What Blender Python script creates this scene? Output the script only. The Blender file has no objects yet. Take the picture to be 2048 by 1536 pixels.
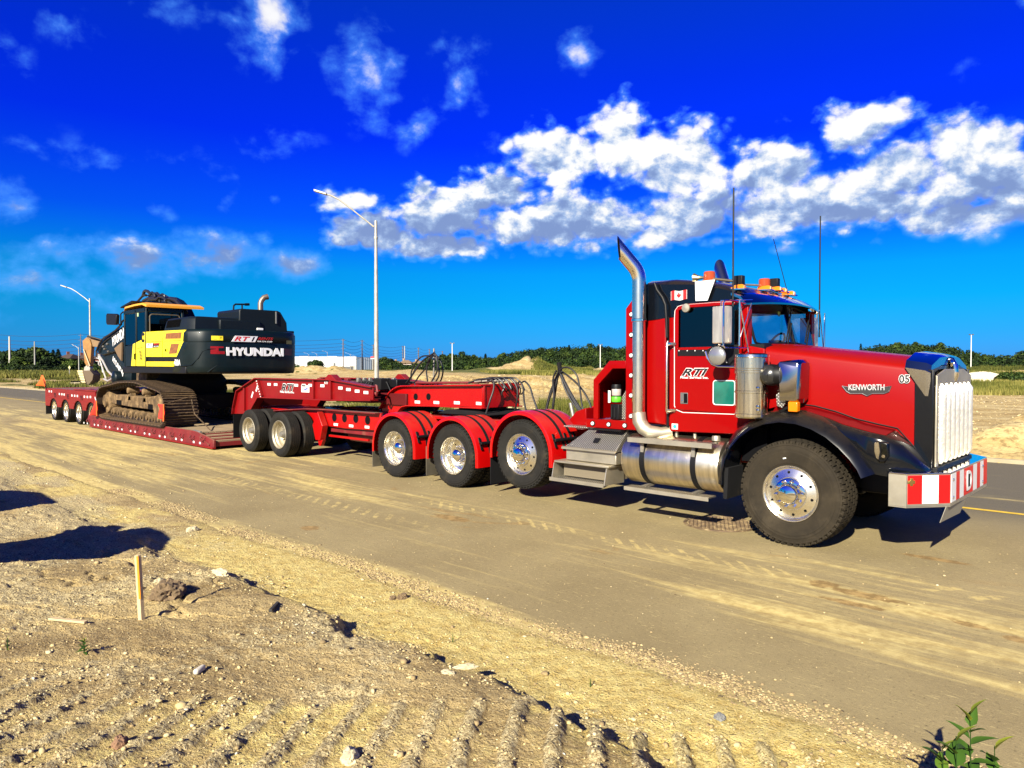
import bpy, math, random
import numpy as np
from mathutils import Vector, Matrix, noise
SC = bpy.context.scene
COL = SC.collection
random.seed(7)
rng = np.random.default_rng(11)

# ---------------------------------------------------------------- camera
FPX = 1419.0
_c, _s = .72195, .69195
TH = math.atan(31 / FPX)
CAM = Vector((3.01, -7.38, 1.87))
FW = Vector((-_s * math.cos(TH), _c * math.cos(TH), -math.sin(TH)))
RT = Vector((_c, _s, 0.0))
UP = RT.cross(FW)
cd = bpy.data.cameras.new('camera')
cd.sensor_width = 36.0
cd.lens = FPX / 2048 * 36
cd.clip_start = 0.05
cd.clip_end = 4000
cam = bpy.data.objects.new('camera', cd)
COL.objects.link(cam)
mw = Matrix.Identity(4)
for i in range(3):
    mw[i][0] = RT[i]; mw[i][1] = UP[i]; mw[i][2] = -FW[i]; mw[i][3] = CAM[i]
cam.matrix_world = mw
SC.camera = cam
SC.render.resolution_x = 1024
SC.render.resolution_y = 768

# ---------------------------------------------------------------- sun, exposure
SUN_AZ = Vector((.33, -.94, 0)).normalized()
SUN_EL = math.radians(29.5)
sdir = Vector((SUN_AZ.x * math.cos(SUN_EL), SUN_AZ.y * math.cos(SUN_EL), math.sin(SUN_EL)))
sl = bpy.data.lights.new('sun', 'SUN')
sl.energy = 5.0
sl.angle = math.radians(.5)
sl.color = (1.0, .93, .76)
so = bpy.data.objects.new('sun', sl)
COL.objects.link(so)
so.rotation_euler = (-sdir).to_track_quat('-Z', 'Y').to_euler()
so.location = (0, 0, 60)
SC.view_settings.view_transform = 'Standard'
SC.view_settings.look = 'None'
SC.view_settings.gamma = 1.0
SC.view_settings.use_curve_mapping = False
SC.view_settings.exposure = 1.4
SC.render.engine = 'CYCLES'
SC.cycles.max_bounces = 8
SC.cycles.transparent_max_bounces = 12

# ---------------------------------------------------------------- node helpers
class NT:
    def __init__(s, tree):
        s.t = tree
        s.t.nodes.clear()
    def n(s, typ, **kw):
        nd = s.t.nodes.new(typ)
        for k, v in kw.items():
            if k.startswith('i_'):
                key = k[2:]
                key = int(key) if key.isdigit() else key.replace('_', ' ')
                nd.inputs[key].default_value = v
            else:
                setattr(nd, k, v)
        return nd
    def l(s, a, b):
        s.t.links.new(a, b)
    def math(s, op, a, b=None, c=None, clamp=False):
        nd = s.t.nodes.new('ShaderNodeMath'); nd.operation = op; nd.use_clamp = clamp
        for i, x in enumerate((a, b, c)):
            if x is None: continue
            if isinstance(x, (int, float)): nd.inputs[i].default_value = x
            else: s.l(x, nd.inputs[i])
        return nd.outputs[0]
    def vm(s, op, a, b=None, c=None):
        nd = s.t.nodes.new('ShaderNodeVectorMath'); nd.operation = op
        for i, x in enumerate((a, b, c)):
            if x is None: continue
            if isinstance(x, (tuple, list)): nd.inputs[i].default_value = x
            else: s.l(x, nd.inputs[i])
        return nd.outputs['Value'] if op in ('LENGTH', 'DOT_PRODUCT', 'DISTANCE') else nd.outputs[0]
    def mix(s, f, a, b, typ='MIX'):
        nd = s.t.nodes.new('ShaderNodeMix'); nd.data_type = 'RGBA'; nd.blend_type = typ
        nd.clamp_factor = True
        for k, x in ((0, f), (6, a), (7, b)):
            if isinstance(x, (int, float)): nd.inputs[k].default_value = x
            elif isinstance(x, (tuple, list)): nd.inputs[k].default_value = tuple(x) + ((1,) if len(x) == 3 else ())
            else: s.l(x, nd.inputs[k])
        return nd.outputs[2]
    def ramp(s, f, stops, interp='LINEAR'):
        nd = s.t.nodes.new('ShaderNodeValToRGB')
        cr = nd.color_ramp; cr.interpolation = interp
        while len(cr.elements) < len(stops): cr.elements.new(.5)
        for e, (p, c) in zip(cr.elements, stops):
            e.position = p
            e.color = (c, c, c, 1) if isinstance(c, (int, float)) else tuple(c) + (1,)
        s.l(f, nd.inputs[0])
        return nd.outputs[0]
    def noise(s, vec, scale, detail=4, rough=.55, dist=0.0, w=None):
        nd = s.t.nodes.new('ShaderNodeTexNoise')
        nd.inputs['Scale'].default_value = scale
        nd.inputs['Detail'].default_value = detail
        nd.inputs['Roughness'].default_value = rough
        nd.inputs['Distortion'].default_value = dist
        if vec is not None: s.l(vec, nd.inputs['Vector'])
        return nd.outputs['Fac']
    def sstep(s, x, a, b):
        nd = s.t.nodes.new('ShaderNodeMapRange'); nd.interpolation_type = 'SMOOTHSTEP'
        s.l(x, nd.inputs[0])
        nd.inputs[1].default_value = a; nd.inputs[2].default_value = b
        return nd.outputs[0]

# ---------------------------------------------------------------- world: sky with clouds, by direction
world = bpy.data.worlds.new('World')
SC.world = world
world.use_nodes = True
W = NT(world.node_tree)
out = W.n('ShaderNodeOutputWorld')
bg = W.n('ShaderNodeBackground')
bg.inputs['Strength'].default_value = 0.065
W.l(bg.outputs[0], out.inputs[0])
sky = W.n('ShaderNodeTexSky')
sky.sky_type = 'NISHITA'
sky.sun_disc = False
sky.sun_elevation = SUN_EL
sky.sun_rotation = math.atan2(SUN_AZ.x, SUN_AZ.y)
sky.air_density = 1.0
sky.dust_density = 0.3
sky.ozone_density = 3.0
tc = W.n('ShaderNodeTexCoord')
dv = tc.outputs['Generated']
sep = W.n('ShaderNodeSeparateXYZ'); W.l(dv, sep.inputs[0])
el = W.math('MULTIPLY', W.math('ARCSINE', sep.outputs[2]), 57.2958)
fh = Vector((-_s, _c, 0))
dF = W.vm('DOT_PRODUCT', dv, tuple(fh))
dR = W.vm('DOT_PRODUCT', dv, tuple(RT))
az = W.math('MULTIPLY', W.math('ARCTAN2', dR, dF), 57.2958)
# deep polarised blue above, cyan towards the horizon
tint = W.ramp(W.math('DIVIDE', el, 60, clamp=True), [
    (0.0, (.055, .24, .88)), (.045, (.022, .29, .74)), (.085, (.004, .34, .68)), (.125, (.003, .34, .72)), (.19, (.003, .15, .96)),
    (.29, (.002, .062, 1.12)), (.36, (.002, .070, 1.06)), (.45, (.004, .105, .92)), (1.0, (.006, .085, .50))])
skyt = W.mix(1.0, sky.outputs[0], tint, 'MULTIPLY')
# paler air around the sun
glare = W.math('MULTIPLY', W.sstep(W.vm('DOT_PRODUCT', dv, tuple(sdir)), .45, .98), .40)
skyg = W.mix(1.0, sky.outputs[0], (.42, .40, .38), 'MULTIPLY')
skyc = W.mix(glare, skyt, skyg)
ang = W.n('ShaderNodeCombineXYZ'); W.l(az, ang.inputs[0]); W.l(el, ang.inputs[1])
def blobs(lst):
    acc = None
    for (a, e, rx, ry, k) in lst:
        v = W.vm('MULTIPLY_ADD', ang.outputs[0], (1 / rx, 1 / ry, 0), (-a / rx, -e / ry, 0))
        d = W.vm('LENGTH', v)
        m = W.math('MULTIPLY', W.math('SUBTRACT', 1.0, d), k)
        acc = m if acc is None else W.math('MAXIMUM', acc, m)
    return acc
def AE(px, py):
    return (math.degrees(math.atan((px - 1024) / FPX)),
            math.degrees(math.atan((737 - py) / math.hypot(FPX, px - 1024))))
def bl(px, py, rx, ry, k=1.0):
    a, e = AE(px, py)
    return (a, e, rx * .0404, ry * .0404, k)
bank = [bl(1130, 320, 150, 95), bl(1240, 300, 130, 110), bl(1370, 330, 140, 110), bl(1540, 350, 130, 95),
        bl(1660, 390, 160, 90), bl(1720, 255, 110, 80, .8), bl(1800, 345, 150, 90), bl(1930, 310, 130, 85), bl(2040, 370, 160, 95),
        bl(1000, 390, 150, 70), bl(880, 430, 170, 80), bl(760, 470, 150, 62), bl(700, 400, 90, 46, .7),
        bl(1100, 450, 330, 85), bl(1400, 430, 330, 80), bl(1700, 420, 340, 60), bl(2000, 425, 300, 60),
        bl(890, 495, 230, 45), bl(850, 385, 80, 30, .6), bl(1440, 480, 120, 30, .6), bl(2300, 380, 300, 110), bl(2700, 330, 350, 120)]
wisps = [bl(540, 40, 95, 110, 1.0), bl(350, 5, 90, 50, .6), bl(745, 160, 90, 110, 1.0), bl(830, 255, 60, 60, .7), bl(700, 145, 120, 60, .45),
         bl(910, 150, 80, 110, .5), bl(965, 265, 45, 60, .5), bl(560, 300, 90, 60, .5), bl(1145, 115, 70, 70, .55), bl(40, 420, 90, 60, .9),
         bl(70, 298, 60, 24, .5), bl(230, 325, 90, 40, .6), bl(20, 140, 50, 60, .4), bl(1925, 125, 60, 50, .4), bl(2045, 20, 40, 60, .4),
         bl(320, 425, 45, 22, .6), bl(550, 400, 22, 26, .6), bl(460, 400, 30, 30, .5), bl(530, 480, 30, 18, .6), bl(400, 350, 240, 60, .28),
         bl(100, 505, 120, 55, 1.0), bl(430, 518, 150, 62, 1.15), bl(590, 532, 120, 45, 1.1), bl(300, 525, 170, 60, .9), bl(90, 560, 280, 80, .85),
         bl(1560, 500, 40, 14, .55), bl(-200, 480, 300, 120, .7), bl(-500, 300, 200, 120, .6), bl(150, 60, 90, 40, .35),
         bl(-300, 100, 180, 90, .6), bl(-900, 400, 400, 150, .8)]
mb = blobs(bank); mwi = blobs(wisps)
plain = []
def cloud_noise(off):
    p = W.vm('MULTIPLY_ADD', ang.outputs[0], (.125, .165, 0), (off[0], off[1], 3.1))
    a = W.noise(p, 1.6, 9, .60, .15); plain.append(a)
    wn = W.t.nodes.new('ShaderNodeTexNoise'); wn.inputs['Scale'].default_value = 7; wn.inputs['Detail'].default_value = 4
    W.l(p, wn.inputs['Vector'])
    pw = W.vm('MULTIPLY_ADD', wn.outputs['Color'], (.10, .10, 0), p)
    for sc_, k_ in ((2.8, .32), (7.5, .17)):
        vr = W.t.nodes.new('ShaderNodeTexVoronoi'); vr.voronoi_dimensions = '2D'; vr.feature = 'F1'; vr.inputs['Scale'].default_value = sc_
        W.l(pw, vr.inputs['Vector'])
        a = W.math('ADD', a, W.math('MULTIPLY', W.math('SUBTRACT', .42, vr.outputs['Distance']), k_))
    return a
n0 = cloud_noise((0, 0))
n1 = cloud_noise((-.05, .13))
big = W.noise(W.vm('MULTIPLY_ADD', ang.outputs[0], (.02, .03, 0), (5, 2, 0)), 1.5, 4, .5)
# beyond the picture the same kind of cloud goes on
low = W.math('MULTIPLY', W.sstep(el, 5, 9), W.math('SUBTRACT', 1, W.sstep(el, 30, 55)))
behind = W.sstep(W.math('ABSOLUTE', az), 50, 75)
mrest = W.math('MULTIPLY', W.math('MULTIPLY', low, behind), W.math('MULTIPLY_ADD', big, 3.0, -1.55))
def dens(n, m, thr, w):
    v = W.math('ADD', n, W.math('MULTIPLY', m, .40))
    return W.sstep(v, thr, thr + w)
# flat cloud base of the bank
basecut = W.sstep(W.math('SUBTRACT', W.math('ADD', el, W.math('MULTIPLY', n0, 2.6)), W.math('MULTIPLY', az, .03)), 8.5, 10.3)
d_bank = W.math('MULTIPLY', W.sstep(W.math('ADD', n0, W.math('MULTIPLY', mb, .74)), .65, .95), W.math('MULTIPLY', basecut, W.sstep(mb, -.35, .0)))
nw = W.math('ADD', W.math('MULTIPLY', n0, .45), W.math('MULTIPLY', plain[0], .55))
d_wisp = W.math('MULTIPLY', dens(nw, mwi, .575, .44), W.math('MULTIPLY', W.sstep(mwi, -.15, .25), .90))
d_rest = W.math('MULTIPLY', dens(n0, mrest, .62, .3), W.math('MULTIPLY', low, behind))
d_all = W.math('MAXIMUM', W.math('MAXIMUM', d_bank, d_wisp), d_rest)
mb_up = W.math('ADD', W.math('MULTIPLY', W.math('SUBTRACT', n0, n1), .35), W.math('MULTIPLY', W.math('SUBTRACT', plain[0], plain[1]), 1.0))
lit = W.sstep(W.math('ADD', W.math('MULTIPLY', mb_up, 1.15), W.math('MULTIPLY', W.math('SUBTRACT', el, 11.8), .028)), -.16, .20)
ccol = W.ramp(lit, [(0, (.34, .50, .95)), (.40, (.58, .80, 1.25)), (.70, (1.05, 1.17, 1.4)), (1, (1.6, 1.6, 1.55))])
cl = W.vm('SCALE', ccol); cl.node.inputs['Scale'].default_value = 3.9
cth = W.mix(W.sstep(d_all, .25, .85), (.75, 3.0, 8.0), cl)
thin = W.mix(d_all, skyc, cth)
W.l(thin, bg.inputs[0])

# ---------------------------------------------------------------- pixel -> place (rays of the measured camera)
def ray(px, py):
    return FW + RT * ((px - 1024) / FPX) + UP * (-(py - 768) / FPX)
def Q(px, py, ax, v):
    d = ray(px, py); i = 'xyz'.index(ax)
    return CAM + d * ((v - CAM[i]) / d[i])
def P(px, Z, z=0.0):
    """point on height z at bearing column px and ground distance Z along the view axis"""
    h = CAM + fh * Z + RT * ((px - 1024) / FPX * Z)
    return Vector((h.x, h.y, z))
def zat(py, Z):
    return 1.87 - (py - 737) / FPX * Z

# ---------------------------------------------------------------- mesh builder
ORG = {}
class B:
    def __init__(s): s.v = []; s.f = []
    def add(s, vs, fs):
        o = len(s.v); s.v += [tuple(p) for p in vs]; s.f += [tuple(i + o for i in q) for q in fs]; return s
    def box(s, x0, x1, y0, y1, z0, z1):
        if x0 > x1: x0, x1 = x1, x0
        if y0 > y1: y0, y1 = y1, y0
        if z0 > z1: z0, z1 = z1, z0
        return s.add([(x0,y0,z0),(x1,y0,z0),(x1,y1,z0),(x0,y1,z0),(x0,y0,z1),(x1,y0,z1),(x1,y1,z1),(x0,y1,z1)],
                     [(0,3,2,1),(4,5,6,7),(0,1,5,4),(1,2,6,5),(2,3,7,6),(3,0,4,7)])
    def prism(s, poly, a, b, ax='y'):
        """poly in the other two axes; extruded a..b along ax"""
        n = len(poly)
        def mk(p, t):
            if ax == 'y': return (p[0], t, p[1])
            if ax == 'x': return (t, p[0], p[1])
            return (p[0], p[1], t)
        ar = sum(poly[i][0]*poly[(i+1)%n][1]-poly[(i+1)%n][0]*poly[i][1] for i in range(n))
        if (ar < 0) != (ax == 'y'): poly = poly[::-1]
        if a > b: a, b = b, a
        vs = [mk(p, a) for p in poly] + [mk(p, b) for p in poly]
        fs = [tuple(range(n))[::-1], tuple(range(n, 2*n))] + [(i, (i+1)%n, (i+1)%n+n, i+n) for i in range(n)]
        return s.add(vs, fs)
    def tube(s, pts, r, seg=10, cap=True):
        pts = [Vector(p) for p in pts]
        n = len(pts)
        rr = r if isinstance(r, (list, tuple)) else [r]*n
        t0 = (pts[1]-pts[0]).normalized()
        ref = Vector((0,0,1)) if abs(t0.z) < .9 else Vector((1,0,0))
        u = t0.cross(ref).normalized()
        vs = []
        for i in range(n):
            if i == 0: t = t0
            elif i == n-1: t = (pts[i]-pts[i-1]).normalized()
            else:
                t = (pts[i+1]-pts[i]).normalized() + (pts[i]-pts[i-1]).normalized()
                t = t.normalized() if t.length > 1e-6 else (pts[i]-pts[i-1]).normalized()
            u = (u - t*u.dot(t)).normalized()
            w = t.cross(u)
            for k in range(seg):
                a = 2*math.pi*k/seg
                vs.append(pts[i] + (u*math.cos(a) + w*math.sin(a))*rr[i])
        fs = []
        for i in range(n-1):
            for k in range(seg):
                k2 = (k+1) % seg
                fs.append((i*seg+k, i*seg+k2, (i+1)*seg+k2, (i+1)*seg+k))
        if cap:
            fs.append(tuple(range(seg))[::-1]); fs.append(tuple((n-1)*seg+k for k in range(seg)))
        return s.add(vs, fs)
    def lathe(s, prof, c, ax='y', seg=32, closed=False, a0=0.0, a1=2*math.pi):
        """prof: list of (radius, height along axis)"""
        full = abs((a1-a0) - 2*math.pi) < 1e-6
        m = seg if full else seg+1
        vs = []
        for (r, h) in prof:
            for k in range(m):
                a = a0 + (a1-a0)*k/seg
                p, q = r*math.cos(a), r*math.sin(a)
                d = {'y': (p, h, q), 'x': (h, p, q), 'z': (p, q, h)}[ax]
                vs.append((c[0]+d[0], c[1]+d[1], c[2]+d[2]))
        fs = []
        np_ = len(prof)
        for i in range(np_ if closed else np_-1):
            j = (i+1) % np_
            for k in range(seg):
                k2 = (k+1) % m
                fs.append((i*m+k, i*m+k2, j*m+k2, j*m+k))
        return s.add(vs, fs)
    def cyl(s, a, b, r, seg=16): return s.tube([a, b], r, seg)
    def loft(s, secs, close=True, cap=True):
        n = len(secs[0]); vs = [p for q in secs for p in q]; fs = []
        for i in range(len(secs)-1):
            for k in range(n if close else n-1):
                k2 = (k+1) % n
                fs.append((i*n+k, i*n+k2, (i+1)*n+k2, (i+1)*n+k))
        if cap and close:
            fs.append(tuple(range(n))[::-1]); fs.append(tuple((len(secs)-1)*n+k for k in range(n)))
        return s.add(vs, fs)
    def obox(s, c, ux, uy, uz):
        """oriented box: centre and three half-axis vectors"""
        c, ux, uy, uz = map(Vector, (c, ux, uy, uz))
        vs = [c+ux*i+uy*j+uz*k for k in (-1,1) for (i,j) in ((-1,-1),(1,-1),(1,1),(-1,1))]
        return s.add(vs, [(0,3,2,1),(4,5,6,7),(0,1,5,4),(1,2,6,5),(2,3,7,6),(3,0,4,7)])
    def bar(s, a, b, w, h):
        """rectangular bar between two points"""
        a, b = Vector(a), Vector(b); t = (b-a); L = t.length; t.normalize()
        ref = Vector((0,0,1)) if abs(t.z) < .95 else Vector((0,1,0))
        u = t.cross(ref).normalized(); w2 = u.cross(t)
        return s.obox((a+b)/2, t*L/2, u*w/2, w2*h/2)
    def build(s, name, m, parent=None, label=None, bevel=0.0, smooth=False, ang=38, fix=True, seg=2, **props):
        me = bpy.data.meshes.new(name)
        org = ORG.get(parent.name, Vector((0,0,0))) if parent is not None else Vector(props.pop('origin', (0,0,0)))
        me.from_pydata([(p[0]-org.x, p[1]-org.y, p[2]-org.z) for p in s.v], [], s.f)
        me.update()
        if fix:
            import bmesh
            bm = bmesh.new(); bm.from_mesh(me)
            bmesh.ops.recalc_face_normals(bm, faces=bm.faces)
            bm.to_mesh(me); bm.free()
        me.materials.append(m)
        o = bpy.data.objects.new(name, me); COL.objects.link(o)
        if parent is not None: o.parent = parent
        else: o.location = org
        ORG[o.name] = org
        if smooth or bevel:
            me.polygons.foreach_set('use_smooth', [True]*len(me.polygons))
            me.set_sharp_from_angle(angle=math.radians(ang))
        if bevel:
            md = o.modifiers.new('edge', 'BEVEL'); md.width = bevel; md.segments = seg
            md.limit_method = 'ANGLE'; md.angle_limit = math.radians(35)
            md.harden_normals = False
        if label: o['label'] = label
        for k, v in props.items(): o[k] = v
        return o
def tag(o, label=None, cat=None, group=None, kind=None):
    if label: o['label'] = label
    if cat: o['category'] = cat
    if group: o['group'] = group
    if kind: o['kind'] = kind
    return o
def thing(name, loc, label, cat, group=None):
    o = bpy.data.objects.new(name, None); COL.objects.link(o)
    o.location = loc; o.empty_display_size = .2
    ORG[o.name] = Vector(loc)
    return tag(o, label, cat, group)
def hub_empty(name, loc, parent, label=None):
    """a part that is itself an assembly of sub-parts"""
    o = bpy.data.objects.new(name, None); COL.objects.link(o); o.parent = parent
    o.location = Vector(loc) - ORG[parent.name]
    ORG[o.name] = Vector(loc)
    if label: o['label'] = label
    return o
def copy_tree(o, parent=None):
    c = o.copy(); COL.objects.link(c)
    if parent is not None: c.parent = parent
    ORG[c.name] = ORG.get(o.name, Vector((0,0,0)))
    for ch in list(o.children): copy_tree(ch, c)
    return c
def text(body, p, w, h, face, m, parent, name='lettering', shear=0.0, bold=.0, depth=.003, space=1.0, label=None):
    """letters fitted to width w, height h with their lower left corner at p; face 'side' (towards -y) or 'rear' (towards +x)"""
    cu = bpy.data.curves.new('t', 'FONT'); cu.body = body; cu.size = 1; cu.extrude = depth; cu.shear = shear
    cu.offset = bold; cu.space_character = space; cu.resolution_u = 3
    to = bpy.data.objects.new('t', cu)
    me = bpy.data.meshes.new_from_object(to)
    bpy.data.objects.remove(to); bpy.data.curves.remove(cu)
    n = len(me.vertices); co = np.empty(n*3); me.vertices.foreach_get('co', co); co = co.reshape(-1, 3)
    mn, mx = co.min(0), co.max(0)
    co[:, 0] = (co[:, 0]-mn[0])/(mx[0]-mn[0])*w
    co[:, 1] = (co[:, 1]-mn[1])/(mx[1]-mn[1])*h
    org = ORG[parent.name] if parent is not None else Vector((0,0,0))
    X, Y, Z = {'side': ((1,0,0),(0,0,1),(0,-1,0)), 'rear': ((0,1,0),(0,0,1),(1,0,0)), 'left': ((-1,0,0),(0,0,1),(0,1,0))}.get(face, face)
    X, Y, Z = np.array(X), np.array(Y), np.array(Z)
    w3 = co[:, :1]*X + co[:, 1:2]*Y + co[:, 2:3]*Z + (np.array(p)-np.array(org))
    me.vertices.foreach_set('co', w3.ravel()); me.update()
    me.materials.clear(); me.materials.append(m)
    o = bpy.data.objects.new(name, me); COL.objects.link(o)
    if parent is not None: o.parent = parent
    ORG[o.name] = org
    if label: o['label'] = label
    return o
def raw_mesh(name, V, F, m, attr=None, smooth=False, parent=None, **props):
    """numpy vertices (n,3) and faces (k,3|4)"""
    me = bpy.data.meshes.new(name)
    V = np.asarray(V, dtype=np.float32); F = np.asarray(F, dtype=np.int32); k = F.shape[1]
    me.vertices.add(len(V)); me.vertices.foreach_set('co', V.ravel())
    me.loops.add(F.size); me.loops.foreach_set('vertex_index', F.ravel())
    me.polygons.add(len(F)); me.polygons.foreach_set('loop_start', np.arange(0, F.size, k, dtype=np.int32))
    me.polygons.foreach_set('loop_total', np.full(len(F), k, dtype=np.int32))
    if smooth: me.polygons.foreach_set('use_smooth', np.ones(len(F), dtype=bool))
    me.update(calc_edges=True)
    for an, arr in (attr or {}).items():
        a = me.attributes.new(an, 'FLOAT', 'POINT'); a.data.foreach_set('value', np.asarray(arr, dtype=np.float32))
    me.materials.append(m)
    o = bpy.data.objects.new(name, me); COL.objects.link(o)
    if parent is not None: o.parent = parent
    for kk, v in props.items(): o[kk] = v
    return o

# ---------------------------------------------------------------- numpy noise
def vnoise(x, y, seed=0):
    xi = np.floor(x).astype(np.int64); yi = np.floor(y).astype(np.int64)
    xf = x - xi; yf = y - yi
    u = xf*xf*(3-2*xf); v = yf*yf*(3-2*yf)
    def hsh(a, b):
        h = (a*374761393 + b*668265263 + seed*1442695041) & 0x7fffffff
        h = ((h ^ (h >> 13))*1274126177) & 0x7fffffff
        return ((h ^ (h >> 16)) & 0xffff)/65535.0
    return (hsh(xi, yi)*(1-u)*(1-v) + hsh(xi+1, yi)*u*(1-v) + hsh(xi, yi+1)*(1-u)*v + hsh(xi+1, yi+1)*u*v)*2-1
def fbm(x, y, oct=5, seed=0, gain=.5):
    a = 1.0; t = 0; s = 0
    for o in range(oct):
        t = t + a*vnoise(x, y, seed+o*17); s += a
        x = x*2.03+11.3; y = y*2.03-7.1; a *= gain
    return t/s
def sm(x, a, b):
    t = np.clip((x-a)/(b-a), 0, 1); return t*t*(3-2*t)

# ---------------------------------------------------------------- materials
MATS = {}
KA = .77      # darker, real-world base colours under a longer exposure
def mat(name, col, rough=.5, metal=0.0, coat=0.0, var=.0, vscale=3.0, dust=None, dust_amt=0.0, dust_scale=4.0,
        bump=0.0, bscale=60.0, updust=0.0, spec=.5, emis=None, aniso=None, coords='Object', trans=0.0, coat_rough=.03):
    if name in MATS: return MATS[name]
    if metal < .5:
        col = tuple(x*KA for x in col)
        if dust: dust = tuple(x*KA for x in dust)
    m = bpy.data.materials.new(name); m.use_nodes = True
    N = NT(m.node_tree)
    o = N.n('ShaderNodeOutputMaterial'); b = N.n('ShaderNodeBsdfPrincipled'); N.l(b.outputs[0], o.inputs[0])
    b.inputs['Roughness'].default_value = rough
    b.inputs['Metallic'].default_value = metal
    b.inputs['Coat Weight'].default_value = coat
    b.inputs['Coat Roughness'].default_value = coat_rough
    b.inputs['Specular IOR Level'].default_value = spec
    b.inputs['Transmission Weight'].default_value = trans
    t = N.n('ShaderNodeTexCoord'); vec = t.outputs[coords]
    c = None
    if var or dust or bump or aniso:
        if aniso:
            vec = N.vm('MULTIPLY', vec, aniso)
    if var:
        nz = N.noise(vec, vscale, 6, .6)
        c = N.mix(N.ramp(nz, [(.3, 0.0), (.7, 1.0)]), tuple(x*(1-var) for x in col), tuple(min(1, x*(1+var)) for x in col))
    if dust and (dust_amt or updust):
        dn = N.noise(t.outputs[coords], dust_scale, 7, .65)
        f = N.sstep(dn, .62-dust_amt*.35, .80-dust_amt*.2)
        f = N.math('MULTIPLY', f, min(1.0, dust_amt*1.6))
        if updust:
            g = N.n('ShaderNodeNewGeometry'); sp = N.n('ShaderNodeSeparateXYZ'); N.l(g.outputs['Normal'], sp.inputs[0])
            upf = N.math('MULTIPLY', N.sstep(sp.outputs[2], .3, .9), updust)
            f = N.math('MAXIMUM', f, N.math('MULTIPLY', upf, N.sstep(dn, .25, .55)))
        c = N.mix(f, c if c is not None else col, dust)
        r = N.math('MULTIPLY_ADD', f, .85-rough, rough)
        N.l(r, b.inputs['Roughness'])
        if coat: N.l(N.math('MULTIPLY_ADD', f, -coat, coat), b.inputs['Coat Weight'])
    if c is None: b.inputs['Base Color'].default_value = tuple(col)+(1,)
    else: N.l(c, b.inputs['Base Color'])
    if bump:
        bn = N.n('ShaderNodeBump'); bn.inputs['Strength'].default_value = bump; bn.inputs['Distance'].default_value = .01
        N.l(N.noise(vec, bscale, 5, .6), bn.inputs['Height']); N.l(bn.outputs[0], b.inputs['Normal'])
    if emis:
        b.inputs['Emission Color'].default_value = tuple(emis[:3])+(1,); b.inputs['Emission Strength'].default_value = emis[3]
    MATS[name] = m
    return m
DUST = (.40, .27, .11)
RED = mat('red_paint', (.25, .0004, .0004), .38, 0, .22, spec=.10, var=.05, vscale=1.2, dust=DUST, dust_amt=.02, dust_scale=2.2, updust=.02)
REDF = mat('fender_red_paint', (.46, .001, .001), .33, 0, .4, spec=.3, var=.05, dust=(.4, .2, .1), dust_amt=.04, updust=.12)
REDT = mat('trailer_red_paint', (.20, .001, .002), .45, 0, .15, spec=.3, var=.12, vscale=2.5, dust=(.20, .05, .03), dust_amt=.10, dust_scale=3, updust=.30)
REDJ = mat('jeep_red_paint', (.36, .001, .001), .4, 0, .2, spec=.3, var=.06, vscale=2.0, dust=(.34, .14, .08), dust_amt=.06, dust_scale=3, updust=.22)
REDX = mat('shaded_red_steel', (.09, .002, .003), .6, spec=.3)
REDD = mat('deck_red_paint', (.16, .004, .008), .6, 0, .1, var=.25, vscale=3.5, dust=(.26, .17, .09), dust_amt=.22, dust_scale=2.5, updust=.5)
NAVY = mat('black_gloss_paint', (.0025, .0035, .006), .25, 0, .5, spec=.2, dust=DUST, dust_amt=.02, updust=.05)
BLACK = mat('black_satin', (.005, .005, .006), .5, spec=.25, var=.2)
BLACKR = mat('black_rough', (.007, .007, .008), .85, spec=.2, var=.3, dust=DUST, dust_amt=.05)
VOID = mat('dark_interior', (.003, .003, .004), .9, spec=.1)
CHROMED = mat('dark_chrome', (.46, .46, .47), .09, 1)
CHROME = mat('chrome', (.82, .78, .70), .07, 1, dust=(.45, .36, .2), dust_amt=.02)
SATIN = mat('satin_aluminium', (.80, .74, .58), .42, .85, var=.2, vscale=6, aniso=(3, 3, .6))
STACK = mat('stainless', (.84, .76, .62), .20, 1, var=.08, vscale=8)
ALU = mat('polished_aluminium', (.80, .76, .66), .26, 1, var=.12, vscale=5, dust=(.5, .40, .22), dust_amt=.10, bump=.05, bscale=20)
TANK = mat('tank_aluminium', (.74, .66, .50), .32, 1, var=.22, vscale=3.0, aniso=(9, 1, .35), dust=(.55, .45, .28), dust_amt=.16, dust_scale=7, bump=.10, bscale=12)
CAST = mat('dull_aluminium', (.44, .40, .31), .48, .85, var=.2, dust=(.45, .36, .2), dust_amt=.22, updust=.3)
STEEL = mat('grey_steel', (.28, .26, .22), .5, .7, var=.3, dust=(.35, .25, .14), dust_amt=.2)
RUBBER = mat('tyre_rubber', (.012, .011, .009), .78, spec=.25, var=.3, vscale=6, dust=(.060, .045, .026), dust_amt=.30, dust_scale=3.5, bump=.25, bscale=60)
RUBBERD = mat('dusty_tyre_rubber', (.024, .018, .010), .85, spec=.25, var=.4, vscale=4, dust=(.065, .050, .030), dust_amt=.34, dust_scale=2.5, bump=.3, bscale=70)
HOSE = mat('hose_rubber', (.012, .012, .012), .45, var=.3, dust=(.2, .15, .1), dust_amt=.15)
AMBER = mat('amber_lens', (.75, .20, .0), .15, 0, .6)
AMBERD = mat('amber_beacon', (.42, .06, .0), .15, 0, .6)
WHITE = mat('white_plastic', (.80, .80, .78), .4, var=.03)
TAPE = mat('retro_tape', (.78, .76, .74), .45)
LENS = mat('clear_lens', (.85, .85, .82), .08, 0, .8)
FLAGR = mat('flag_red', (.62, .01, .01), .5)
YEL = mat('yellow_paint', (.86, .71, .0), .36, 0, .4, var=.03, dust=(.5, .38, .15), dust_amt=.04)
ORA = mat('cab_roof_orange', (.80, .34, .02), .45)
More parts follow.
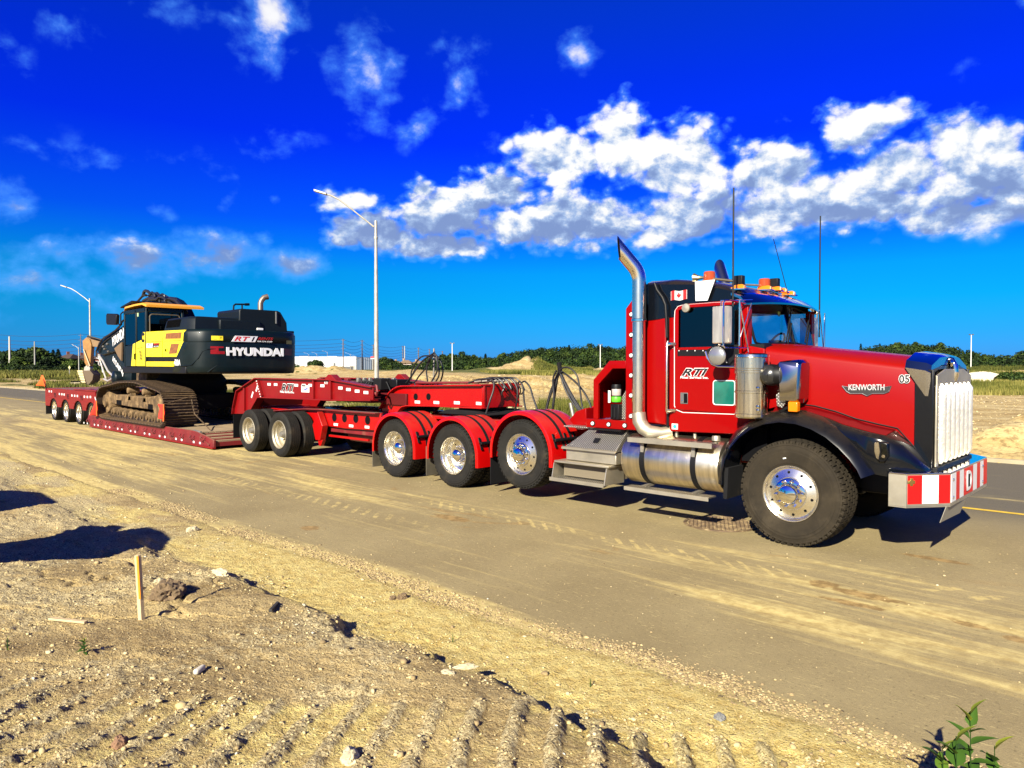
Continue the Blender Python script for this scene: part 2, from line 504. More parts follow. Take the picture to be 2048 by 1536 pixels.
XGR = mat('excavator_dark_paint', (.002, .008, .010), .42, 0, .10, spec=.22, var=.2, dust=(.16, .10, .05), dust_amt=.07, dust_scale=1.6)
XTOP = mat('excavator_cover_paint', (.003, .007, .010), .5, 0, .03, spec=.25, var=.15)
MUD = mat('mud_steel', (.10, .060, .024), .85, .15, var=.5, vscale=5, dust=(.34, .22, .10), dust_amt=.55, dust_scale=4, updust=.5, bump=.9, bscale=25)
MUDD = mat('track_steel', (.055, .034, .020), .6, .3, var=.5, vscale=4, dust=(.30, .19, .09), dust_amt=.42, dust_scale=5, updust=.55, bump=.9, bscale=30)
RUSTG = mat('rusty_grille', (.22, .075, .015), .8, var=.45, vscale=14, bump=.6, bscale=60)
CATY = mat('old_yellow_paint', (.30, .13, .012), .55, var=.25, dust=(.3, .2, .1), dust_amt=.2)
WOOD = mat('raw_wood', (.62, .46, .25), .7, var=.15, vscale=8, aniso=(1, 1, .1))
DWOOD = mat('deck_planks', (.30, .21, .12), .85, var=.35, vscale=2, aniso=(1, .25, 1), dust=(.42, .30, .16), dust_amt=.35, updust=.4)
SPRAY = mat('orange_spray', (.85, .26, .0), .6)
CLOTH = mat('orange_flag_cloth', (.95, .12, .01), .7)
CLOTHR = mat('red_flag_cloth', (.80, .025, .01), .7)
GALV = mat('galvanised_pole', (.46, .44, .37), .5, .35, var=.2, vscale=4)
WPOLE = mat('wood_pole', (.16, .12, .09), .9, var=.3)
CONC = mat('concrete', (.36, .30, .19), .85, var=.15, vscale=3, bump=.3)
GREENL = mat('green_grease', (.10, .55, .02), .5)
TEAL = mat('teal_sticker', (.03, .55, .36), .5)
TEALG = mat('teal_window', (.008, .11, .085), .08, 0, .7, var=.5, vscale=2.4)
BROWNT = mat('brass_emblem', (.20, .12, .03), .5, .6)
PLASTG = mat('grey_plastic', (.10, .10, .10), .5)
def glass(name, col, alpha=.35, rough=.02):
    m = bpy.data.materials.new(name); m.use_nodes = True; N = NT(m.node_tree)
    o = N.n('ShaderNodeOutputMaterial'); g = N.n('ShaderNodeBsdfGlossy'); g.inputs['Roughness'].default_value = rough
    g.inputs['Color'].default_value = (.9, .95, 1, 1)
    t = N.n('ShaderNodeBsdfTransparent'); t.inputs['Color'].default_value = tuple(col)+(1,)
    fr = N.n('ShaderNodeFresnel'); fr.inputs[0].default_value = 1.5
    mx = N.n('ShaderNodeMixShader')
    ge = N.n('ShaderNodeNewGeometry')
    N.l(N.math('MULTIPLY', N.math('MULTIPLY_ADD', fr.outputs[0], .8, alpha*.05), N.math('SUBTRACT', 1.0, ge.outputs['Backfacing'])), mx.inputs[0]); N.l(t.outputs[0], mx.inputs[1]); N.l(g.outputs[0], mx.inputs[2])
    N.l(mx.outputs[0], o.inputs[0]); MATS[name] = m
    return m
GLASS = glass('windshield_glass', (.50, .72, .74))
GLASSD = glass('dark_cab_glass', (.10, .22, .26), .5)
# diamond plate: raised bars from two crossed wave patterns
def plate_mat():
    m = bpy.data.materials.new('diamond_plate'); m.use_nodes = True; N = NT(m.node_tree)
    o = N.n('ShaderNodeOutputMaterial'); b = N.n('ShaderNodeBsdfPrincipled'); N.l(b.outputs[0], o.inputs[0])
    t = N.n('ShaderNodeTexCoord'); v = t.outputs['Object']
    sp = N.n('ShaderNodeSeparateXYZ'); N.l(v, sp.inputs[0])
    yz = N.math('ADD', sp.outputs[1], sp.outputs[2])
    a = N.math('ADD', sp.outputs[0], yz); c = N.math('SUBTRACT', sp.outputs[0], yz)
    k = 2*math.pi/.036
    w1 = N.math('MULTIPLY', N.sstep(N.math('SINE', N.math('MULTIPLY', a, k)), .55, .8), N.sstep(N.math('SINE', N.math('MULTIPLY', c, k)), -.2, .1))
    N.l(N.mix(w1, (.22, .20, .17), (.85, .82, .74)), b.inputs['Base Color'])
    b.inputs['Metallic'].default_value = .8; b.inputs['Roughness'].default_value = .35
    bn = N.n('ShaderNodeBump'); bn.inputs['Strength'].default_value = .8; bn.inputs['Distance'].default_value = .003
    N.l(w1, bn.inputs['Height']); N.l(bn.outputs[0], b.inputs['Normal'])
    MATS['diamond_plate'] = m
    return m
PLATE = plate_mat()

# ================================================================ GROUND
STAINS = [(p_.x, p_.y, ra, rb_) for p_, ra, rb_ in ((Q(1645, 1168, 'z', 0), .14, .12), (Q(1705, 1207, 'z', 0), .26, .07), (Q(1730, 1190, 'z', 0), .3, .10), (Q(1942, 1250, 'z', 0), .14, .06), (Q(2040, 1280, 'z', 0), .12, .08), (Q(905, 1036, 'z', 0), .35, .13), (Q(1870, 1118, 'z', 0), .35, .08), (Q(620, 1056, 'z', 0), .15, .12))]
def road_mat():
    m = bpy.data.materials.new('dusty_asphalt'); m.use_nodes = True; N = NT(m.node_tree)
    o = N.n('ShaderNodeOutputMaterial'); b = N.n('ShaderNodeBsdfPrincipled'); N.l(b.outputs[0], o.inputs[0])
    t = N.n('ShaderNodeTexCoord'); v = t.outputs['Object']
    sp = N.n('ShaderNodeSeparateXYZ'); N.l(v, sp.inputs[0]); X, Y = sp.outputs[0], sp.outputs[1]
    fine = N.noise(v, 90, 4, .7); mid = N.noise(v, 9, 6, .65); bigv = N.noise(v, .8, 5, .6)
    streak = N.noise(N.vm('MULTIPLY', v, (.16, 1.5, 1)), 1.1, 8, .62, .4)
    streak2 = N.noise(N.vm('MULTIPLY', v, (.5, 7, 1)), 1.3, 6, .65, .3)
    fl = N.noise(N.vm('MULTIPLY', v, (5, 26, 1)), 2.2, 6, .7, .6)
    nearside = N.sstep(Y, 4.2, 1.5)
    asph = N.mix(N.sstep(fine, .35, .65), (.160, .126, .062), (.310, .248, .132))
    grey = N.mix(N.sstep(fine, .35, .65), (.090, .077, .052), (.18, .154, .105))
    tan = N.mix(N.sstep(bigv, .3, .7), (.27, .208, .098), (.36, .285, .138))
    base = N.mix(N.math('MULTIPLY', nearside, N.math('MULTIPLY_ADD', mid, .6, .45)), N.mix(nearside, grey, asph), tan)
    # spilled sand: belts along the lane, thick where the trucks pull out of the site
    belt = N.math('ADD', N.sstep(N.math('ABSOLUTE', N.math('ADD', Y, 1.15)), 1.15, .05), N.math('MULTIPLY', N.sstep(N.math('ABSOLUTE', N.math('ADD', Y, 2.5)), .8, .1), .35))
    leftsand = N.math('MULTIPLY', N.sstep(X, -5, -10), N.sstep(Y, 1.8, -.4))
    rightsand = N.math('MULTIPLY', N.math('MULTIPLY', N.sstep(X, -1.2, .9), N.sstep(N.math('ABSOLUTE', N.math('ADD', Y, 1.9)), .9, .2)), .55)
    bm_ = N.math('MAXIMUM', N.math('MAXIMUM', N.math('MULTIPLY', belt, .47), N.math('MULTIPLY', leftsand, .52)), rightsand)
    edge = N.sstep(Y, -3.30, -3.72)
    bm_ = N.math('MAXIMUM', bm_, N.math('MULTIPLY', edge, .8))
    s = N.math('ADD', N.math('ADD', N.math('MULTIPLY', streak, .62), N.math('MULTIPLY', streak2, .38)), N.math('MULTIPLY', bm_, .27))
    sand_f = N.sstep(s, .56, .75)
    spk = N.noise(v, 38, 3, .8)
    flecks = N.math('MULTIPLY', N.math('MAXIMUM', N.sstep(fl, .57, .70), N.math('MULTIPLY', N.sstep(spk, .60, .70), .7)), N.math('MULTIPLY', nearside, .75))
    dark = N.math('MULTIPLY', N.sstep(spk, .42, .32), .6)
    base = N.mix(dark, base, (.06, .045, .022))
    sandc = N.mix(N.sstep(mid, .35, .65), (.50, .37, .13), (.76, .61, .24))
    c = N.mix(N.math('MULTIPLY', sand_f, .92), base, sandc)
    c = N.mix(flecks, c, (.62, .50, .22))
    # tyre lug prints: short slanted bars of sand in two bands
    def prints(y0, x0, x1, sl, pitch):
        q = N.math('ADD', X, N.math('MULTIPLY', Y, sl))
        bars = N.sstep(N.math('SINE', N.math('MULTIPLY', N.math('ADD', q, N.math('MULTIPLY', bigv, .3)), 2*math.pi/pitch)), .25, .75)
        band = N.sstep(N.math('ABSOLUTE', N.math('SUBTRACT', Y, y0)), .17, .10)
        rng_ = N.math('MULTIPLY', N.sstep(X, x0, x0+.6), N.sstep(X, x1, x1-.6))
        return N.math('MULTIPLY', N.math('MULTIPLY', bars, band), N.math('MULTIPLY', rng_, N.math('MULTIPLY', N.sstep(mid, .40, .58), N.sstep(bigv, .38, .50))))
    pr = N.math('MAXIMUM', prints(-1.05, -5.0, .8, 1.1, .21), N.math('MAXIMUM', prints(-.55, 1.0, 6, -.8, .34), prints(-2.05, -9.5, -3.2, .9, .24)))
    c = N.mix(N.math('MULTIPLY', pr, .75), c, (.62, .48, .18))
    # dark damp stains
    st = N.noise(N.vm('MULTIPLY', v, (.5, 1.1, 1)), 1.7, 5, .6, .8)
    stain = N.math('MULTIPLY', N.sstep(st, .63, .665), N.math('MULTIPLY', N.sstep(N.math('ABSOLUTE', N.math('ADD', Y, 1.2)), 1.5, .6), .6))
    for (a_, b_, ra, rb_) in STAINS:
        dv_ = N.vm('MULTIPLY', N.vm('SUBTRACT', v, (a_, b_, 0)), (1/ra, 1/rb_, 0))
        f_ = N.sstep(N.math('ADD', N.vm('LENGTH', dv_), N.math('MULTIPLY_ADD', mid, 1.3, -.65)), 1.0, .72)
        stain = N.math('MAXIMUM', stain, f_)
    c = N.mix(N.math('MULTIPLY', stain, .72), c, N.mix(N.sstep(mid, .4, .6), (.20, .115, .035), (.40, .25, .085)))
    c = N.mix(1.0, c, (KA, KA, KA), 'MULTIPLY')
    N.l(c, b.inputs['Base Color']); b.inputs['Roughness'].default_value = .92; b.inputs['Specular IOR Level'].default_value = .25
    bn = N.n('ShaderNodeBump'); bn.inputs['Strength'].default_value = .45; bn.inputs['Distance'].default_value = .008
    N.l(N.math('ADD', N.math('ADD', fine, N.math('MULTIPLY', mid, .6)), N.math('MULTIPLY', fl, .6)), bn.inputs['Height']); N.l(bn.outputs[0], b.inputs['Normal'])
    return m
def dirt_mat():
    m = bpy.data.materials.new('sandy_dirt'); m.use_nodes = True; N = NT(m.node_tree)
    o = N.n('ShaderNodeOutputMaterial'); b = N.n('ShaderNodeBsdfPrincipled'); N.l(b.outputs[0], o.inputs[0])
    t = N.n('ShaderNodeTexCoord'); v = t.outputs['Object']
    at = N.n('ShaderNodeAttribute', attribute_name='sand'); at2 = N.n('ShaderNodeAttribute', attribute_name='rough')
    n1 = N.noise(v, 1.3, 6, .62, .5); n2 = N.noise(v, 11, 6, .7); n3 = N.noise(v, 70, 4, .7)
    brown = N.mix(N.sstep(n1, .35, .65), (.34, .24, .105), (.58, .43, .19))
    sand = N.mix(N.sstep(n2, .3, .7), (.58, .41, .12), (.82, .67, .25))
    c = N.mix(N.sstep(N.math('ADD', at.outputs['Fac'], N.math('MULTIPLY_ADD', n2, .8, -.4)), .25, .75), brown, sand)
    gr = N.mix(N.sstep(n3, .4, .6), (.30, .225, .115), (.78, .68, .40))
    c = N.mix(N.math('MULTIPLY', N.sstep(N.math('ADD', at2.outputs['Fac'], N.math('MULTIPLY_ADD', n2, 1.2, -.6)), .35, .6), .55), c, gr)
    c = N.mix(N.math('MULTIPLY', N.sstep(n3, .54, .66), .7), c, (.74, .62, .34))
    c = N.mix(N.math('MULTIPLY', N.sstep(n3, .46, .36), .7), c, (.12, .075, .03))
    c = N.mix(1.0, c, (KA, KA, KA), 'MULTIPLY')
    N.l(c, b.inputs['Base Color']); b.inputs['Roughness'].default_value = .95; b.inputs['Specular IOR Level'].default_value = .2
    bn = N.n('ShaderNodeBump'); bn.inputs['Strength'].default_value = 1.0; bn.inputs['Distance'].default_value = .035
    N.l(N.math('ADD', N.math('MULTIPLY', n3, .5), n2), bn.inputs['Height']); N.l(bn.outputs[0], b.inputs['Normal'])
    return m
ROADM = road_mat(); DIRTM = dirt_mat()
SK = .0152
def near_edge(x): return -3.62 + SK*x
def far_edge(x): return 9.42 + SK*x
road = B(); xs = [-260, -120, -60, -30, -15, 0, 15, 40, 90]
for i in range(len(xs)-1):
    a, b_ = xs[i], xs[i+1]
    road.add([(a, near_edge(a)-.5, 0), (b_, near_edge(b_)-.5, 0), (b_, far_edge(b_), 0), (a, far_edge(a), 0)], [(0, 1, 2, 3)])
road.build('road', ROADM, kind='structure')
# worn yellow lane line
yl = B()
for i in range(len(xs)-1):
    a, b_ = xs[i], xs[i+1]
    yl.add([(a, 3.60+SK*a, .004), (b_, 3.60+SK*b_, .004), (b_, 3.71+SK*b_, .004), (a, 3.71+SK*a, .004)], [(0, 1, 2, 3)])
YLINE = mat('yellow_road_paint', (.78, .50, .015), .7, var=.15, vscale=9, dust=(.3, .25, .16), dust_amt=.25, dust_scale=14)
yl.build('lane_line', YLINE, kind='structure')
cb = B()
for i in range(len(xs)-1):
    a, b_ = xs[i], xs[i+1]
    ya, yb = far_edge(a), far_edge(b_)
    for (y0, y1, z1) in ((0, .13, .08),):
        cb.add([(a, ya+y0, -.05), (b_, yb+y0, -.05), (b_, yb+y1, -.05), (a, ya+y1, -.05), (a, ya+y0, z1), (b_, yb+y0, z1), (b_, yb+y1, z1), (a, ya+y1, z1)],
               [(0, 3, 2, 1), (4, 5, 6, 7), (0, 1, 5, 4), (1, 2, 6, 5), (2, 3, 7, 6), (3, 0, 4, 7)])
cb.build('kerb', CONC, kind='structure')

# near shoulder and mound: one displaced sheet
camh = np.array([CAM.x, CAM.y])
g9 = fh*math.cos(math.radians(7)) + RT*math.sin(math.radians(7))
t9 = RT*math.cos(math.radians(7)) - fh*math.sin(math.radians(7))
def near_parts(x, y):
    d = near_edge(x) + .16*fbm(x*.7, y*.7, 4, 3) + .05*fbm(x*5, y*5, 3, 9) - y     # distance inside the dirt
    flat = sm(-x, 2.0, 7.0)
    bank = sm(d, .75+.25*fbm(x*.8, y*.3, 3, 21), 1.45)*(1-.55*flat)
    sharp = sm(d, 1.02+.28*fbm(x*.8, y*.3, 3, 21)+.10*fbm(x*4, y*4, 3, 23), 1.16+.28*fbm(x*.8, y*.3, 3, 21)+.10*fbm(x*4, y*4, 3, 23))*(1-.7*flat)
    bank = .5*bank+.5*sharp
    h = -.03 + .055*sm(d, -.12, .22) + .18*bank + .13*sm(d, 1.8, 4.2)
    h = h + .045*fbm(x*.9, y*.9, 4, 5)*sm(d, .5, 1.6)
    gx = (x-camh[0])*g9.x + (y-camh[1])*g9.y
    tx = (x-camh[0])*t9.x + (y-camh[1])*t9.y
    wob = .022*fbm(x*3, y*3, 3, 31)
    far_lim = 3.62 + .16*fbm(tx*1.7, tx*0, 3, 41) - .25*sm(-tx, .9, 1.8)
    mask = sm(gx, 1.2, 1.6)*sm(far_lim-gx, 0, .14)*sm(1.15-tx, 0, .3)*sm(tx+3.6, 0, .5)
    amp = np.clip(.75+.7*fbm(x*1.1, y*1.1, 3, 51), 0, 1)*(.38+.62*sm(tx, -1.15, -.65))
    ph = (tx+wob)/.198
    rib = np.abs(((ph) % 1.0)*2-1)              # 0..1
    ridge = sm(rib, .50, .84)
    gro = mask*amp
    h = h + gro*(.048*ridge-.020)
    rough = sm(d, .4, 1.2)*np.clip(.45+.9*fbm(x*1.1, y*1.1, 4, 61), 0, 1)
    rough = rough*(1-mask) + mask*(.15+.85*ridge)
    cl = fbm(x*16, y*16, 4, 71, .6)
    h = h + sm(d, .1, .7)*(.008+.014*rough)*cl + .012*sm(d, .05, .4)*fbm(x*38, y*38, 3, 81, .7)*(0.3+rough)
    h = h + .016*sm(d, .6, 1.3)*sm(fbm(x*7, y*7, 3, 87), .22, .55)*(.3+rough)*(1-.6*mask)
    # broken crust and small gullies left of the stake
    cr = np.abs(fbm(x*1.6, y*1.6, 4, 91))
    h = h - sm(d, 1.1, 1.6)*.028*sm(.05-cr, 0, .05)*sm(-x, 1.0, 2.0)
    # erosion rill between shoulder and bank
    sandm = np.clip((1-sm(d, .85, 1.35)) + .5*fbm(x*.8, y*1.4, 4, 101)*sm(d, .3, 1) + mask*(1-ridge)*.5, 0, 1)
    sandm = sandm*(1-.8*flat*np.clip(.6+1.2*fbm(x*1.5, y*3, 4, 103), 0, 1))
    rough = np.maximum(rough, flat*sm(d, .05, .4)*np.clip(.5+fbm(x*1.2, y*2.4, 3, 107), 0, 1))
    return h, sandm, rough, d
def axis(fine0, fine1, step, lo, hi, g=1.05):
    a = list(np.arange(fine0, fine1, step)); s = step
    while a[-1] < hi: s *= g; a.append(a[-1]+s)
    s = step; L = [a[0]]
    while L[-1] > lo: s *= g; L.append(L[-1]-s)
    return np.array(L[:0:-1]+a)
ax_ = axis(-3.2, 3.4, .017, -150, 60, 1.018)
ay_ = axis(-7.0, -3.2, .017, -60, -2.9, 1.07)
GX, GY = np.meshgrid(ax_, ay_)
H, SA, RO, DD = near_parts(GX, GY)
H = np.where(DD < -.35, -.05, H)
V = np.stack([GX.ravel(), GY.ravel(), H.ravel()], 1)
ny_, nx_ = GX.shape
idx = np.arange(ny_*nx_).reshape(ny_, nx_)
F = np.stack([idx[:-1, :-1], idx[:-1, 1:], idx[1:, 1:], idx[1:, :-1]], -1).reshape(-1, 4)
raw_mesh('dirt_shoulder', V, F, DIRTM, {'sand': SA.ravel(), 'rough': RO.ravel()}, smooth=True, kind='structure')
def nz(x, y):
    a = near_parts(np.array([float(x)]), np.array([float(y)])); return float(a[0][0])
def ground_hit(px, py):
    """where the line of sight through a pixel meets the near ground"""
    d = ray(px, py); lo = .5
    p = CAM + d*lo
    t = .5
    while t < 60:
        p = CAM + d*t
        if p.z <= max(0.0, nz(p.x, p.y)): break
        t += .02
    return Vector((p.x, p.y, max(0, nz(p.x, p.y))))

# stones
def stone_mat():
    m = bpy.data.materials.new('stones'); m.use_nodes = True; N = NT(m.node_tree)
    o = N.n('ShaderNodeOutputMaterial'); b = N.n('ShaderNodeBsdfPrincipled'); N.l(b.outputs[0], o.inputs[0])
    at = N.n('ShaderNodeAttribute', attribute_name='tone'); t = N.n('ShaderNodeTexCoord')
    c = N.ramp(at.outputs['Fac'], [(0, (.10, .07, .035)), (.3, (.32, .23, .11)), (.6, (.58, .46, .23)), (.85, (.62, .52, .31)), (1, (.72, .66, .50))])
    c = N.mix(N.math('MULTIPLY', N.sstep(N.noise(t.outputs['Object'], 60, 4, .6), .45, .7), .45), c, (.50, .37, .14))
    c = N.mix(1.0, c, (KA, KA, KA), 'MULTIPLY')
    N.l(c, b.inputs['Base Color']); b.inputs['Roughness'].default_value = .9
    bn = N.n('ShaderNodeBump'); bn.inputs['Strength'].default_value = .5; bn.inputs['Distance'].default_value = .004
    N.l(N.noise(t.outputs['Object'], 120, 3, .6), bn.inputs['Height']); N.l(bn.outputs[0], b.inputs['Normal'])
    return m
STONE = stone_mat()
_t = (1+5**.5)/2
ICO = np.array([(-1,_t,0),(1,_t,0),(-1,-_t,0),(1,-_t,0),(0,-1,_t),(0,1,_t),(0,-1,-_t),(0,1,-_t),(_t,0,-1),(_t,0,1),(-_t,0,-1),(-_t,0,1)])/1.9
ICOF = np.array([(0,11,5),(0,5,1),(0,1,7),(0,7,10),(0,10,11),(1,5,9),(5,11,4),(11,10,2),(10,7,6),(7,1,8),(3,9,4),(3,4,2),(3,2,6),(3,6,8),(3,8,9),(4,9,5),(2,4,11),(6,2,10),(8,6,7),(9,8,1)])
def stones(name, px, py, pz, size, tone, label=None):
    n = len(px)
    v = ICO[None]*(1+.45*(rng.random((n, 12, 1))-.5))
    sc = np.stack([.75+.7*rng.random(n), .65+.5*rng.random(n), .45+.4*rng.random(n)], 1)
    v = v*sc[:, None, :]*size[:, None, None]*.5
    a = rng.random(n)*6.283; ca, sa = np.cos(a)[:, None], np.sin(a)[:, None]
    x = v[:, :, 0]*ca - v[:, :, 1]*sa; y = v[:, :, 0]*sa + v[:, :, 1]*ca
    v = np.stack([x+px[:, None], y+py[:, None], v[:, :, 2]+(pz+size*.12)[:, None]], 2)
    F = (ICOF[None]+np.arange(n)[:, None, None]*12).reshape(-1, 3)
    o = raw_mesh(name, v.reshape(-1, 3), F, STONE, {'tone': np.repeat(tone, 12)}, kind='stuff')
    if label: tag(o, label, 'gravel')
    return o
def cone_pts(n, z0, z1, pw=1.0, u0=-200, u1=2250):
    u = u0+(u1-u0)*rng.random(n); Z = z0+(z1-z0)*rng.random(n)**pw
    X = (u-1024)/FPX*Z
    return CAM.x+fh.x*Z+RT.x*X, CAM.y+fh.y*Z+RT.y*X
sx, sy = cone_pts(95000, 2.2, 14, 1.25)
h_, s_, r_, d_ = near_parts(sx, sy)
dens_ = np.where(d_ > .12, .22+.78*np.clip(r_*1.3, 0, 1), 0)
dens_ = dens_*(.55+.9*np.clip(fbm(sx*1.7, sy*1.7, 3, 131)+.3, 0, 1))
dens_ = np.maximum(dens_, .85*np.exp(-((d_-1.05)/.28)**2)*(sx > -3))
dens_ = dens_*np.clip(.35+2.2*np.clip(fbm(sx*4, sy*4, 3, 133), 0, 1), 0, 1.2)
keep = rng.random(len(sx)) < dens_
sx, sy, h_ = sx[keep], sy[keep], h_[keep]
size = np.clip(.010*np.exp(.50*rng.standard_normal(len(sx))), .005, .05)
stones('gravel', sx, sy, h_, size, np.clip(.50+.20*rng.standard_normal(len(sx)), 0, 1), 'loose pale gravel strewn over the sandy mound in the foreground')
sx, sy = cone_pts(30000, 4, 22, 1.0)
d2 = sy-near_edge(sx)
k1 = (d2 > -.1) & (sy < 1.5) & (rng.random(len(sx)) < (.75*np.exp(-np.clip(d2, 0, 9)/.22)+.07+1.3*np.clip(fbm(sx*.5, sy*1.5, 3, 141)-.02, 0, 1)*(sx < -5)*(sy < .6)))
sx, sy = sx[k1], sy[k1]
size = np.clip(.010*np.exp(.45*rng.standard_normal(len(sx))), .004, .04)
stones('gravel', sx, sy, np.zeros(len(sx)), size, np.clip(.42+.22*rng.standard_normal(len(sx)), 0, 1), 'small stones scattered on the dusty asphalt beside the shoulder')

# broken pavement edge: dark aggregate standing in the sand
sx = rng.uniform(-9, 3.4, 26000); sy = near_edge(sx)
h_, s_, r_, d_ = near_parts(sx, sy)
sy = sy+d_+rng.normal(.04, .075, len(sx))      # follow the wandering edge
h_, s_, r_, d_ = near_parts(sx, sy)
k1 = rng.random(len(sx)) < np.clip(.55+.9*fbm(sx*1.3, sy*1.3, 3, 151), 0, 1)
sx, sy, h_ = sx[k1], sy[k1], h_[k1]
size = np.clip(.013*np.exp(.40*rng.standard_normal(len(sx))), .006, .034)
stones('gravel', sx, sy, np.maximum(h_, 0)-size*.12, size, np.clip(.30+.15*rng.standard_normal(len(sx)), 0, 1), 'dark aggregate crumbling out of the pavement edge')

# ---------------------------------------------------------------- far ground
def mound(px, Z, h, sx_, sz_, p=2.0):
    c = P(px, Z); return (c.x, c.y, h, sx_, sz_, p)
MOUNDS = [mound(655, 150, 1.1, 5, 6), mound(622, 156, 1.0, 3.4, 6), mound(700, 140, .5, 4, 8), mound(590, 150, .9, 5, 8), mound(672, 146, .6, 2, 4),
          mound(1062, 128, 1.5, 3.0, 6), mound(1030, 126, .4, 3, 6), mound(1100, 130, .75, 5, 9), mound(1215, 135, .6, 6, 9), mound(990, 126, .7, 5, 9),
          mound(810, 72, .42, 4, 5), mound(2085, 15.9, .62, 1.25, .9), mound(2010, 15.2, .20, .9, .6), mound(1960, 85, .25, 14, 14), mound(2080, 80, .35, 10, 12), mound(1830, 95, .2, 16, 14)]
def Hfar(x, y):
    rx = (x-CAM.x)*RT.x + (y-CAM.y)*RT.y; rz = (x-CAM.x)*fh.x + (y-CAM.y)*fh.y
    rzc = np.maximum(rz, 1)
    u = 1024 + rx/rzc*FPX
    e = y-far_edge(x)
    h = .05 + .07*sm(e, 0, .4) + .05*fbm(x*.25, y*.25, 4, 201)*sm(e, .3, 3) + .022*fbm(x*1.6, y*1.6, 3, 207)*sm(e, .3, 2)
    # long dirt bank left of the tractor: face rises between 46 and 58 m
    lat = sm(u, 560, 800)*(1-.75*sm(u, 1215, 1420))
    bank = 1.15*sm(rz, 46+2*fbm(x*.12, y*.12, 3, 211), 58)
    gul = .34*fbm(rx*1.0+rz*.25, rz*.22, 4, 221)*sm(rz, 45, 50)*(1-sm(rz, 57, 60))
    gul = gul - .38*sm(.085-np.abs(fbm(rx*.55+rz*.35, rz*.10, 3, 223)), 0, .085)*sm(rz, 46, 49)*(1-sm(rz, 57, 60))
    h = h + lat*(bank+gul)
    # grassy rise on the right
    rr = sm(u, 1500, 1800)
    h = h + rr*(.80*sm(rz, 46, 95)+.16*fbm(x*.1, y*.1, 3, 231)*sm(rz, 44, 60))
    h = h + .9*sm(rz, 90, 190)*(1-lat)*(1-rr)*.6 + .12*sm(rz, 90, 160)*lat
    # low windrow of soil by the far kerb, right
    h = h + .20*np.exp(-((e-1.4)/.55)**2)*sm(x, -1.5, .6)*(1+.5*fbm(x*1.5, y*1.5, 3, 241)) + .30*sm(x, -2.0, 3.0)*sm(e, .3, 3.5)*(1-sm(e, 6, 12))*(.8+.4*fbm(x*.8, y*.8, 3, 245))
    for (cx, cy, hh, a, b_, p) in MOUNDS:
        ddx = (x-cx)*RT.x+(y-cy)*RT.y; ddz = (x-cx)*fh.x+(y-cy)*fh.y
        h = h + hh*np.exp(-((ddx/a)**2+(ddz/b_)**2))*(1+.55*fbm(x*.6, y*.6, 4, 251)-.22*sm(.09-np.abs(fbm(x*.5, y*.5, 3, 253)), 0, .09))
    far = sm(rz, 300, 700)
    h = h*(1-far) + 1.2*far
    return h, u, rz, e
def Hf(x, y):
    return float(Hfar(np.array([float(x)]), np.array([float(y)]))[0][0])
us = np.concatenate([np.linspace(-1500, -150, 60), np.linspace(-140, 2180, 640), np.linspace(2200, 4200, 70)])
zs = [6.5]
while zs[-1] < 1500: zs.append(zs[-1]*(1.0105 if zs[-1] < 200 else 1.05))
zs = np.array(zs)
UU, ZZ = np.meshgrid(us, zs)
XX = (UU-1024)/FPX*ZZ
wx = CAM.x+fh.x*ZZ+RT.x*XX; wy = CAM.y+fh.y*ZZ+RT.y*XX
HH, U2, Z2, E2 = Hfar(wx, wy)
inroad = E2 < .05
HH = np.where(inroad, -.06, HH)
gmask = np.zeros_like(HH)
nse = fbm(wx*.12, wy*.12, 4, 261); nse2 = fbm(wx*.6, wy*.6, 3, 262)
gmask = np.maximum(gmask, sm(Z2, 47, 52)*sm(U2, 1700, 1860)*sm(.75+nse*.9+nse2*.3, .35, .7))
gmask = np.maximum(gmask, sm(Z2+nse*10, 60, 70)*sm(U2+(Z2-60)*2, 930, 1050)*(1-sm(Z2, 112, 124)*sm(U2, 960, 1000)*(1-sm(U2, 1180, 1260)))*sm(.9+nse*1.2, .4, .8))
gmask = np.maximum(gmask, sm(Z2, 165, 190)*sm(.9+nse, .3, .8))
gmask = np.maximum(gmask, sm(Z2, 140, 160)*(U2 > 770))
gmask = np.maximum(gmask, sm(E2, .3, 1.5)*(1-sm(E2, 5, 9))*sm(-wx, 12, 22)*sm(.55+nse2*.8+nse, .3, .8))
gmask = np.maximum(gmask, (1-sm(U2, 420, 540))*sm(E2, .5, 2)*sm(.15+nse*1.7+nse2*.6, .3, .8))
gmask = np.maximum(gmask, (1-sm(U2, 300, 430))*sm(Z2, 118, 128))
gmask = np.maximum(gmask, sm(U2+nse*30, 1068, 1085)*(1-sm(U2, 1170, 1190))*sm(Z2, 116, 121)*(1-sm(Z2, 138, 142))*.9)
gmask = np.maximum(gmask, sm(nse2+nse, .25, .5)*sm(Z2, 132, 140)*(U2 > 560)*(U2 < 770)*.8)
gmask = gmask*(1-((Z2 > 200)&(Z2 < 214)&(U2 < 260)))
V = np.stack([wx.ravel(), wy.ravel(), HH.ravel()], 1)
ny_, nx_ = wx.shape
idx = np.arange(ny_*nx_).reshape(ny_, nx_)
F = np.stack([idx[:-1, :-1], idx[:-1, 1:], idx[1:, 1:], idx[1:, :-1]], -1)
F = F[~(inroad[:-1, :-1] & inroad[:-1, 1:] & inroad[1:, 1:] & inroad[1:, :-1])].reshape(-1, 4)
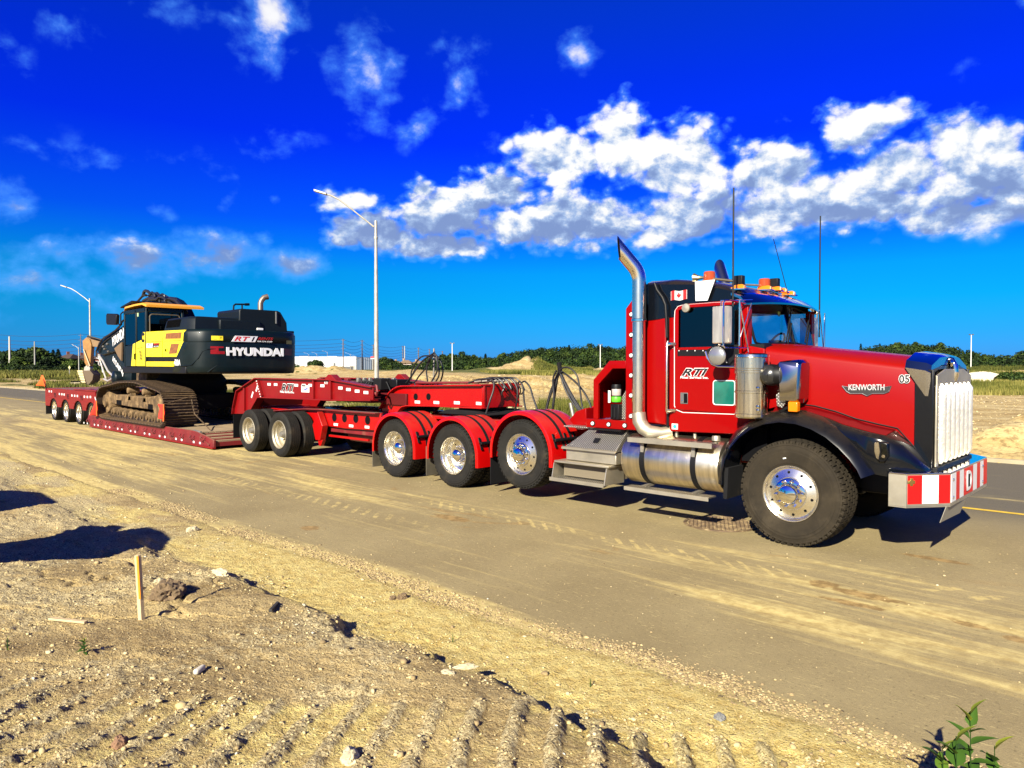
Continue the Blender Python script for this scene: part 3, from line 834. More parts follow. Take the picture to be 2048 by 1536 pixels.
def field_mat():
    m = bpy.data.materials.new('field'); m.use_nodes = True; N = NT(m.node_tree)
    o = N.n('ShaderNodeOutputMaterial'); b = N.n('ShaderNodeBsdfPrincipled'); N.l(b.outputs[0], o.inputs[0])
    t = N.n('ShaderNodeTexCoord'); v = t.outputs['Object']
    at = N.n('ShaderNodeAttribute', attribute_name='grass')
    n1 = N.noise(v, .10, 6, .6, .4); n2 = N.noise(v, .9, 6, .68, .3); n3 = N.noise(v, 7, 5, .7)
    ln = N.noise(N.vm('MULTIPLY', v, (.25, 1.0, 1)), .7, 6, .65, .4)
    d = N.mix(N.sstep(n2, .35, .65), (.38, .26, .10), (.54, .40, .17))
    d = N.mix(N.sstep(ln, .42, .66), d, (.64, .51, .25))
    d = N.mix(N.math('MULTIPLY', N.sstep(n3, .52, .38), .6), d, (.16, .10, .04))
    d = N.mix(N.math('MULTIPLY', N.sstep(n1, .58, .68), .4), d, (.50, .33, .10))
    g = N.mix(N.sstep(n2, .35, .65), (.045, .060, .012), (.15, .155, .035))
    g = N.mix(N.math('MULTIPLY', N.sstep(N.noise(v, .28, 5, .6), .5, .65), .7), g, (.26, .23, .075))
    c = N.mix(N.sstep(N.math('ADD', at.outputs['Fac'], N.math('MULTIPLY_ADD', n3, .5, -.25)), .3, .7), d, g)
    c = N.mix(1.0, c, (KA, KA, KA), 'MULTIPLY')
    N.l(c, b.inputs['Base Color']); b.inputs['Roughness'].default_value = .95; b.inputs['Specular IOR Level'].default_value = .15
    bn = N.n('ShaderNodeBump'); bn.inputs['Strength'].default_value = .9; bn.inputs['Distance'].default_value = .12
    N.l(N.math('ADD', n2, N.math('MULTIPLY', n3, .35)), bn.inputs['Height']); N.l(bn.outputs[0], b.inputs['Normal'])
    return m
FIELD = field_mat()
raw_mesh('field_ground', V, F, FIELD, {'grass': gmask.ravel()}, smooth=True, kind='structure')
# ground on to the horizon and behind the camera
gb = B().add([(-2500, -2500, -.12), (2500, -2500, -.12), (2500, 2500, -.12), (-2500, 2500, -.12)], [(0, 1, 2, 3)])
gb.build('ground', FIELD, kind='structure')

# clods on the far bank and field: stones of soil
cx_, cy_ = cone_pts(16000, 14, 60, 1.0)
hf, uf, zf, ef = Hfar(cx_, cy_)
kk = (ef > .5) & (rng.random(len(cx_)) < .35+.65*np.clip(fbm(cx_*.3, cy_*.3, 3, 271)*2, 0, 1))
stones('soil_clods', cx_[kk], cy_[kk], hf[kk], np.clip(.05*np.exp(.5*rng.standard_normal(kk.sum())), .02, .2), np.clip(.5+.2*rng.standard_normal(kk.sum()), 0, 1), 'loose clods of soil across the bare dirt field beyond the road')

# ---------------------------------------------------------------- vegetation
def leaf_mat(name, c0, c1, c2):
    m = bpy.data.materials.new(name); m.use_nodes = True; N = NT(m.node_tree)
    o = N.n('ShaderNodeOutputMaterial'); b = N.n('ShaderNodeBsdfPrincipled'); N.l(b.outputs[0], o.inputs[0])
    at = N.n('ShaderNodeAttribute', attribute_name='tone')
    c = N.ramp(at.outputs['Fac'], [(0, c0), (.5, c1), (1, c2)])
    c = N.mix(1.0, c, (KA, KA, KA), 'MULTIPLY')
    N.l(c, b.inputs['Base Color']); b.inputs['Roughness'].default_value = .75; b.inputs['Specular IOR Level'].default_value = .2
    return m
LEAF = leaf_mat('tree_leaves', (.005, .013, .002), (.017, .040, .005), (.055, .085, .010))
LEAFY = leaf_mat('bright_tree_leaves', (.015, .032, .004), (.040, .075, .008), (.10, .14, .018))
NEEDLE = leaf_mat('dark_needles', (.004, .012, .004), (.010, .026, .008), (.022, .045, .014))
GRASSM = leaf_mat('dry_grass', (.035, .045, .006), (.12, .125, .018), (.32, .27, .07))
BARK = mat('bark', (.07, .05, .035), .9, var=.3)
def leaf_cloud(cs, rs, nper, lsize, flat=.85, up=.25):
    """leaf quads on and in the lobes: arrays of verts, faces, tone"""
    cs = np.array(cs); rs = np.array(rs)
    k = np.repeat(np.arange(len(cs)), nper)
    n = len(k)
    d = rng.standard_normal((n, 3)); d /= np.linalg.norm(d, axis=1)[:, None]
    d[:, 2] = np.where(d[:, 2] < -.35, -d[:, 2], d[:, 2])
    rad = rs[k]*(.72+.34*rng.random(n))
    rad = rad*(1+.22*vnoise(d[:, 0]*3+k, d[:, 1]*3+d[:, 2]*2, 7))
    c = cs[k]+d*rad[:, None]*np.array([1, 1, flat])
    nrm = d+.75*rng.standard_normal((n, 3)); nrm[:, 2] += up; nrm /= np.linalg.norm(nrm, axis=1)[:, None]
    a = np.cross(nrm, rng.standard_normal((n, 3))); a /= np.linalg.norm(a, axis=1)[:, None]
    b_ = np.cross(nrm, a)
    s = (lsize*(.6+.8*rng.random(n)))[:, None]
    v = np.stack([c-a*s, c-b_*s*.55, c+a*s, c+b_*s*.55], 1).reshape(-1, 3)
    tone = np.clip(.42+.22*rng.standard_normal(n)+.26*rng.standard_normal(len(cs))[k], 0, 1)
    return v, tone
def core(cs, rs, flat=.85, sc=.70):
    n = len(cs); cs = np.array(cs); rs = np.array(rs)
    v = ICO[None]*1.0*(rs*sc)[:, None, None]*np.array([1, 1, flat]) + cs[:, None]
    F = (ICOF[None]+np.arange(n)[:, None, None]*12).reshape(-1, 3)
    return v.reshape(-1, 3), F
def foliage(name, cs, rs, nper, lsize, m, parent=None, flat=.85, **kw):
    v, tone = leaf_cloud(cs, rs, nper, lsize, flat)
    cv, cf = core(cs, rs, flat)
    nq = len(v)//4
    q = np.arange(nq*4).reshape(-1, 4)
    tri = np.concatenate([q[:, [0, 1, 2]], q[:, [0, 2, 3]]])
    F = np.concatenate([tri, cf+nq*4]); V = np.concatenate([v, cv])
    tn = np.concatenate([np.repeat(tone, 4), np.full(len(cv), .05)])
    return raw_mesh(name, V, F, m, {'tone': tn}, parent=parent, **kw)
def broad_tree(px, Z, top_py, width, label, m=None, base_py=None, lobes=11, group=None, nper=230, zb=None):
    zb = Hf(*P(px, Z).xy) if zb is None else zb
    zt = zat(top_py, Z); c = P(px, Z, zb); hgt = zt-zb
    t = thing('broadleaf_tree', c, label, 'tree', group)
    B().tube([(c.x, c.y, zb-.2), (c.x+.1, c.y, zb+hgt*.3), (c.x-.1, c.y+.1, zb+hgt*.7)], [hgt*.035, hgt*.026, hgt*.01], 7).build('trunk', BARK, t)
    cs = []; rs = []
    for i in range(lobes):
        a = i*2.4; q = (i+.5)/lobes
        r = width*.5*(math.sin(math.pi*min(1, q*.85+.12))**.7)*random.uniform(.45, .8)
        cs.append((math.cos(a)*r, math.sin(a)*r, hgt*(.30+.55*q))); rs.append(width*random.uniform(.20, .30)*(1.1-.35*q))
    cs.append((0, 0, hgt-width*.22)); rs.append(width*.22)
    cs.append((0, 0, hgt*.5)); rs.append(width*.33)
    foliage('crown', cs, rs, nper, width*.045, m or LEAF, t)
    return t
def conifer(px, Z, top_py, width, label, zb=None):
    zb = Hf(*P(px, Z).xy) if zb is None else zb
    zt = zat(top_py, Z); c = P(px, Z, zb); hgt = zt-zb
    t = thing('conifer_tree', c, label, 'tree')
    B().tube([(c.x, c.y, zb-.2), (c.x, c.y, zt-.3)], [hgt*.022, .03], 6).build('trunk', BARK, t)
    vs = []; tn = []
    n = 900
    q = rng.random(n)**.8; a = rng.random(n)*6.283
    layer = np.abs((q*11) % 1-.2)
    r = width*.5*(1-q)*(.75+.35*rng.random(n))*(1-.35*layer)+.1
    x = np.cos(a)*r*rng.random(n)**.4; y = np.sin(a)*r*rng.random(n)**.4; z = hgt*(.08+.92*q)-.22*r
    s = width*.06*(1.2-.6*q)
    dx, dy = np.cos(a)*s*2, np.sin(a)*s*2
    v = np.stack([np.stack([x-dx, y-dy, z+.3*s], 1), np.stack([x+dy*.4, y-dx*.4, z], 1), np.stack([x+dx, y+dy, z-.7*s], 1), np.stack([x-dy*.4, y+dx*.4, z], 1)], 1).reshape(-1, 3)
    raw_mesh('crown', v, np.arange(n*4).reshape(-1, 4), NEEDLE, {'tone': np.repeat(rng.random(n), 4)}, parent=t)
    return t
# left group behind the road
LT = [(8, 205, 704, 9, 'dark round tree at the left edge of the photo', 0), (27, 210, 703, 7, 'dark leafy tree left of the pale mast', 0),
      (52, 200, 700, 8.5, 'leafy tree with house wall showing beside it', 0), (74, 195, 698, 9, 'tallest round tree behind the short grey pole', 0),
      (90, 200, 704, 7, 'round tree right of the short grey pole', 0), (36, 190, 712, 5, 'small bushy tree under the pale mast', 1),
      (98, 185, 716, 6, 'low dark tree in front of the brick house', 0), (148, 180, 722, 6, 'low green tree just left of the tall utility pole', 1),
      (128, 200, 719, 6, 'low dark tree beside the brick house wall', 0)]
for (a, z_, tp, w_, lb, k_) in LT:
    broad_tree(a, z_, tp, w_, lb, LEAFY if k_ else LEAF)
conifer(107, 215, 699, 5.0, 'left one of the two pointed conifers beyond the road')
conifer(117, 212, 698, 5.4, 'right one of the two pointed conifers beyond the road')
conifer(41, 220, 706, 4.0, 'small conifer between the round trees at left')
broad_tree(772, 300, 717, 8, 'lone dark tree left of the far houses')
broad_tree(632, 330, 722, 8, 'small bush in front of the white warehouse')
broad_tree(783, 320, 725, 9, 'low trees beside the far houses')
conifer(1721, 250, 687, 4.0, 'lone conifer rising left of the right-hand wood')
conifer(1938, 240, 704, 6, 'conifer behind the right-hand light mast')
conifer(1759, 240, 687, 4, 'conifer poking out of the right-hand wood')
conifer(971, 262, 707, 4.5, 'pointed conifer in the far left part of the wood')
conifer(1138, 250, 690, 5, 'small conifer on the crest of the wooded hill')
broad_tree(2028, 63, 752, 2.6, 'round dark shrub on the grassy rise at the right edge', LEAF, lobes=6, nper=260)
broad_tree(1950, 66, 765, 2.0, 'low dark shrub on the grassy rise beside the grille', LEAF, lobes=6, nper=260)
# far wooded hill: hundreds of crowns read as one mass
def wood(name, prof, Z0, label, m=LEAF, step=5.5, rows=4):
    cs = []; rs = []
    us_ = np.arange(prof[0][0], prof[-1][0], step)
    pu = [p[0] for p in prof]; pt = [p[1] for p in prof]
    for r in range(rows):
        Z = Z0-r*9
        for u in us_:
            top = np.interp(u, pu, pt)+r*(740-np.interp(u, pu, pt))*.23+random.uniform(-2.0, 2.4)
            uu = u+random.uniform(-3, 3)
            rad = random.uniform(1.6, 4.2)*(Z/250)
            zt = zat(top, Z); c = P(uu, Z+random.uniform(-4, 4), zt-rad*.85)
            cs.append(tuple(c)); rs.append(rad)
            if random.random() < .12: cs.append((c.x, c.y, c.z+rad*.75)); rs.append(rad*.45)
            if c.z-rad > 1: cs.append((c.x, c.y, c.z-rad*1.1)); rs.append(rad)
            if c.z-rad*2.4 > 1: cs.append((c.x, c.y, c.z-rad*2.3)); rs.append(rad)
    o = foliage(name, cs, rs, 110, .40*Z0/250, m, kind='stuff')
    return tag(o, label, 'woodland')
wood('far_wood', [(855, 716), (880, 714), (905, 708), (925, 710), (960, 716), (985, 718), (1005, 712), (1030, 704), (1060, 699), (1090, 699), (1120, 695), (1160, 694), (1200, 692), (1250, 698), (1300, 700), (1400, 704), (1500, 701), (1600, 706), (1690, 712), (1735, 716)], 255, 'dark wooded hill behind the dirt field left of the cab')
wood('far_wood', [(1735, 693), (1750, 691), (1780, 690), (1800, 687), (1835, 690), (1870, 689), (1900, 693), (1930, 703), (1960, 711), (1990, 711), (2010, 713), (2060, 708), (2120, 702)], 235, 'dark wood along the skyline behind the hood and grille')
wood('tree_line', [(380, 727), (450, 724), (520, 725), (600, 729)], 300, 'low hedge line behind the excavator', rows=2)
wood('tree_line', [(762, 730), (800, 731), (850, 729), (870, 726)], 270, 'thin dark hedge in front of the far houses', rows=1)
wood('tree_line', [(-80, 728), (0, 727), (60, 729), (165, 730), (230, 729)], 190, 'dark hedge below the trees at the left edge', rows=2)
# grass and weeds
def tufts(name, x, y, z, hgt, label, m=GRASSM, blades=6, wid=.16, tone0=.5):
    n = len(x); k = np.repeat(np.arange(n), blades); N_ = len(k)
    a = rng.random(N_)*6.283; h = hgt[k]*(.55+.6*rng.random(N_)); r = h*wid
    ox = (rng.random(N_)-.5)*hgt[k]*.7; oy = (rng.random(N_)-.5)*hgt[k]*.7
    lean = .35*h*rng.random(N_)
    bx, by, bz = x[k]+ox, y[k]+oy, z[k]
    dx, dy = np.cos(a), np.sin(a); ex, ey = -dy*r*.5, dx*r*.5
    v = np.stack([np.stack([bx-ex, by-ey, bz], 1), np.stack([bx+ex, by+ey, bz], 1), np.stack([bx+dx*lean, by+dy*lean, bz+h], 1)], 1).reshape(-1, 3)
    tone = np.clip(tone0+.3*fbm(x*.2, y*.2, 3, 301)[k]*2+.15*rng.standard_normal(N_), 0, 1)
    o = raw_mesh(name, v, np.arange(N_*3).reshape(-1, 3), m, {'tone': np.repeat(tone, 3)}, kind='stuff')
    return tag(o, label, 'grass')
def grass_zone(n, u0, u1, z0, z1, test, h0, label, **kw):
    u = u0+(u1-u0)*rng.random(n); Z = z0+(z1-z0)*rng.random(n)
    X = (u-1024)/FPX*Z; x = CAM.x+fh.x*Z+RT.x*X; y = CAM.y+fh.y*Z+RT.y*X
    h, uu, zz, e = Hfar(x, y)
    k = test(x, y, uu, zz, e)
    return tufts('grass', x[k], y[k], h[k], h0*(.5+.9*rng.random(k.sum())), label, **kw)
grass_zone(16000, 1880, 2150, 46, 110, lambda x, y, u, z, e: (fbm(x*.12, y*.12, 4, 261) > -.28), .32, 'rough green and yellow grass on the rise right of the grille')
grass_zone(9000, 960, 1260, 60, 116, lambda x, y, u, z, e: (fbm(x*.12, y*.12, 4, 261) > -.3) & (u > 1010-(z-62)*1.0), .32, 'green weeds covering the slope under the sandy pile')
grass_zone(3000, 1062, 1185, 118, 134, lambda x, y, u, z, e: u > 1066+12*fbm(x*.5, y*.5, 2, 9), .4, 'green weeds over the top and right flank of the sandy pile')
grass_zone(26000, 380, 900, 22, 58, lambda x, y, u, z, e: (e > .35) & (e < 7+3*fbm(x*.2, y*.2, 3, 5)) & (x < -13) & (fbm(x*.4, y*.4, 3, 303) > -.15), .26, 'roadside weeds beyond the far kerb behind the gooseneck')
grass_zone(16000, -80, 430, 60, 120, lambda x, y, u, z, e: (e > .3) & (fbm(x*.15, y*.25, 3, 305) > .22), .36, 'patchy grass between the far kerb and the lamp post at left')
grass_zone(12000, -80, 430, 118, 190, lambda x, y, u, z, e: (e > .3), .75, 'tall green grass strip in front of the left trees', wid=.2)
grass_zone(7000, 1080, 1210, 19, 34, lambda x, y, u, z, e: (e > .4) & (e < 9) & (fbm(x*.9, y*.9, 3, 307) > .12), .38, 'tall dry weeds beyond the kerb seen under the hose stand', wid=.07, tone0=.55)

# ================================================================ WHEELS
YF = 2.46                                    # far outer tyre face
_wc = {}
def tyre_mesh(R, w, kind, rr=.292):
    b = B(); seg = 72
    if kind == 'rib':
        base = R
        g = w/9.0; tread = [(R-.012, .018)]
        y = .030
        nr = 5; rw = (w-.06)/(nr+(nr-1)*.22); 
        for i in range(nr):
            tread += [(R, y), (R, y+rw)]
            y += rw
            if i < nr-1:
                tread += [(R-.013, y+.002), (R-.013, y+rw*.22-.002)]; y += rw*.22
        tread += [(R-.012, w-.018)]
    else:
        tread = [(R-.034, .012), (R-.026, .03), (R-.022, w/2), (R-.026, w-.03), (R-.034, w-.012)]
    m = rr+(R-rr)*.55
    sideA = [(rr-.004, .030), (rr+.010, .014), (rr+.026, .008), (rr+.032, .003), (m-.02, -.010), (m, -.012), (m+.004, -.009), (m+.03, -.010), (m+.034, -.006), (R-.055, .000), (R-.050, -.003), (R-.038, -.001), (R-.034, .004)]
    sideB = [(r, w-y) for r, y in reversed(sideA)]
    b.lathe(sideA+tread+sideB, (0, 0, 0), 'y', seg, closed=True)
    if kind == 'block':
        nb, rows = (52, 5) if R > .53 else (48, 4)
        rw = (w-.03)/rows
        for j in range(rows):
            y0 = .012+j*rw+.006; y1 = .012+(j+1)*rw-.006
            edge0 = .012 if j == 0 else 0; edge1 = .012 if j == rows-1 else 0
            for k in range(nb):
                a0 = 2*math.pi*(k+(.5 if j % 2 else 0)+.06)/nb; a1 = a0+2*math.pi*.80/nb
                am = (a0+a1)/2; tw = .012*(1 if j % 2 else -1)
                vs = []
                for (rad, e) in ((R-.034, 0), (R, 1)):
                    for (a, t) in ((a0, 0), (am, tw/R), (a1, 0)):
                        for (yy, ee) in ((y0, edge0), (y1, edge1)):
                            r2 = rad-(ee if e else 0)*.6
                            y2 = yy
                            vs.append((r2*math.cos(a), y2+(.004 if a == am else 0)*(1 if j % 2 else -1), r2*math.sin(a)))
                b.add(vs, [(6, 7, 9, 8), (8, 9, 11, 10), (0, 1, 7, 6), (4, 10, 11, 5), (0, 6, 8, 2), (2, 8, 10, 4), (1, 3, 9, 7), (3, 5, 11, 9)])
        # shoulder lugs running down the sidewall
        for k in range(nb):
            a = 2*math.pi*(k+.5)/nb
            ca, sa_ = math.cos(a), math.sin(a)
            t = (-sa_*.008, ca*.008)
            for yy in (0, w):
                s_ = 1 if yy == 0 else -1
                vs = [((R-.055)*ca-t[0], yy-.004*s_, (R-.055)*sa_-t[1]), ((R-.055)*ca+t[0], yy-.004*s_, (R-.055)*sa_+t[1]),
                      ((R-.012)*ca+t[0]*1.6, yy+.004*s_, (R-.012)*sa_+t[1]*1.6), ((R-.012)*ca-t[0]*1.6, yy+.004*s_, (R-.012)*sa_-t[1]*1.6)]
                vs2 = [((R-.055)*ca-t[0], yy+.02*s_, (R-.055)*sa_-t[1]), ((R-.055)*ca+t[0], yy+.02*s_, (R-.055)*sa_+t[1]),
                       ((R-.012)*ca+t[0]*1.6, yy+.02*s_, (R-.012)*sa_+t[1]*1.6), ((R-.012)*ca-t[0]*1.6, yy+.02*s_, (R-.012)*sa_-t[1]*1.6)]
                b.add(vs+vs2, [(0, 1, 2, 3), (0, 4, 5, 1), (1, 5, 6, 2), (2, 6, 7, 3), (3, 7, 4, 0)])
    return b
def mk(name, b, m, smooth=True, ang=35):
    o = b.build(name, m, None, smooth=smooth, ang=ang)
    me = o.data; bpy.data.objects.remove(o); return me
def bolts(b, rc, y0, y1, r, n, off=0.5, seg=8):
    for k in range(n):
        a = 2*math.pi*(k+off)/n
        x, z = rc*math.cos(a), rc*math.sin(a)
        b.tube([(x, y1, z), (x, y0+.006, z), (x, y0, z)], [r, r*.9, r*.45], seg)
def wheel_meshes(kind, R, w, tread, rub, alu):
    key = (kind, R, w, tread, rub.name, alu.name)
    if key in _wc: return _wc[key]
    L = [('tyre', mk('tyre', tyre_mesh(R, w, tread), rub, ang=28), 0)]
    if kind in ('steer', 'lift'):
        prof = [(.296, .030), (.300, .006), (.296, -.002), (.288, -.002), (.284, .010), (.270, .020), (.262, .034), (.258, .040), (.20, .022), (.172, .012), (.168, .006), (.11, .004), (.0, .004)]
        L.append(('rim', mk('rim', B().lathe(prof, (0, 0, 0), 'y', 56), alu), 0))
        hb = B()
        for k in range(10):
            a = 2*math.pi*k/10
            cx, cz = .222*math.cos(a), .222*math.sin(a)
            hb.lathe([(0.0, .0235), (.0135, .0235), (.0155, .034)], (cx, 0, cz), 'y', 12)
        L.append(('hand_hole', mk('hand_hole', hb, VOID), 0))
        hc = B().lathe([(.165, .004), (.165, -.010), (.160, -.014), (.112, -.018), (.108, -.022), (.104, -.062), (.090, -.082), (.055, -.094), (.0, -.098)], (0, 0, 0), 'y', 40)
        L.append(('hub_cap', mk('hub_cap', hc, CHROME), 0))
        nb = B(); bolts(nb, .1375, -.052, 0, .019, 10)
        L.append(('lug_nuts', mk('lug_nuts', nb, CHROME), 0))
    else:
        dp = .165
        prof = [(.296, .030), (.300, .006), (.296, -.002), (.288, -.002), (.284, .012), (.272, .024), (.268, .07), (.250, .09), (.246, dp-.02), (.235, dp), (.20, dp+.012), (.14, dp+.014), (.0, dp+.016)]
        L.append(('rim', mk('rim', B().lathe(prof, (0, 0, 0), 'y', 56), alu), 0))
        hb = B()
        for k in range(8):
            a = 2*math.pi*k/8
            hb.lathe([(0.0, dp+.0095), (.022, dp+.0095), (.024, dp+.012)], (.212*math.cos(a), 0, .212*math.sin(a)), 'y', 12)
        L.append(('hand_hole', mk('hand_hole', hb, VOID), 0))
        if kind == 'drive':
            hc = B().lathe([(.118, dp+.01), (.115, .10), (.108, .075), (.085, .050), (.045, .036), (0, .032)], (0, 0, 0), 'y', 36)
            L.append(('hub_cap', mk('hub_cap', hc, CHROME), 0))
        else:
            hc = B().lathe([(.10, dp+.01), (.085, dp-.05), (.070, dp-.10), (.060, dp-.125), (.0, dp-.13)], (0, 0, 0), 'y', 28)
            L.append(('hub', mk('hub', hc, STEEL), 0))
        nb = B(); bolts(nb, .145, dp-.03, dp+.01, .017, 10)
        L.append(('lug_nuts', mk('lug_nuts', nb, CHROME if kind == 'drive' else STEEL), 0))
    # inner dual tyre
    _wc[key] = L
    return L
def wheel(parent, x, y, z, near=True, kind='drive', R=.5, w=.27, tread='block', rub=RUBBER, alu=ALU, dual=True, spin=0.0, label=None):
    e = hub_empty('wheel', (x, y, z), parent, label)
    e.rotation_euler = (0, spin, 0 if near else math.pi)
    for nm, me, _ in wheel_meshes(kind, R, w, tread, rub, alu):
        o = bpy.data.objects.new(nm, me); COL.objects.link(o); o.parent = e; ORG[o.name] = ORG[e.name]
        if nm in ('lug_nuts', 'hand_hole'): o['kind'] = 'stuff'
    if dual:
        me = wheel_meshes(kind, R, w, tread, rub, alu)[0][1]
        o = bpy.data.objects.new('tyre', me); COL.objects.link(o); o.parent = e; o.location = (0, w+.055, 0)
    return e
def axle(parent, x, z, r=.06, m=None):
    return B().cyl((x, .3, z), (x, YF-.3, z), r, 12).build('axle', m or BLACKR, parent, smooth=True)

# ================================================================ TRACTOR
T = thing('semi_truck', (-3.0, 1.23, 0), 'red heavy-haul tractor with chrome grille, black fenders and tall exhaust stacks', 'truck')
def SX(pts, y=.25): return [tuple(Q(a, b_, 'y', y)[i] for i in (0, 2)) for a, b_ in pts]
YC = 1.23
wheel(T, -.02, 0, .555, True, 'steer', .56, .40, 'block', RUBBERD, ALU, False, .2, 'front wheel with polished disc and dusty brown sidewall')
wheel(T, -.02, YF, .555, False, 'steer', .56, .40, 'block', RUBBERD, ALU, False)
for (x_, z_, k_, d_) in ((-3.885, .645, 'lift', False), (-5.355, .50, 'drive', True), (-6.865, .50, 'drive', True)):
    wheel(T, x_, 0.0, z_, True, k_, .5, .28 if d_ else .34, 'block', RUBBER, ALU, d_, .1, 'raised lift-axle wheel with chrome hub' if not d_ else None)
    wheel(T, x_, YF, z_, False, k_, .5, .28 if d_ else .34, 'block', RUBBER, ALU, d_)
    axle(T, x_, z_)
axle(T, -.02, .5)
tg = B().obox((-.075, -.014, .925), (.016, 0, .004), (0, .002, 0), (-.002, 0, .006)); tg.build('tyre_tag', WHITE, T)

# frame
for y_ in (.83, 1.55):
    B().box(-7.75, 1.0, y_, y_+.08, .72, 1.0).build('frame_rail', REDJ, T, bevel=.01)
cm = B()
for x_ in (-7.7, -6.1, -4.6, -3.0, -1.2): cm.box(x_-.05, x_+.05, .912, 1.548, .76, .96)
cm.build('cross_member', REDJ, T, bevel=.01)
B().box(-7.8, -3.2, .62, .828, .99, 1.04).build('frame_deck', REDJ, T, bevel=.008)
B().box(-7.8, -3.2, 1.632, 1.84, .99, 1.04).build('frame_deck', REDJ, T, bevel=.008)
fw = B().prism([(-6.55, 1.085), (-6.3, 1.16), (-5.6, 1.16), (-5.35, 1.11), (-5.35, 1.085)], .70, 1.76)
fw.box(-6.2, -5.7, .75, 1.70, 1.045, 1.083)
fw.build('fifth_wheel', BLACKR, T, bevel=.01)
# suspension, springs and shadowed underside
us_ = B()
for x_ in (-.02, -5.355, -6.865, -3.885):
    us_.box(x_-.5, x_+.5, .70, .80, .52, .60).box(x_-.5, x_+.5, 1.66, 1.76, .52, .60)
us_.box(-.75, .8, .7, 1.76, .55, .72).box(-2.9, -.9, .95, 1.5, .45, .72)
us_.build('suspension', BLACK, T, bevel=.01)['kind'] = 'stuff'
sh = B().cyl((-5.2, 1.23, .58), (-1.5, 1.23, .70), .055, 12); sh.build('drive_shaft', BLACKR, T, smooth=True)

# quarter fenders over the rear wheels
def quarter_fender(x, z, R, near=True):
    sg = 1 if near else -1
    Y = lambda v: v if near else YF-v
    b = B(); arc = [math.pi*k/26 for k in range(27)]
    arc = [-.0]+arc+[math.pi]
    prof = []          # (dr, y) outer skin with rolled near edge
    for (dr, yy) in ((.0, .62), (.0, .0), (-.008, -.028), (-.028, -.036), (-.060, -.034), (-.060, -.026), (-.030, -.024), (-.016, -.012), (-.016, .62)):
        prof.append((dr, yy))
    secs = []
    for i, a in enumerate(arc):
        dz = 0
        if i == 0: dz = -.14
        if i == len(arc)-1: dz = -.10
        secs.append([(x+(R+dr)*math.cos(a), Y(yy), z+(R+dr)*math.sin(a)+dz) for dr, yy in prof])
    b.loft(secs)
    f = b.build('quarter_fender', REDF, T, smooth=True, ang=40)
    for y0 in (.20, .40):
        s2 = [[(x+(R+dr)*math.cos(a), Y(yy), z+(R+dr)*math.sin(a)) for dr, yy in ((.003, y0), (.003, y0+.055), (.006, y0+.055), (.006, y0))] for a in arc[2:-3]]
        B().loft(s2).build('strap', BLACKR if near else BLACKR, f)
    a = .36
    px_, pz_ = x+(R+.035)*math.cos(a), z+(R+.035)*math.sin(a)
    br = B().cyl((px_, Y(.02), pz_), (px_, Y(.80), pz_-.0), .026, 10)
    for yy in (.05, .30, .50):
        br.obox((px_-.01, Y(yy), pz_), (.018*math.cos(a+1.57), 0, .018*math.sin(a+1.57)), (0, .03, 0), (.012*math.cos(a), 0, .012*math.sin(a)))
        br.obox((x+(R+.008)*math.cos(a-.0), Y(yy), z+(R+.008)*math.sin(a)), (-math.sin(a)*.10, 0, math.cos(a)*.10), (0, .022, 0), (.006*math.cos(a), 0, .006*math.sin(a)))
    br.build('bracket', BLACK, f, bevel=.004)
    return f
for (x_, z_) in ((-3.885, .655), (-5.355, .505), (-6.865, .505)):
    for nr in (True, False): quarter_fender(x_, z_, .615, nr)
for (x_, z0, m_) in ((-4.50, .15, BLACKR), (-6.0, .12, None), (-7.50, .12, None)):
    mm = m_ or mat('dusty_mud_flap', (.10, .085, .055), .85, var=.3, dust=(.25, .19, .11), dust_amt=.3)
    for (a, b_) in ((.0, .60), (YF-.60, YF)):
        B().add([(x_, a, z0), (x_, b_, z0), (x_, b_, .60), (x_, a, .60), (x_-.012, a, z0), (x_-.012, b_, z0), (x_-.012, b_, .60), (x_-.012, a, .60)],
                [(0, 1, 2, 3), (4, 7, 6, 5), (0, 4, 5, 1), (1, 5, 6, 2), (2, 6, 7, 3), (3, 7, 4, 0)]).build('mud_flap', mm, T)

# ---- hood
xs_ = [-.47, -.30, -.10, .10, .30, .50, .70, .88, 1.05]
zb_ = [1.40, 1.45, 1.455, 1.435, 1.385, 1.315, 1.27, 1.235, 1.03]
def hood_y(x): return .30+(.49-.30)*(x+.47)/1.52
def hood_zc(x): return 2.095+(1.885-2.095)*(x+.47)/1.52
def hood_zt(x): return 2.165+(2.005-2.165)*(x+.47)/1.35
secs = []
for x_, zb in zip(xs_, zb_):
    y0 = hood_y(x_); zc = hood_zc(x_); zt = hood_zt(x_)
    half = [(y0-.012, zb), (y0-.018, (zb+zc)/2), (y0, zc-.05), (y0+.012, zc-.015), (y0+.04, zc+.012), (y0+.20, (zc*.35+zt*.65)-.005), (y0+.27, zt-.012), (YC-.1, zt)]
    secs.append([(x_, a, b_) for a, b_ in half]+[(x_, 2*YC-a, b_) for a, b_ in reversed(half)])
hood = B().loft(secs, close=True).build('hood', RED, T, smooth=True, ang=50)
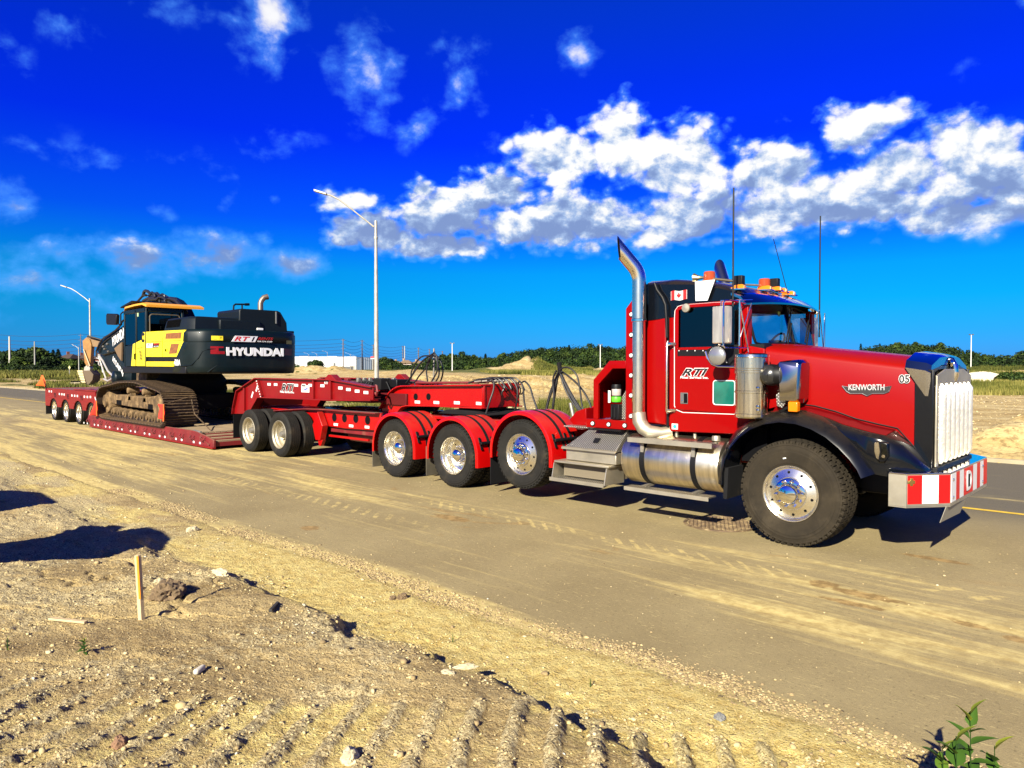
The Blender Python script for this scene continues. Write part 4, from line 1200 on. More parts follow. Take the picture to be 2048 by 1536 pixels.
# black fender flare over the front wheel
def flare(near):
    Y = lambda v: v if near else YF-v
    pth = [(-.80, .56), (-.80, .70), (-.77, .85), (-.70, 1.00), (-.60, 1.12), (-.47, 1.22), (-.32, 1.285), (-.14, 1.32), (.04, 1.31), (.20, 1.265), (.35, 1.19), (.48, 1.09), (.585, .985), (.66, .885), (.70, .80)]
    secs = []
    for i, (a, b_) in enumerate(pth):
        p0 = pth[max(0, i-1)]; p1 = pth[min(len(pth)-1, i+1)]
        tx, tz = p1[0]-p0[0], p1[1]-p0[1]; L = math.hypot(tx, tz); nx, nz_ = -tz/L, tx/L
        secs.append([(a+nx*d, Y(yy), b_+nz_*d) for d, yy in ((.13, .40), (.115, .20), (.10, .12), (.055, .04), (.0, -.005), (-.018, -.015), (-.024, .0), (-.012, .03), (-.01, .40))])
    return B().loft(secs).build('fender_flare', NAVY, T, smooth=True, ang=60)
flare(True); flare(False)
def fender_front(near):
    Y = lambda v: v if near else YF-v
    xx = [-.30, -.10, .10, .30, .45, .60, .72, .86, 1.00, 1.10, 1.19]
    yo = [.14, .14, .14, .13, .11, .10, .08, .10, .17, .26, .36]
    zs_ = [1.37, 1.40, 1.385, 1.33, 1.275, 1.24, 1.215, 1.19, 1.10, .97, .86]
    zt_ = [1.45, 1.455, 1.435, 1.385, 1.335, 1.29, 1.265, 1.24, 1.12, .985, .875]
    zl_ = [1.30, 1.33, 1.30, 1.22, 1.13, 1.00, .84, .82, .81, .80, .80]
    secs = []
    for x_, y_, a, b_, c in zip(xx, yo, zs_, zt_, zl_):
        hy = hood_y(x_)+.0 if x_ < 1.05 else hood_y(1.05)+(x_-1.05)*.1
        secs.append([(x_, Y(hy+.05), b_+.004), (x_, Y(hy-.01), b_+.004), (x_, Y(y_+.05), a+.02), (x_, Y(y_), a-.02), (x_, Y(y_-.01), (a+c)/2), (x_, Y(y_+.01), c), (x_, Y(y_+.05), c), (x_, Y(hy+.05), c+.02)])
    f = B().loft(secs).build('front_fender', NAVY, T, smooth=True, ang=45)
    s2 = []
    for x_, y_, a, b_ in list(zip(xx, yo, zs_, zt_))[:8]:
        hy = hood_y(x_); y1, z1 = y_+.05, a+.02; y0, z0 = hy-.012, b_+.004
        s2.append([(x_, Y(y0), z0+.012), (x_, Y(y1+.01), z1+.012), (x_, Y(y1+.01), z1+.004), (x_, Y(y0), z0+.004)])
    B().loft(s2).build('fender_shoulder', mat('shaded_red_paint', (.14, .0006, .002), .3, 0, .3, spec=.2), f, smooth=True)  # red paint darkened: shade of the up-facing shoulder is in the colour
    hl = B()
    c = Vector((.86, Y(.085), 1.04))
    hp = [(.775, 1.15), (.80, 1.165), (.90, 1.15), (.905, 1.02), (.875, .965), (.83, .955), (.795, .99), (.775, 1.06)]
    hl.prism([(a, b_) for a, b_ in hp], Y(.062), Y(.16))
    h_ = hl.build('headlight', NAVY, f, bevel=.012)
    B().prism([(.783, 1.145), (.818, 1.153), (.832, 1.06), (.818, .985), (.80, 1.0), (.783, 1.06)], Y(.056), Y(.062)).build('headlight_reflector', CHROME, f)
    B().prism([(.84, 1.145), (.892, 1.135), (.895, 1.03), (.868, .985), (.835, .985), (.845, 1.06)], Y(.058), Y(.0625)).build('headlight_lens', GLASSD, f)
    B().cyl((.865, Y(.052), 1.02), (.865, Y(.06), 1.02), .016, 12).build('bulb', CHROME, f, smooth=True)
    return f
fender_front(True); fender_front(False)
# hood side flashing: dark pinstripe under the hood edge
ps = B(); ps.tube([(x_, hood_y(x_)-.024, zb+.035) for x_, zb in zip(xs_[1:], zb_[1:])], .006, 6); ps.build('pinstripe', BLACK, T)

# ---- grille
GXF = 1.215
B().box(.98, GXF-.02, .505, YF-.505, .86, 1.80).build('radiator_shell', VOID, T)
gf = B()
gf.box(GXF-.02, GXF, .50, .575, .90, 1.80).box(GXF-.02, GXF, YF-.575, YF-.50, .90, 1.80)
gf.prism([(.50, 1.70), (YF-.50, 1.70), (YF-.50, 1.80), (1.62, 1.865), (.84, 1.865), (.50, 1.80)], GXF-.02, GXF-.001, 'x')
gf.build('grille_frame', CAST, T, bevel=.006)
B().box(GXF-.19, GXF-.025, .46, .50, .86, 1.86).build('grille_side_panel', NAVY, T, bevel=.006)
B().box(GXF-.19, GXF-.025, YF-.50, YF-.46, .86, 1.86).build('grille_side_panel', NAVY, T, bevel=.006)
B().box(.90, GXF-.03, .495, YF-.495, .84, .86).build('grille_sill', BLACK, T)
B().box(GXF-.06, GXF+.015, .48, YF-.48, .865, .90).build('grille_sill', BLACK, T, bevel=.006)
for k in range(7):
    yy = .655+k*(YF-1.31)/6
    b = B(); n = 14; secs = []
    for i in range(n+1):
        q = i/n; z = .92+q*.80
        wdt = .036*min(1, math.sin(math.pi*min(max(q, .0), 1))**.35+.05) if 0 < q < 1 else .006
        dep = .05 if 0 < q < 1 else .012
        secs.append([(GXF-.012, yy-wdt, z), (GXF+dep*.75, yy-wdt*.55, z), (GXF+dep, yy, z), (GXF+dep*.75, yy+wdt*.55, z), (GXF-.012, yy+wdt, z)])
    b.loft(secs).build('grille_bar', mat('bright_bar', (.78, .74, .64), .36, .85, var=.12, vscale=14, bump=.4, bscale=40), T, smooth=True, ang=60)
rv = B()
for i in range(8):
    for yy in (.515, YF-.515): rv.lathe([(0, .006), (.006, .004), (.007, 0)], (GXF, yy, .93+i*.12), 'x', 8)
for i in range(6): rv.lathe([(0, .006), (.006, .004), (.007, 0)], (GXF, .60+i*.25, 1.735), 'x', 8)
rv.build('rivets', CHROME, T)
# chrome crown over the grille
def crown():
    out_ = [(.455, 1.60), (.445, 1.88), (.49, 1.955), (.80, 2.035), (YC, 2.055)]
    inn = [(.495, 1.60), (.492, 1.80), (.53, 1.845), (.84, 1.905), (YC, 1.915)]
    b = B()
    full_o = out_+[(2*YC-a, c) for a, c in reversed(out_[:-1])]
    full_i = inn+[(2*YC-a, c) for a, c in reversed(inn[:-1])]
    def ring(pts, x, dz=0): return [(x, a, c+dz) for a, c in pts]
    secs = []
    xb = [(1.00 if i in (0, 8) else .965) for i in range(9)]
    back = [(1.12 if c < 1.65 else .94, a, c) for a, c in full_o]
    front = [(1.13 if c < 1.65 else 1.12, a, c-.03 if c > 1.7 else c) for a, c in full_o]
    front2 = [(1.165, a*.985+YC*.015, c-.055 if c > 1.7 else c) for a, c in full_o]
    inner = [(1.17, a, c) for a, c in full_i]
    inner2 = [(1.05, a, c) for a, c in full_i]
    b.loft([back, front, front2, inner, inner2], close=False)
    return b.build('grille_crown', CHROMED, T, smooth=True, ang=32)
crown()
B().prism([(.50, 1.80), (.84, 1.866), (1.62, 1.866), (YF-.50, 1.80), (YF-.52, 1.86), (1.62, 1.90), (.84, 1.90), (.52, 1.86)], 1.06, 1.17, 'x').build('crown_inner', NAVY, T)
orn = B().tube([(1.20, YC, 1.74), (1.215, YC, 1.80), (1.205, YC, 1.90), (1.18, YC, 1.965), (1.13, YC, 1.985)], [.028, .03, .036, .026, .018], 12)
orn.lathe([(0, 0), (.045, .01), (.02, .03), (0, .032)], (1.172, YC-.02, 1.93), 'x', 14)
orn.build('hood_ornament', CHROME, T, smooth=True)

# ---- bumper
bp = [(.92, .03), (1.075, .03), (1.36, .40), (1.36, YF-.40), (1.075, YF-.03), (.92, YF-.03)]
bi = [(.92, .07), (1.055, .07), (1.32, .42), (1.32, YF-.42), (1.055, YF-.07), (.92, YF-.07)]
b = B()
def loop4(o_, i_, z0, z1):
    n = len(o_)
    for k in range(n-1):
        q = [(o_[k][0], o_[k][1]), (o_[k+1][0], o_[k+1][1]), (i_[k+1][0], i_[k+1][1]), (i_[k][0], i_[k][1])]
        b.prism(q, z0, z1, 'z')
loop4(bp, bi, .56, .86)
bump = b.build('bumper', CAST, T, bevel=.0)
bt = B().prism(bp[:]+[(1.0, YF-.10), (1.12, YF-.42), (1.12, .42), (1.0, .10)][0:4], .862, .876, 'z')
bt.build('bumper_step', CHROME, T, bevel=.004)
B().prism([(bx, by) for bx, by in bp], .548, .558, 'z').build('bumper_lip', CAST, T)
WS = mat('white_stripe', (.80, .80, .80), .35); RS = mat('red_stripe', (.72, .004, .004), .38)
RS2 = RS
def seg_panel(p0, p1, a0, a1, z0, z1, m_, nm, off=.004):
    p0, p1 = Vector((p0[0], p0[1], 0)), Vector((p1[0], p1[1], 0)); t = p1-p0; n_ = Vector((t.y, -t.x, 0)).normalized()
    A, C = p0+t*a0, p0+t*a1
    b = B().add([(A.x, A.y, z0), (C.x, C.y, z0), (C.x, C.y, z1), (A.x, A.y, z1),
                 (A.x+n_.x*off, A.y+n_.y*off, z0), (C.x+n_.x*off, C.y+n_.y*off, z0), (C.x+n_.x*off, C.y+n_.y*off, z1), (A.x+n_.x*off, A.y+n_.y*off, z1)],
                [(0, 3, 2, 1), (4, 5, 6, 7), (0, 1, 5, 4), (1, 2, 6, 5), (2, 3, 7, 6), (3, 0, 4, 7)])
    return b.build(nm, m_, T)
c1, c2, c3, c4 = bp[1], bp[2], bp[3], bp[4]
for (a0, a1, m_) in ((.03, .35, RS), (.35, .72, WS), (.72, .985, RS)):
    seg_panel(c1, c2, a0, a1, .585, .855, m_, 'stripe_panel')
    seg_panel(c4, c3, 1-a1 if False else a0, a1, .585, .855, m_, 'stripe_panel', -.004)
fy = [Q(px, 950, 'x', 1.365)[1] for px in (1905, 1913, 1920, 1928, 1946.5, 1954, 1960.5, 1967, 1972.5)]
fl = [(v-.40)/(YF-.80) for v in fy]; fl[0] = .01; fl[-1] = .99
for i in range(8):
    seg_panel(c2, c3, fl[i], fl[i+1], .585, .855, WS if i in (0, 2, 4, 6) else RS, 'stripe_panel')
text('D', (1.372, (fy[3]+fy[4])/2-.11, .625), .22, .20, 'rear', WS, T, 'letter', depth=.003, bold=.02)
B().box(1.37, 1.376, (fy[3]+fy[4])/2-.05, (fy[3]+fy[4])/2+.02, .66, .79).build('hook_socket', BLACK, T)
em = B()
ec = Vector((c1[0], c1[1], 0))*.90+Vector((c2[0], c2[1], 0))*.10
tdir = Vector((c2[0]-c1[0], c2[1]-c1[1], 0)).normalized(); nd = Vector((tdir.y, -tdir.x, 0))
for k in range(4):
    a = k*math.pi/2
    em.obox(Vector((ec.x, ec.y, .795))+nd*.009+tdir*.022*math.cos(a)+Vector((0, 0, .022*math.sin(a))), tdir*.016, nd*.004, Vector((0, 0, .016)))
em.obox(Vector((ec.x, ec.y, .795))+nd*.010, tdir*.018+Vector((0, 0, .018)), nd*.004, Vector((0, 0, .018))-tdir*.018)
em.build('emblem', BROWNT, T, bevel=.004)
rb = B()
for a in (fl[0]+.04, fl[7]-.03):
    for z in (.63, .80):
        yv = .40+(YF-.80)*a; rb.lathe([(0, .014), (.012, .010), (.014, 0)], (1.364, yv, z), 'x', 8)
rb.build('bolts', CHROME, T)
pq = [Q(1893, 1013, 'x', 1.345), Q(1931, 1000, 'x', 1.345), Q(1920, 1026, 'x', 1.30), Q(1880, 1046, 'x', 1.30)]
pq2 = [v-Vector((.006, 0, 0)) for v in pq]
pl = B().add(pq+pq2, [(0, 1, 2, 3), (4, 7, 6, 5), (0, 4, 5, 1), (1, 5, 6, 2), (2, 6, 7, 3), (3, 7, 4, 0)])
plo = pl.build('licence_plate', mat('plate_back', (.34, .32, .26), .6, .3), T, bevel=.003)
for ya in (.60, YF-.72): B().box(.5, .95, ya, ya+.12, .60, .84).build('bumper_mount', BLACK, T)
B().box(-.55, .95, .50, YF-.50, .95, 1.38).build('engine_block', VOID, T)
B().box(-.75, -.45, .40, YF-.40, .80, 1.40).build('firewall', VOID, T)

# ---- cab
PL = .25; PR = YF-PL
def both(fn):
    fn(lambda v: v, True); fn(lambda v: YF-v, False)
wt = SX([(1357, 616), (1463, 607)]); 
X0, X1 = -1.505, -.70          # door window opening in x
ZW0, ZW1 = 2.125, 2.60
def cab_side(Y, near):
    # lower skin, with the kick-up in front of the fender
    B().prism([(-1.62, 1.10), (-.80, 1.12), (-.60, 1.13), (-.46, 1.40), (-.42, 1.52), (-.42, 2.09), (-.60, 2.125), (-1.96, 2.125), (-1.96, 1.17), (-1.62, 1.17)], Y(PL), Y(PL+.03)).build('cab_side', RED, T, bevel=.008)
    B().prism([(X0, ZW0+.0), (-1.96, ZW0), (-1.96, 2.56), (X0, 2.60)], Y(PL), Y(PL+.03)).build('cab_side', RED, T, bevel=.006)
    B().prism([(X1, 2.127), (-.602, 2.127), (-.69, 2.62), (X1-.02, 2.60)], Y(PL), Y(PL+.03)).build('door_pillar', RED, T)
    B().prism([(-1.96, 2.563), (X0, 2.603), (X1-.02, 2.603), (-.69, 2.622), (-.72, 2.70), (-.80, 2.76), (-1.25, 2.87), (-1.96, 2.93)], Y(PL-.004), Y(PL+.03)).build('roof_side', NAVY, T, bevel=.004)
both(cab_side)
both(lambda Y, n: B().prism([(-1.955, 2.47), (-1.547, 2.50), (-1.547, 2.60), (-1.955, 2.565)], Y(PL-.010), Y(PL-.0055)).build('roof_side', NAVY, T))
rs = []
for (x_, z_) in ((-1.985, 2.93), (-1.96, 2.965), (-1.6, 2.955), (-1.25, 2.905), (-.98, 2.84), (-.80, 2.775), (-.72, 2.72)):
    half = [(PL-.004, z_-.06), (PL+.03, z_-.02), (PL+.12, z_+.012), (.7, z_+.035), (YC, z_+.04)]
    rs.append([(x_, a, c) for a, c in half]+[(x_, 2*YC-a, c) for a, c in reversed(half[:-1])])
B().loft(rs, close=True).build('roof', NAVY, T, smooth=True, ang=50)
B().box(-1.985, -1.955, PL, PR, 1.17, 2.93).build('cab_back', VOID, T)
B().box(-1.95, -.45, PL+.03, PR-.03, 1.17, 1.20).build('cab_floor', VOID, T)
B().box(-1.95, -.66, PL+.031, PR-.031, 2.66, 2.68).build('headliner', VOID, T)
# sleeper side panel, set slightly outboard, with dark seam
B().prism([(-1.935, 1.19), (-1.66, 1.18), (-1.66, 2.49), (-1.90, 2.46), (-1.935, 2.40)], PL-.03, PL-.001).build('sleeper_panel', RED, T, bevel=.012)
B().box(-1.655, -1.625, PL-.012, PL-.001, 1.12, 2.50).build('seam', BLACK, T)
# dash, wheel, seats
B().prism([(-.50, 2.08), (-.55, 2.135), (-.80, 2.14), (-.92, 2.05), (-.92, 1.6), (-.50, 1.6)], PL+.04, PR-.04).build('dashboard', mat('dash_plastic', (.03, .06, .06), .7), T, bevel=.02)
B().box(-.90, -.78, 1.42, 1.60, 2.145, 2.23).build('dash_unit', BLACK, T, bevel=.012)
sw = B(); pts = []
for k in range(25):
    a = 2*math.pi*k/24; pts.append((-.97+.10*math.sin(a), 1.78+.21*math.cos(a), 2.16+.17*math.sin(a)))
sw.tube(pts, .014, 8, cap=False).bar((-.97, 1.58, 2.16), (-.97, 1.98, 2.16), .03, .02)
sw.build('steering_wheel', BLACK, T, smooth=True)
for yy in (.48, 1.55):
    B().box(-1.75, -1.25, yy, yy+.46, 1.45, 1.62).box(-1.85, -1.68, yy, yy+.46, 1.60, 2.30).build('seat', VOID, T, bevel=.03)
# windshield: two panes, gasket, divider
CXw = -.50
def pane(ya, yb, xa, xb, nm, m_):
    q = [(xa+.0, ya, 2.155), (xb, yb, 2.185), (xb-.12, yb-(.0 if ya < yb else 0), 2.64), (xa-.10, ya, 2.60)]
    n_ = [(a+.008, b_, c) for a, b_, c in q]
    return B().add(q+n_, [(0, 3, 2, 1), (4, 5, 6, 7), (0, 1, 5, 4), (1, 2, 6, 5), (2, 3, 7, 6), (3, 0, 4, 7)]).build(nm, m_, T)
pane(.37, YC-.02, -.585, CXw, 'windshield', GLASS)
pane(YF-.37, YC+.02, -.585, CXw, 'windshield', GLASS)
gk = B()
for (ya, s_) in ((.37, 1), (YF-.37, -1)):
    gk.tube([(CXw+.006, YC-.02*s_, 2.18), (-.56, ya+.10*s_, 2.145), (-.588, ya+.02*s_, 2.165), (-.60, ya, 2.22), (-.685, ya-.03*s_, 2.60), (-.64, YC-.02*s_, 2.66)], .016, 8)
gk.build('windshield_gasket', BLACK, T, smooth=True)
B().bar((CXw+.004, YC, 2.16), (CXw-.12, YC, 2.66), .05, .03).build('windshield_divider', BLACK, T)
both(lambda Y, n: B().prism([(PL+.001, 2.09), (.375, 2.11), (.36, 2.16), (.355, 2.62), (PL+.001, 2.62)] if n else [(YF-PL-.001, 2.09), (YF-.375, 2.11), (YF-.36, 2.16), (YF-.355, 2.62), (YF-PL-.001, 2.62)], -.70, -.615, 'x').build('windshield_pillar', RED, T, bevel=.01))
B().prism([(-.615, 2.09), (-.44, 2.085), (-.44, 2.14), (-.60, 2.15)], PL+.035, PR-.035).build('cowl', BLACK, T)
for yy in (.95, 1.52):
    wp = B().bar((-.45, yy, 2.16), (-.50, yy+.22, 2.42), .018, .012).bar((-.478, yy+.02, 2.19), (-.532, yy+.30, 2.60), .012, .02)
    wp.build('wiper', BLACK, T)
B().box(-.604, -.600, 1.02, 1.08, 2.50, 2.555).build('inspection_sticker', mat('sticker_lime', (.45, .70, .05), .5), T)
# visor
vs_ = []
for k in range(13):
    q = k/12; yy = .20+(YF-.40)*q; bow = 1-(2*q-1)**2
    xr, xf = -.80+.02*bow, -.62+.20*bow**.6
    zr, zf = 2.735+.06*bow, 2.585+.04*bow
    vs_.append([(xr, yy, zr), ((xr+xf)/2+.02, yy, (zr+zf)/2+.035), (xf, yy, zf+.02), (xf, yy, zf), (xf-.02, yy, zf+.006), ((xr+xf)/2, yy, (zr+zf)/2+.01), (xr, yy, zr-.03)])
B().loft(vs_).build('sun_visor', CHROMED, T, smooth=True, ang=40)
# door with trim
dr = SX([(1349, 812), (1349, 640), (1350, 622), (1356, 613), (1368, 609.5), (1428, 605), (1463, 603.5), (1472, 606)], .24)
dr2 = SX([(1478, 829), (1366, 825), (1354, 820), (1349, 812)], .24)
trim = [(a, .238, c) for a, c in dr]
B().tube(trim, .0045, 8).build('door_trim', WHITE, T, smooth=True)
B().tube([(a, .238, c) for a, c in dr2], .0045, 8).build('door_trim', WHITE, T, smooth=True)
dz = [c for a, c in dr]
door = B().prism([(-1.535, 1.37), (-.72, 1.345), (-.72, 2.11), (-1.535, 2.11)], .232, .249).build('door', RED, T, bevel=.02)
B().prism([(-1.54, 2.11), (X0+.01, 2.11), (X0+.01, 2.575), (-1.40, 2.60), (-.75, 2.60), (-.75, 2.65), (-1.42, 2.645), (-1.50, 2.625), (-1.54, 2.58)], .234, .247).build('door_frame', RED, door, bevel=.004)
B().box(X0, X1, .262, .268, ZW0, ZW1).build('side_window', GLASSD, door)
B().box(X0, X1, YF-.268, YF-.262, ZW0, ZW1).build('side_window', glass('far_side_glass', (.55, .85, .9)), T)
B().prism(SX([(1355, 700), (1413, 699), (1421, 706), (1421, 714), (1413, 712), (1355, 712)], .23), .226, .232).build('door_belt_panel', BLACK, door, bevel=.003)
B().prism(SX([(1413, 700), (1419, 716), (1432, 731), (1444, 736), (1478, 735), (1478, 690), (1430, 690)], .23), .222, .231).build('door_corner_panel', BLACK, door, bevel=.004)
B().tube([(a, .222, c) for a, c in SX([(1411, 703), (1415, 716), (1424, 728), (1436, 733), (1478, 734)], .222)], .013, 8).build('corner_trim', CHROME, door, smooth=True)
rv = B()
for px_ in (1358, 1374.5, 1390, 1406): 
    p = Q(px_, 701.5, 'y', .226); rv.lathe([(0, -.006), (.006, -.004), (.0075, 0)], (p.x, .226, p.z), 'y', 8)
for px_ in (1454, 1471):
    p = Q(px_, 725, 'y', .222); rv.lathe([(0, -.006), (.007, -.004), (.0085, 0)], (p.x, .222, p.z), 'y', 8)
rv.build('rivets', WHITE, door)
hd = SX([(1361, 785), (1376, 785), (1376, 808), (1361, 808)], .23)
hx0, hx1 = hd[0][0], hd[1][0]; hz1, hz0 = hd[0][1], hd[2][1]
B().box(hx0, hx1, .224, .232, hz0, hz1).build('door_handle', PLASTG, door, bevel=.008)
B().box(hx0+.05, hx1-.005, .221, .2235, hz0+.012, hz1-.012).build('handle_recess', VOID, door)
B().lathe([(0, -.006), (.010, -.004), (.012, 0)], (hx0+.03, .224, hz0+.035), 'y', 10).build('lock', CHROME, door)
lw = SX([(1427, 761), (1470, 761), (1470, 809), (1427, 809)], .23)
lx0, lx1 = lw[0][0], lw[1][0]; lz1, lz0 = lw[0][1], lw[3][1]
def rrect(x0, x1, z0, z1, r, n=5):
    P_ = []
    for (cx, cz, a0) in ((x1-r, z1-r, 0), (x0+r, z1-r, 90), (x0+r, z0+r, 180), (x1-r, z0+r, 270)):
        for k in range(n): a = math.radians(a0+90*k/(n-1)); P_.append((cx+r*math.cos(a), cz+r*math.sin(a)))
    return P_
B().prism(rrect(lx0, lx1, lz0, lz1, .03), .226, .2315).build('lower_window', TEALG, door)
rp = rrect(lx0, lx1, lz0, lz1, .03); B().tube([(a, .226, c) for a, c in rp+[rp[0]]], .006, 6).build('lower_window_trim', WHITE, door)
# cab step skirt with sticker
B().prism([(-1.61, 1.10), (-.80, 1.12), (-.60, 1.13), (-.48, 1.34), (-.48, 1.35), (-1.61, 1.335)], .235, .249).build('cab_skirt', RED, T, bevel=.01)
st = SX([(1344, 847), (1356, 847), (1356, 859), (1344, 859)], .235)
B().box(st[0][0], st[1][0], .230, .234, st[2][1], st[0][1]).build('sticker', WHITE, T)
B().lathe([(0, -.003), (.024, -.002), (.024, 0)], ((st[0][0]+st[1][0])/2, .230, (st[2][1]+st[0][1])/2), 'y', 14).build('sticker_badge', TEAL, T)
# lettering on the door
def lpos(px, py, y): p = Q(px, py, 'y', y); return (p.x, y, p.z)
p0 = lpos(1363, 752, .229); w_ = Q(1416, 752, 'y', .229).x-p0[0]; h_ = Q(1390, 737.5, 'y', .229).z-p0[2]
BLT = mat('black_lettering', (.004, .004, .004), .5); WHT = mat('white_lettering', (.8, .8, .8), .5)
text('RTI', (p0[0]-.006, .2305, p0[2]-.002), w_+.012, h_+.012, 'side', WHT, door, 'lettering', shear=.4, bold=.065, depth=.0005)
text('RTI', (p0[0], .2285, p0[2]+.003), w_, h_, 'side', BLT, door, 'lettering', shear=.4, bold=.03, depth=.0005)
p1 = lpos(1361, 757, .229); text('Float Service Inc.', (p1[0], .2285, p1[2]), Q(1417, 757, 'y', .229).x-p1[0], .028, 'side', WHT, door, 'lettering', bold=.02, depth=.0008)
# hood badge and number
def hside(px, py, off=.008):
    lo, hi = .1, .6
    y = .4
    for _ in range(12):
        p = Q(px, py, 'y', y); y = hood_y(p.x)-.018-off
    return Q(px, py, 'y', y)
hA, hB = hside(1688, 776), hside(1782, 776)
hx = (hB-hA).normalized(); hn = Vector((hx.y, -hx.x, 0)).normalized(); 
if hn.y > 0: hn = -hn
FACEH = (tuple(hx), (0, 0, 1), tuple(hn))
BADGE = mat('badge_metal', (.45, .44, .42), .25, .9)
bd = B()
def hp(px, py, off): return hside(px, py, off)
pts = [(1684, 772), (1697, 774), (1770, 774), (1783, 772), (1778, 783), (1768, 787), (1744, 787), (1734, 792), (1724, 787), (1700, 787), (1693, 783)]
vv = [hp(a, c, .004) for a, c in pts]+[hp(a, c, .010) for a, c in pts]; n = len(pts)
bd.add(vv, [tuple(range(n))[::-1], tuple(range(n, 2*n))]+[(i, (i+1) % n, (i+1) % n+n, i+n) for i in range(n)])
bd.build('badge', mat('badge_dark', (.02, .018, .018), .4), T)
bd = B(); bd.tube([hp(a, c, .012) for a, c in pts]+[hp(*pts[0], .012)], .004, 6).build('badge_edge', BADGE, T)
t0 = hp(1697, 780.5, .012); t1 = hp(1769, 780.5, .012)
text('KENWORTH', tuple(t0), (t1-t0).length, .062, FACEH, mat('badge_letters', (.62, .60, .58), .3, .6), T, 'lettering', bold=.02, depth=.003)
t0 = hp(1798, 766, .006); t1 = hp(1819, 766, .006)
text('05', tuple(t0-Vector((.004, 0, .004))), (t1-t0).length+.008, .090, FACEH, WHT, T, 'number', bold=.075, depth=.0005)
text('05', tuple(t0+hn*.002), (t1-t0).length, .082, FACEH, BLT, T, 'number', bold=.03, depth=.0005)

# air cleaner and intake
ac = (-.485, .07)
prof = [(0, 1.33), (.165, 1.33), (.178, 1.345), (.178, 1.375), (.172, 1.38), (.172, 1.60), (.178, 1.605), (.178, 1.625), (.172, 1.63), (.172, 1.82), (.182, 1.825), (.182, 1.845), (.176, 1.85), (.176, 1.87), (.186, 1.875), (.186, 1.985), (.180, 1.99), (.188, 1.995), (.186, 2.02), (.15, 2.035), (0, 2.037)]
aco = B().lathe(prof, (ac[0], ac[1], 0), 'z', 40).build('air_cleaner', mat('brushed_canister', (.70, .64, .50), .17, 1, var=.25, vscale=7, aniso=(5, 5, .3)), T, smooth=True, ang=30)
bk = B()
for z in (1.42, 1.66, 1.46): bk.lathe([(0, -.012), (.014, -.01), (.016, 0)], (ac[0]+.14, ac[1]-.13, z), 'y', 8)
bk.tube([(ac[0]+.15, ac[1]-.10, 1.42), (ac[0]+.15, ac[1]-.10, 1.66)], .006, 6)
bk.build('clamp', CHROME, aco)
el_ = B().tube([(-.36, .10, 1.80), (-.26, .08, 1.80), (-.17, .10, 1.80)], [.10, .12, .105], 20); el_.build('intake_duct', BLACK, T, smooth=True)
el2 = B().lathe([(0, -.10), (.06, -.09), (.10, -.05), (.115, 0), (.10, .08), (0, .10)], (-.27, .06, 1.80), 'y', 24); el2.build('intake_duct', mat('black_rubber_shiny', (.02, .02, .02), .3), T, smooth=True)
sc = B()
sp_ = [(-.17, 1.95), (.06, 1.965), (.085, 1.93), (.075, 1.55), (-.05, 1.50)]
secs = []
for yy, d in ((.30, 0), (.12, 0), (.06, .03), (.045, .07)):
    secs.append([(-.17+d*.2, yy, 1.50+d), (-.17, yy, 1.95-d*.3), (.01, yy, 1.965-d), (.055-d*.4, yy, 1.93-d*.7), (.045-d*.4, yy, 1.55), (.0, yy, 1.50+d)])
B().loft(secs).build('intake_scoop', mat('scoop_chrome', (.42, .40, .40), .16, 1), T, smooth=True, ang=40)
B().lathe([(.0, 0), (.12, 0), (.135, -.02), (.135, .02)], (-.19, .17, 1.80), 'x', 24).build('scoop_mouth', BLACK, T, smooth=True)
pf = SX([(1552, 790), (1574, 770), (1575, 800), (1565, 816), (1554, 812)], .12)
B().prism(pf, .115, .122).build('perforated_guard', PLATE, T, bevel=.004)
ts = SX([(1578, 803), (1597, 803), (1597, 824), (1578, 824)], .08)
tso = B().box(ts[0][0], ts[1][0], .05, .13, ts[2][1], ts[0][1]).build('turn_signal', AMBER, T, bevel=.01)
B().bar((ts[0][0]-.02, .10, ts[2][1]+.04), (ts[0][0]-.14, .16, ts[2][1]-.02), .03, .03).build('turn_signal_arm', BLACK, T)

# mirrors
def mirror(Y, near):
    yy = Y(-.06)
    if near:
        mp = [( -.90, -.045), (-.74, -.085), (-.70, -.02), (-.70, .04), (-.90, .04)]
        B().prism(mp, 2.15, 2.565, 'z').build('mirror', SATIN, T, bevel=.012)
    else:
        B().prism([(-.90, Y(-.10)), (-.76, Y(-.14)), (-.70, Y(-.10)), (-.70, Y(.04)), (-.90, Y(.04))], 2.15, 2.565, 'z').build('mirror', SATIN, T, bevel=.012)
    ar = B()
    ar.tube([(-.62, Y(PL), 2.60), (-.66, Y(.02), 2.62), (-.715, Y(-.10), 2.62), (-.725, Y(-.12), 2.59), (-.725, Y(-.12), 2.12), (-.715, Y(-.10), 2.10), (-.64, Y(.15), 2.10), (-.60, Y(PL), 2.10)], .010, 8)
    ar.tube([(-.585, Y(-.02), 2.62), (-.585, Y(-.02), 2.12)], .010, 8)
    ar.tube([(-.585, Y(-.02), 2.60), (-.545, Y(.12), 2.05)], .007, 6).tube([(-.60, Y(-.02), 2.14), (-.56, Y(.22), 2.60)], .006, 6)
    ar.tube([(-.80, Y(-.03), 2.57), (-.80, Y(-.03), 2.63), (-.56, Y(.24), 2.64)], .007, 6)
    ar.build('mirror_bracket', CHROME, T, smooth=True)
    B().lathe([(0, -.03), (.07, -.025), (.10, -.008), (.105, .0), (.10, .02), (0, .03)], (-.81, Y(-.10), 2.01), 'y', 28).build('spot_mirror', mat('spot_mirror_shell', (.32, .32, .31), .25, .7), T, smooth=True)
    B().tube([(-.81, Y(-.09), 2.10), (-.78, Y(-.10), 2.13), (-.725, Y(-.12), 2.12)], .008, 6).build('spot_mirror_arm', CHROME, T, smooth=True)
both(mirror)
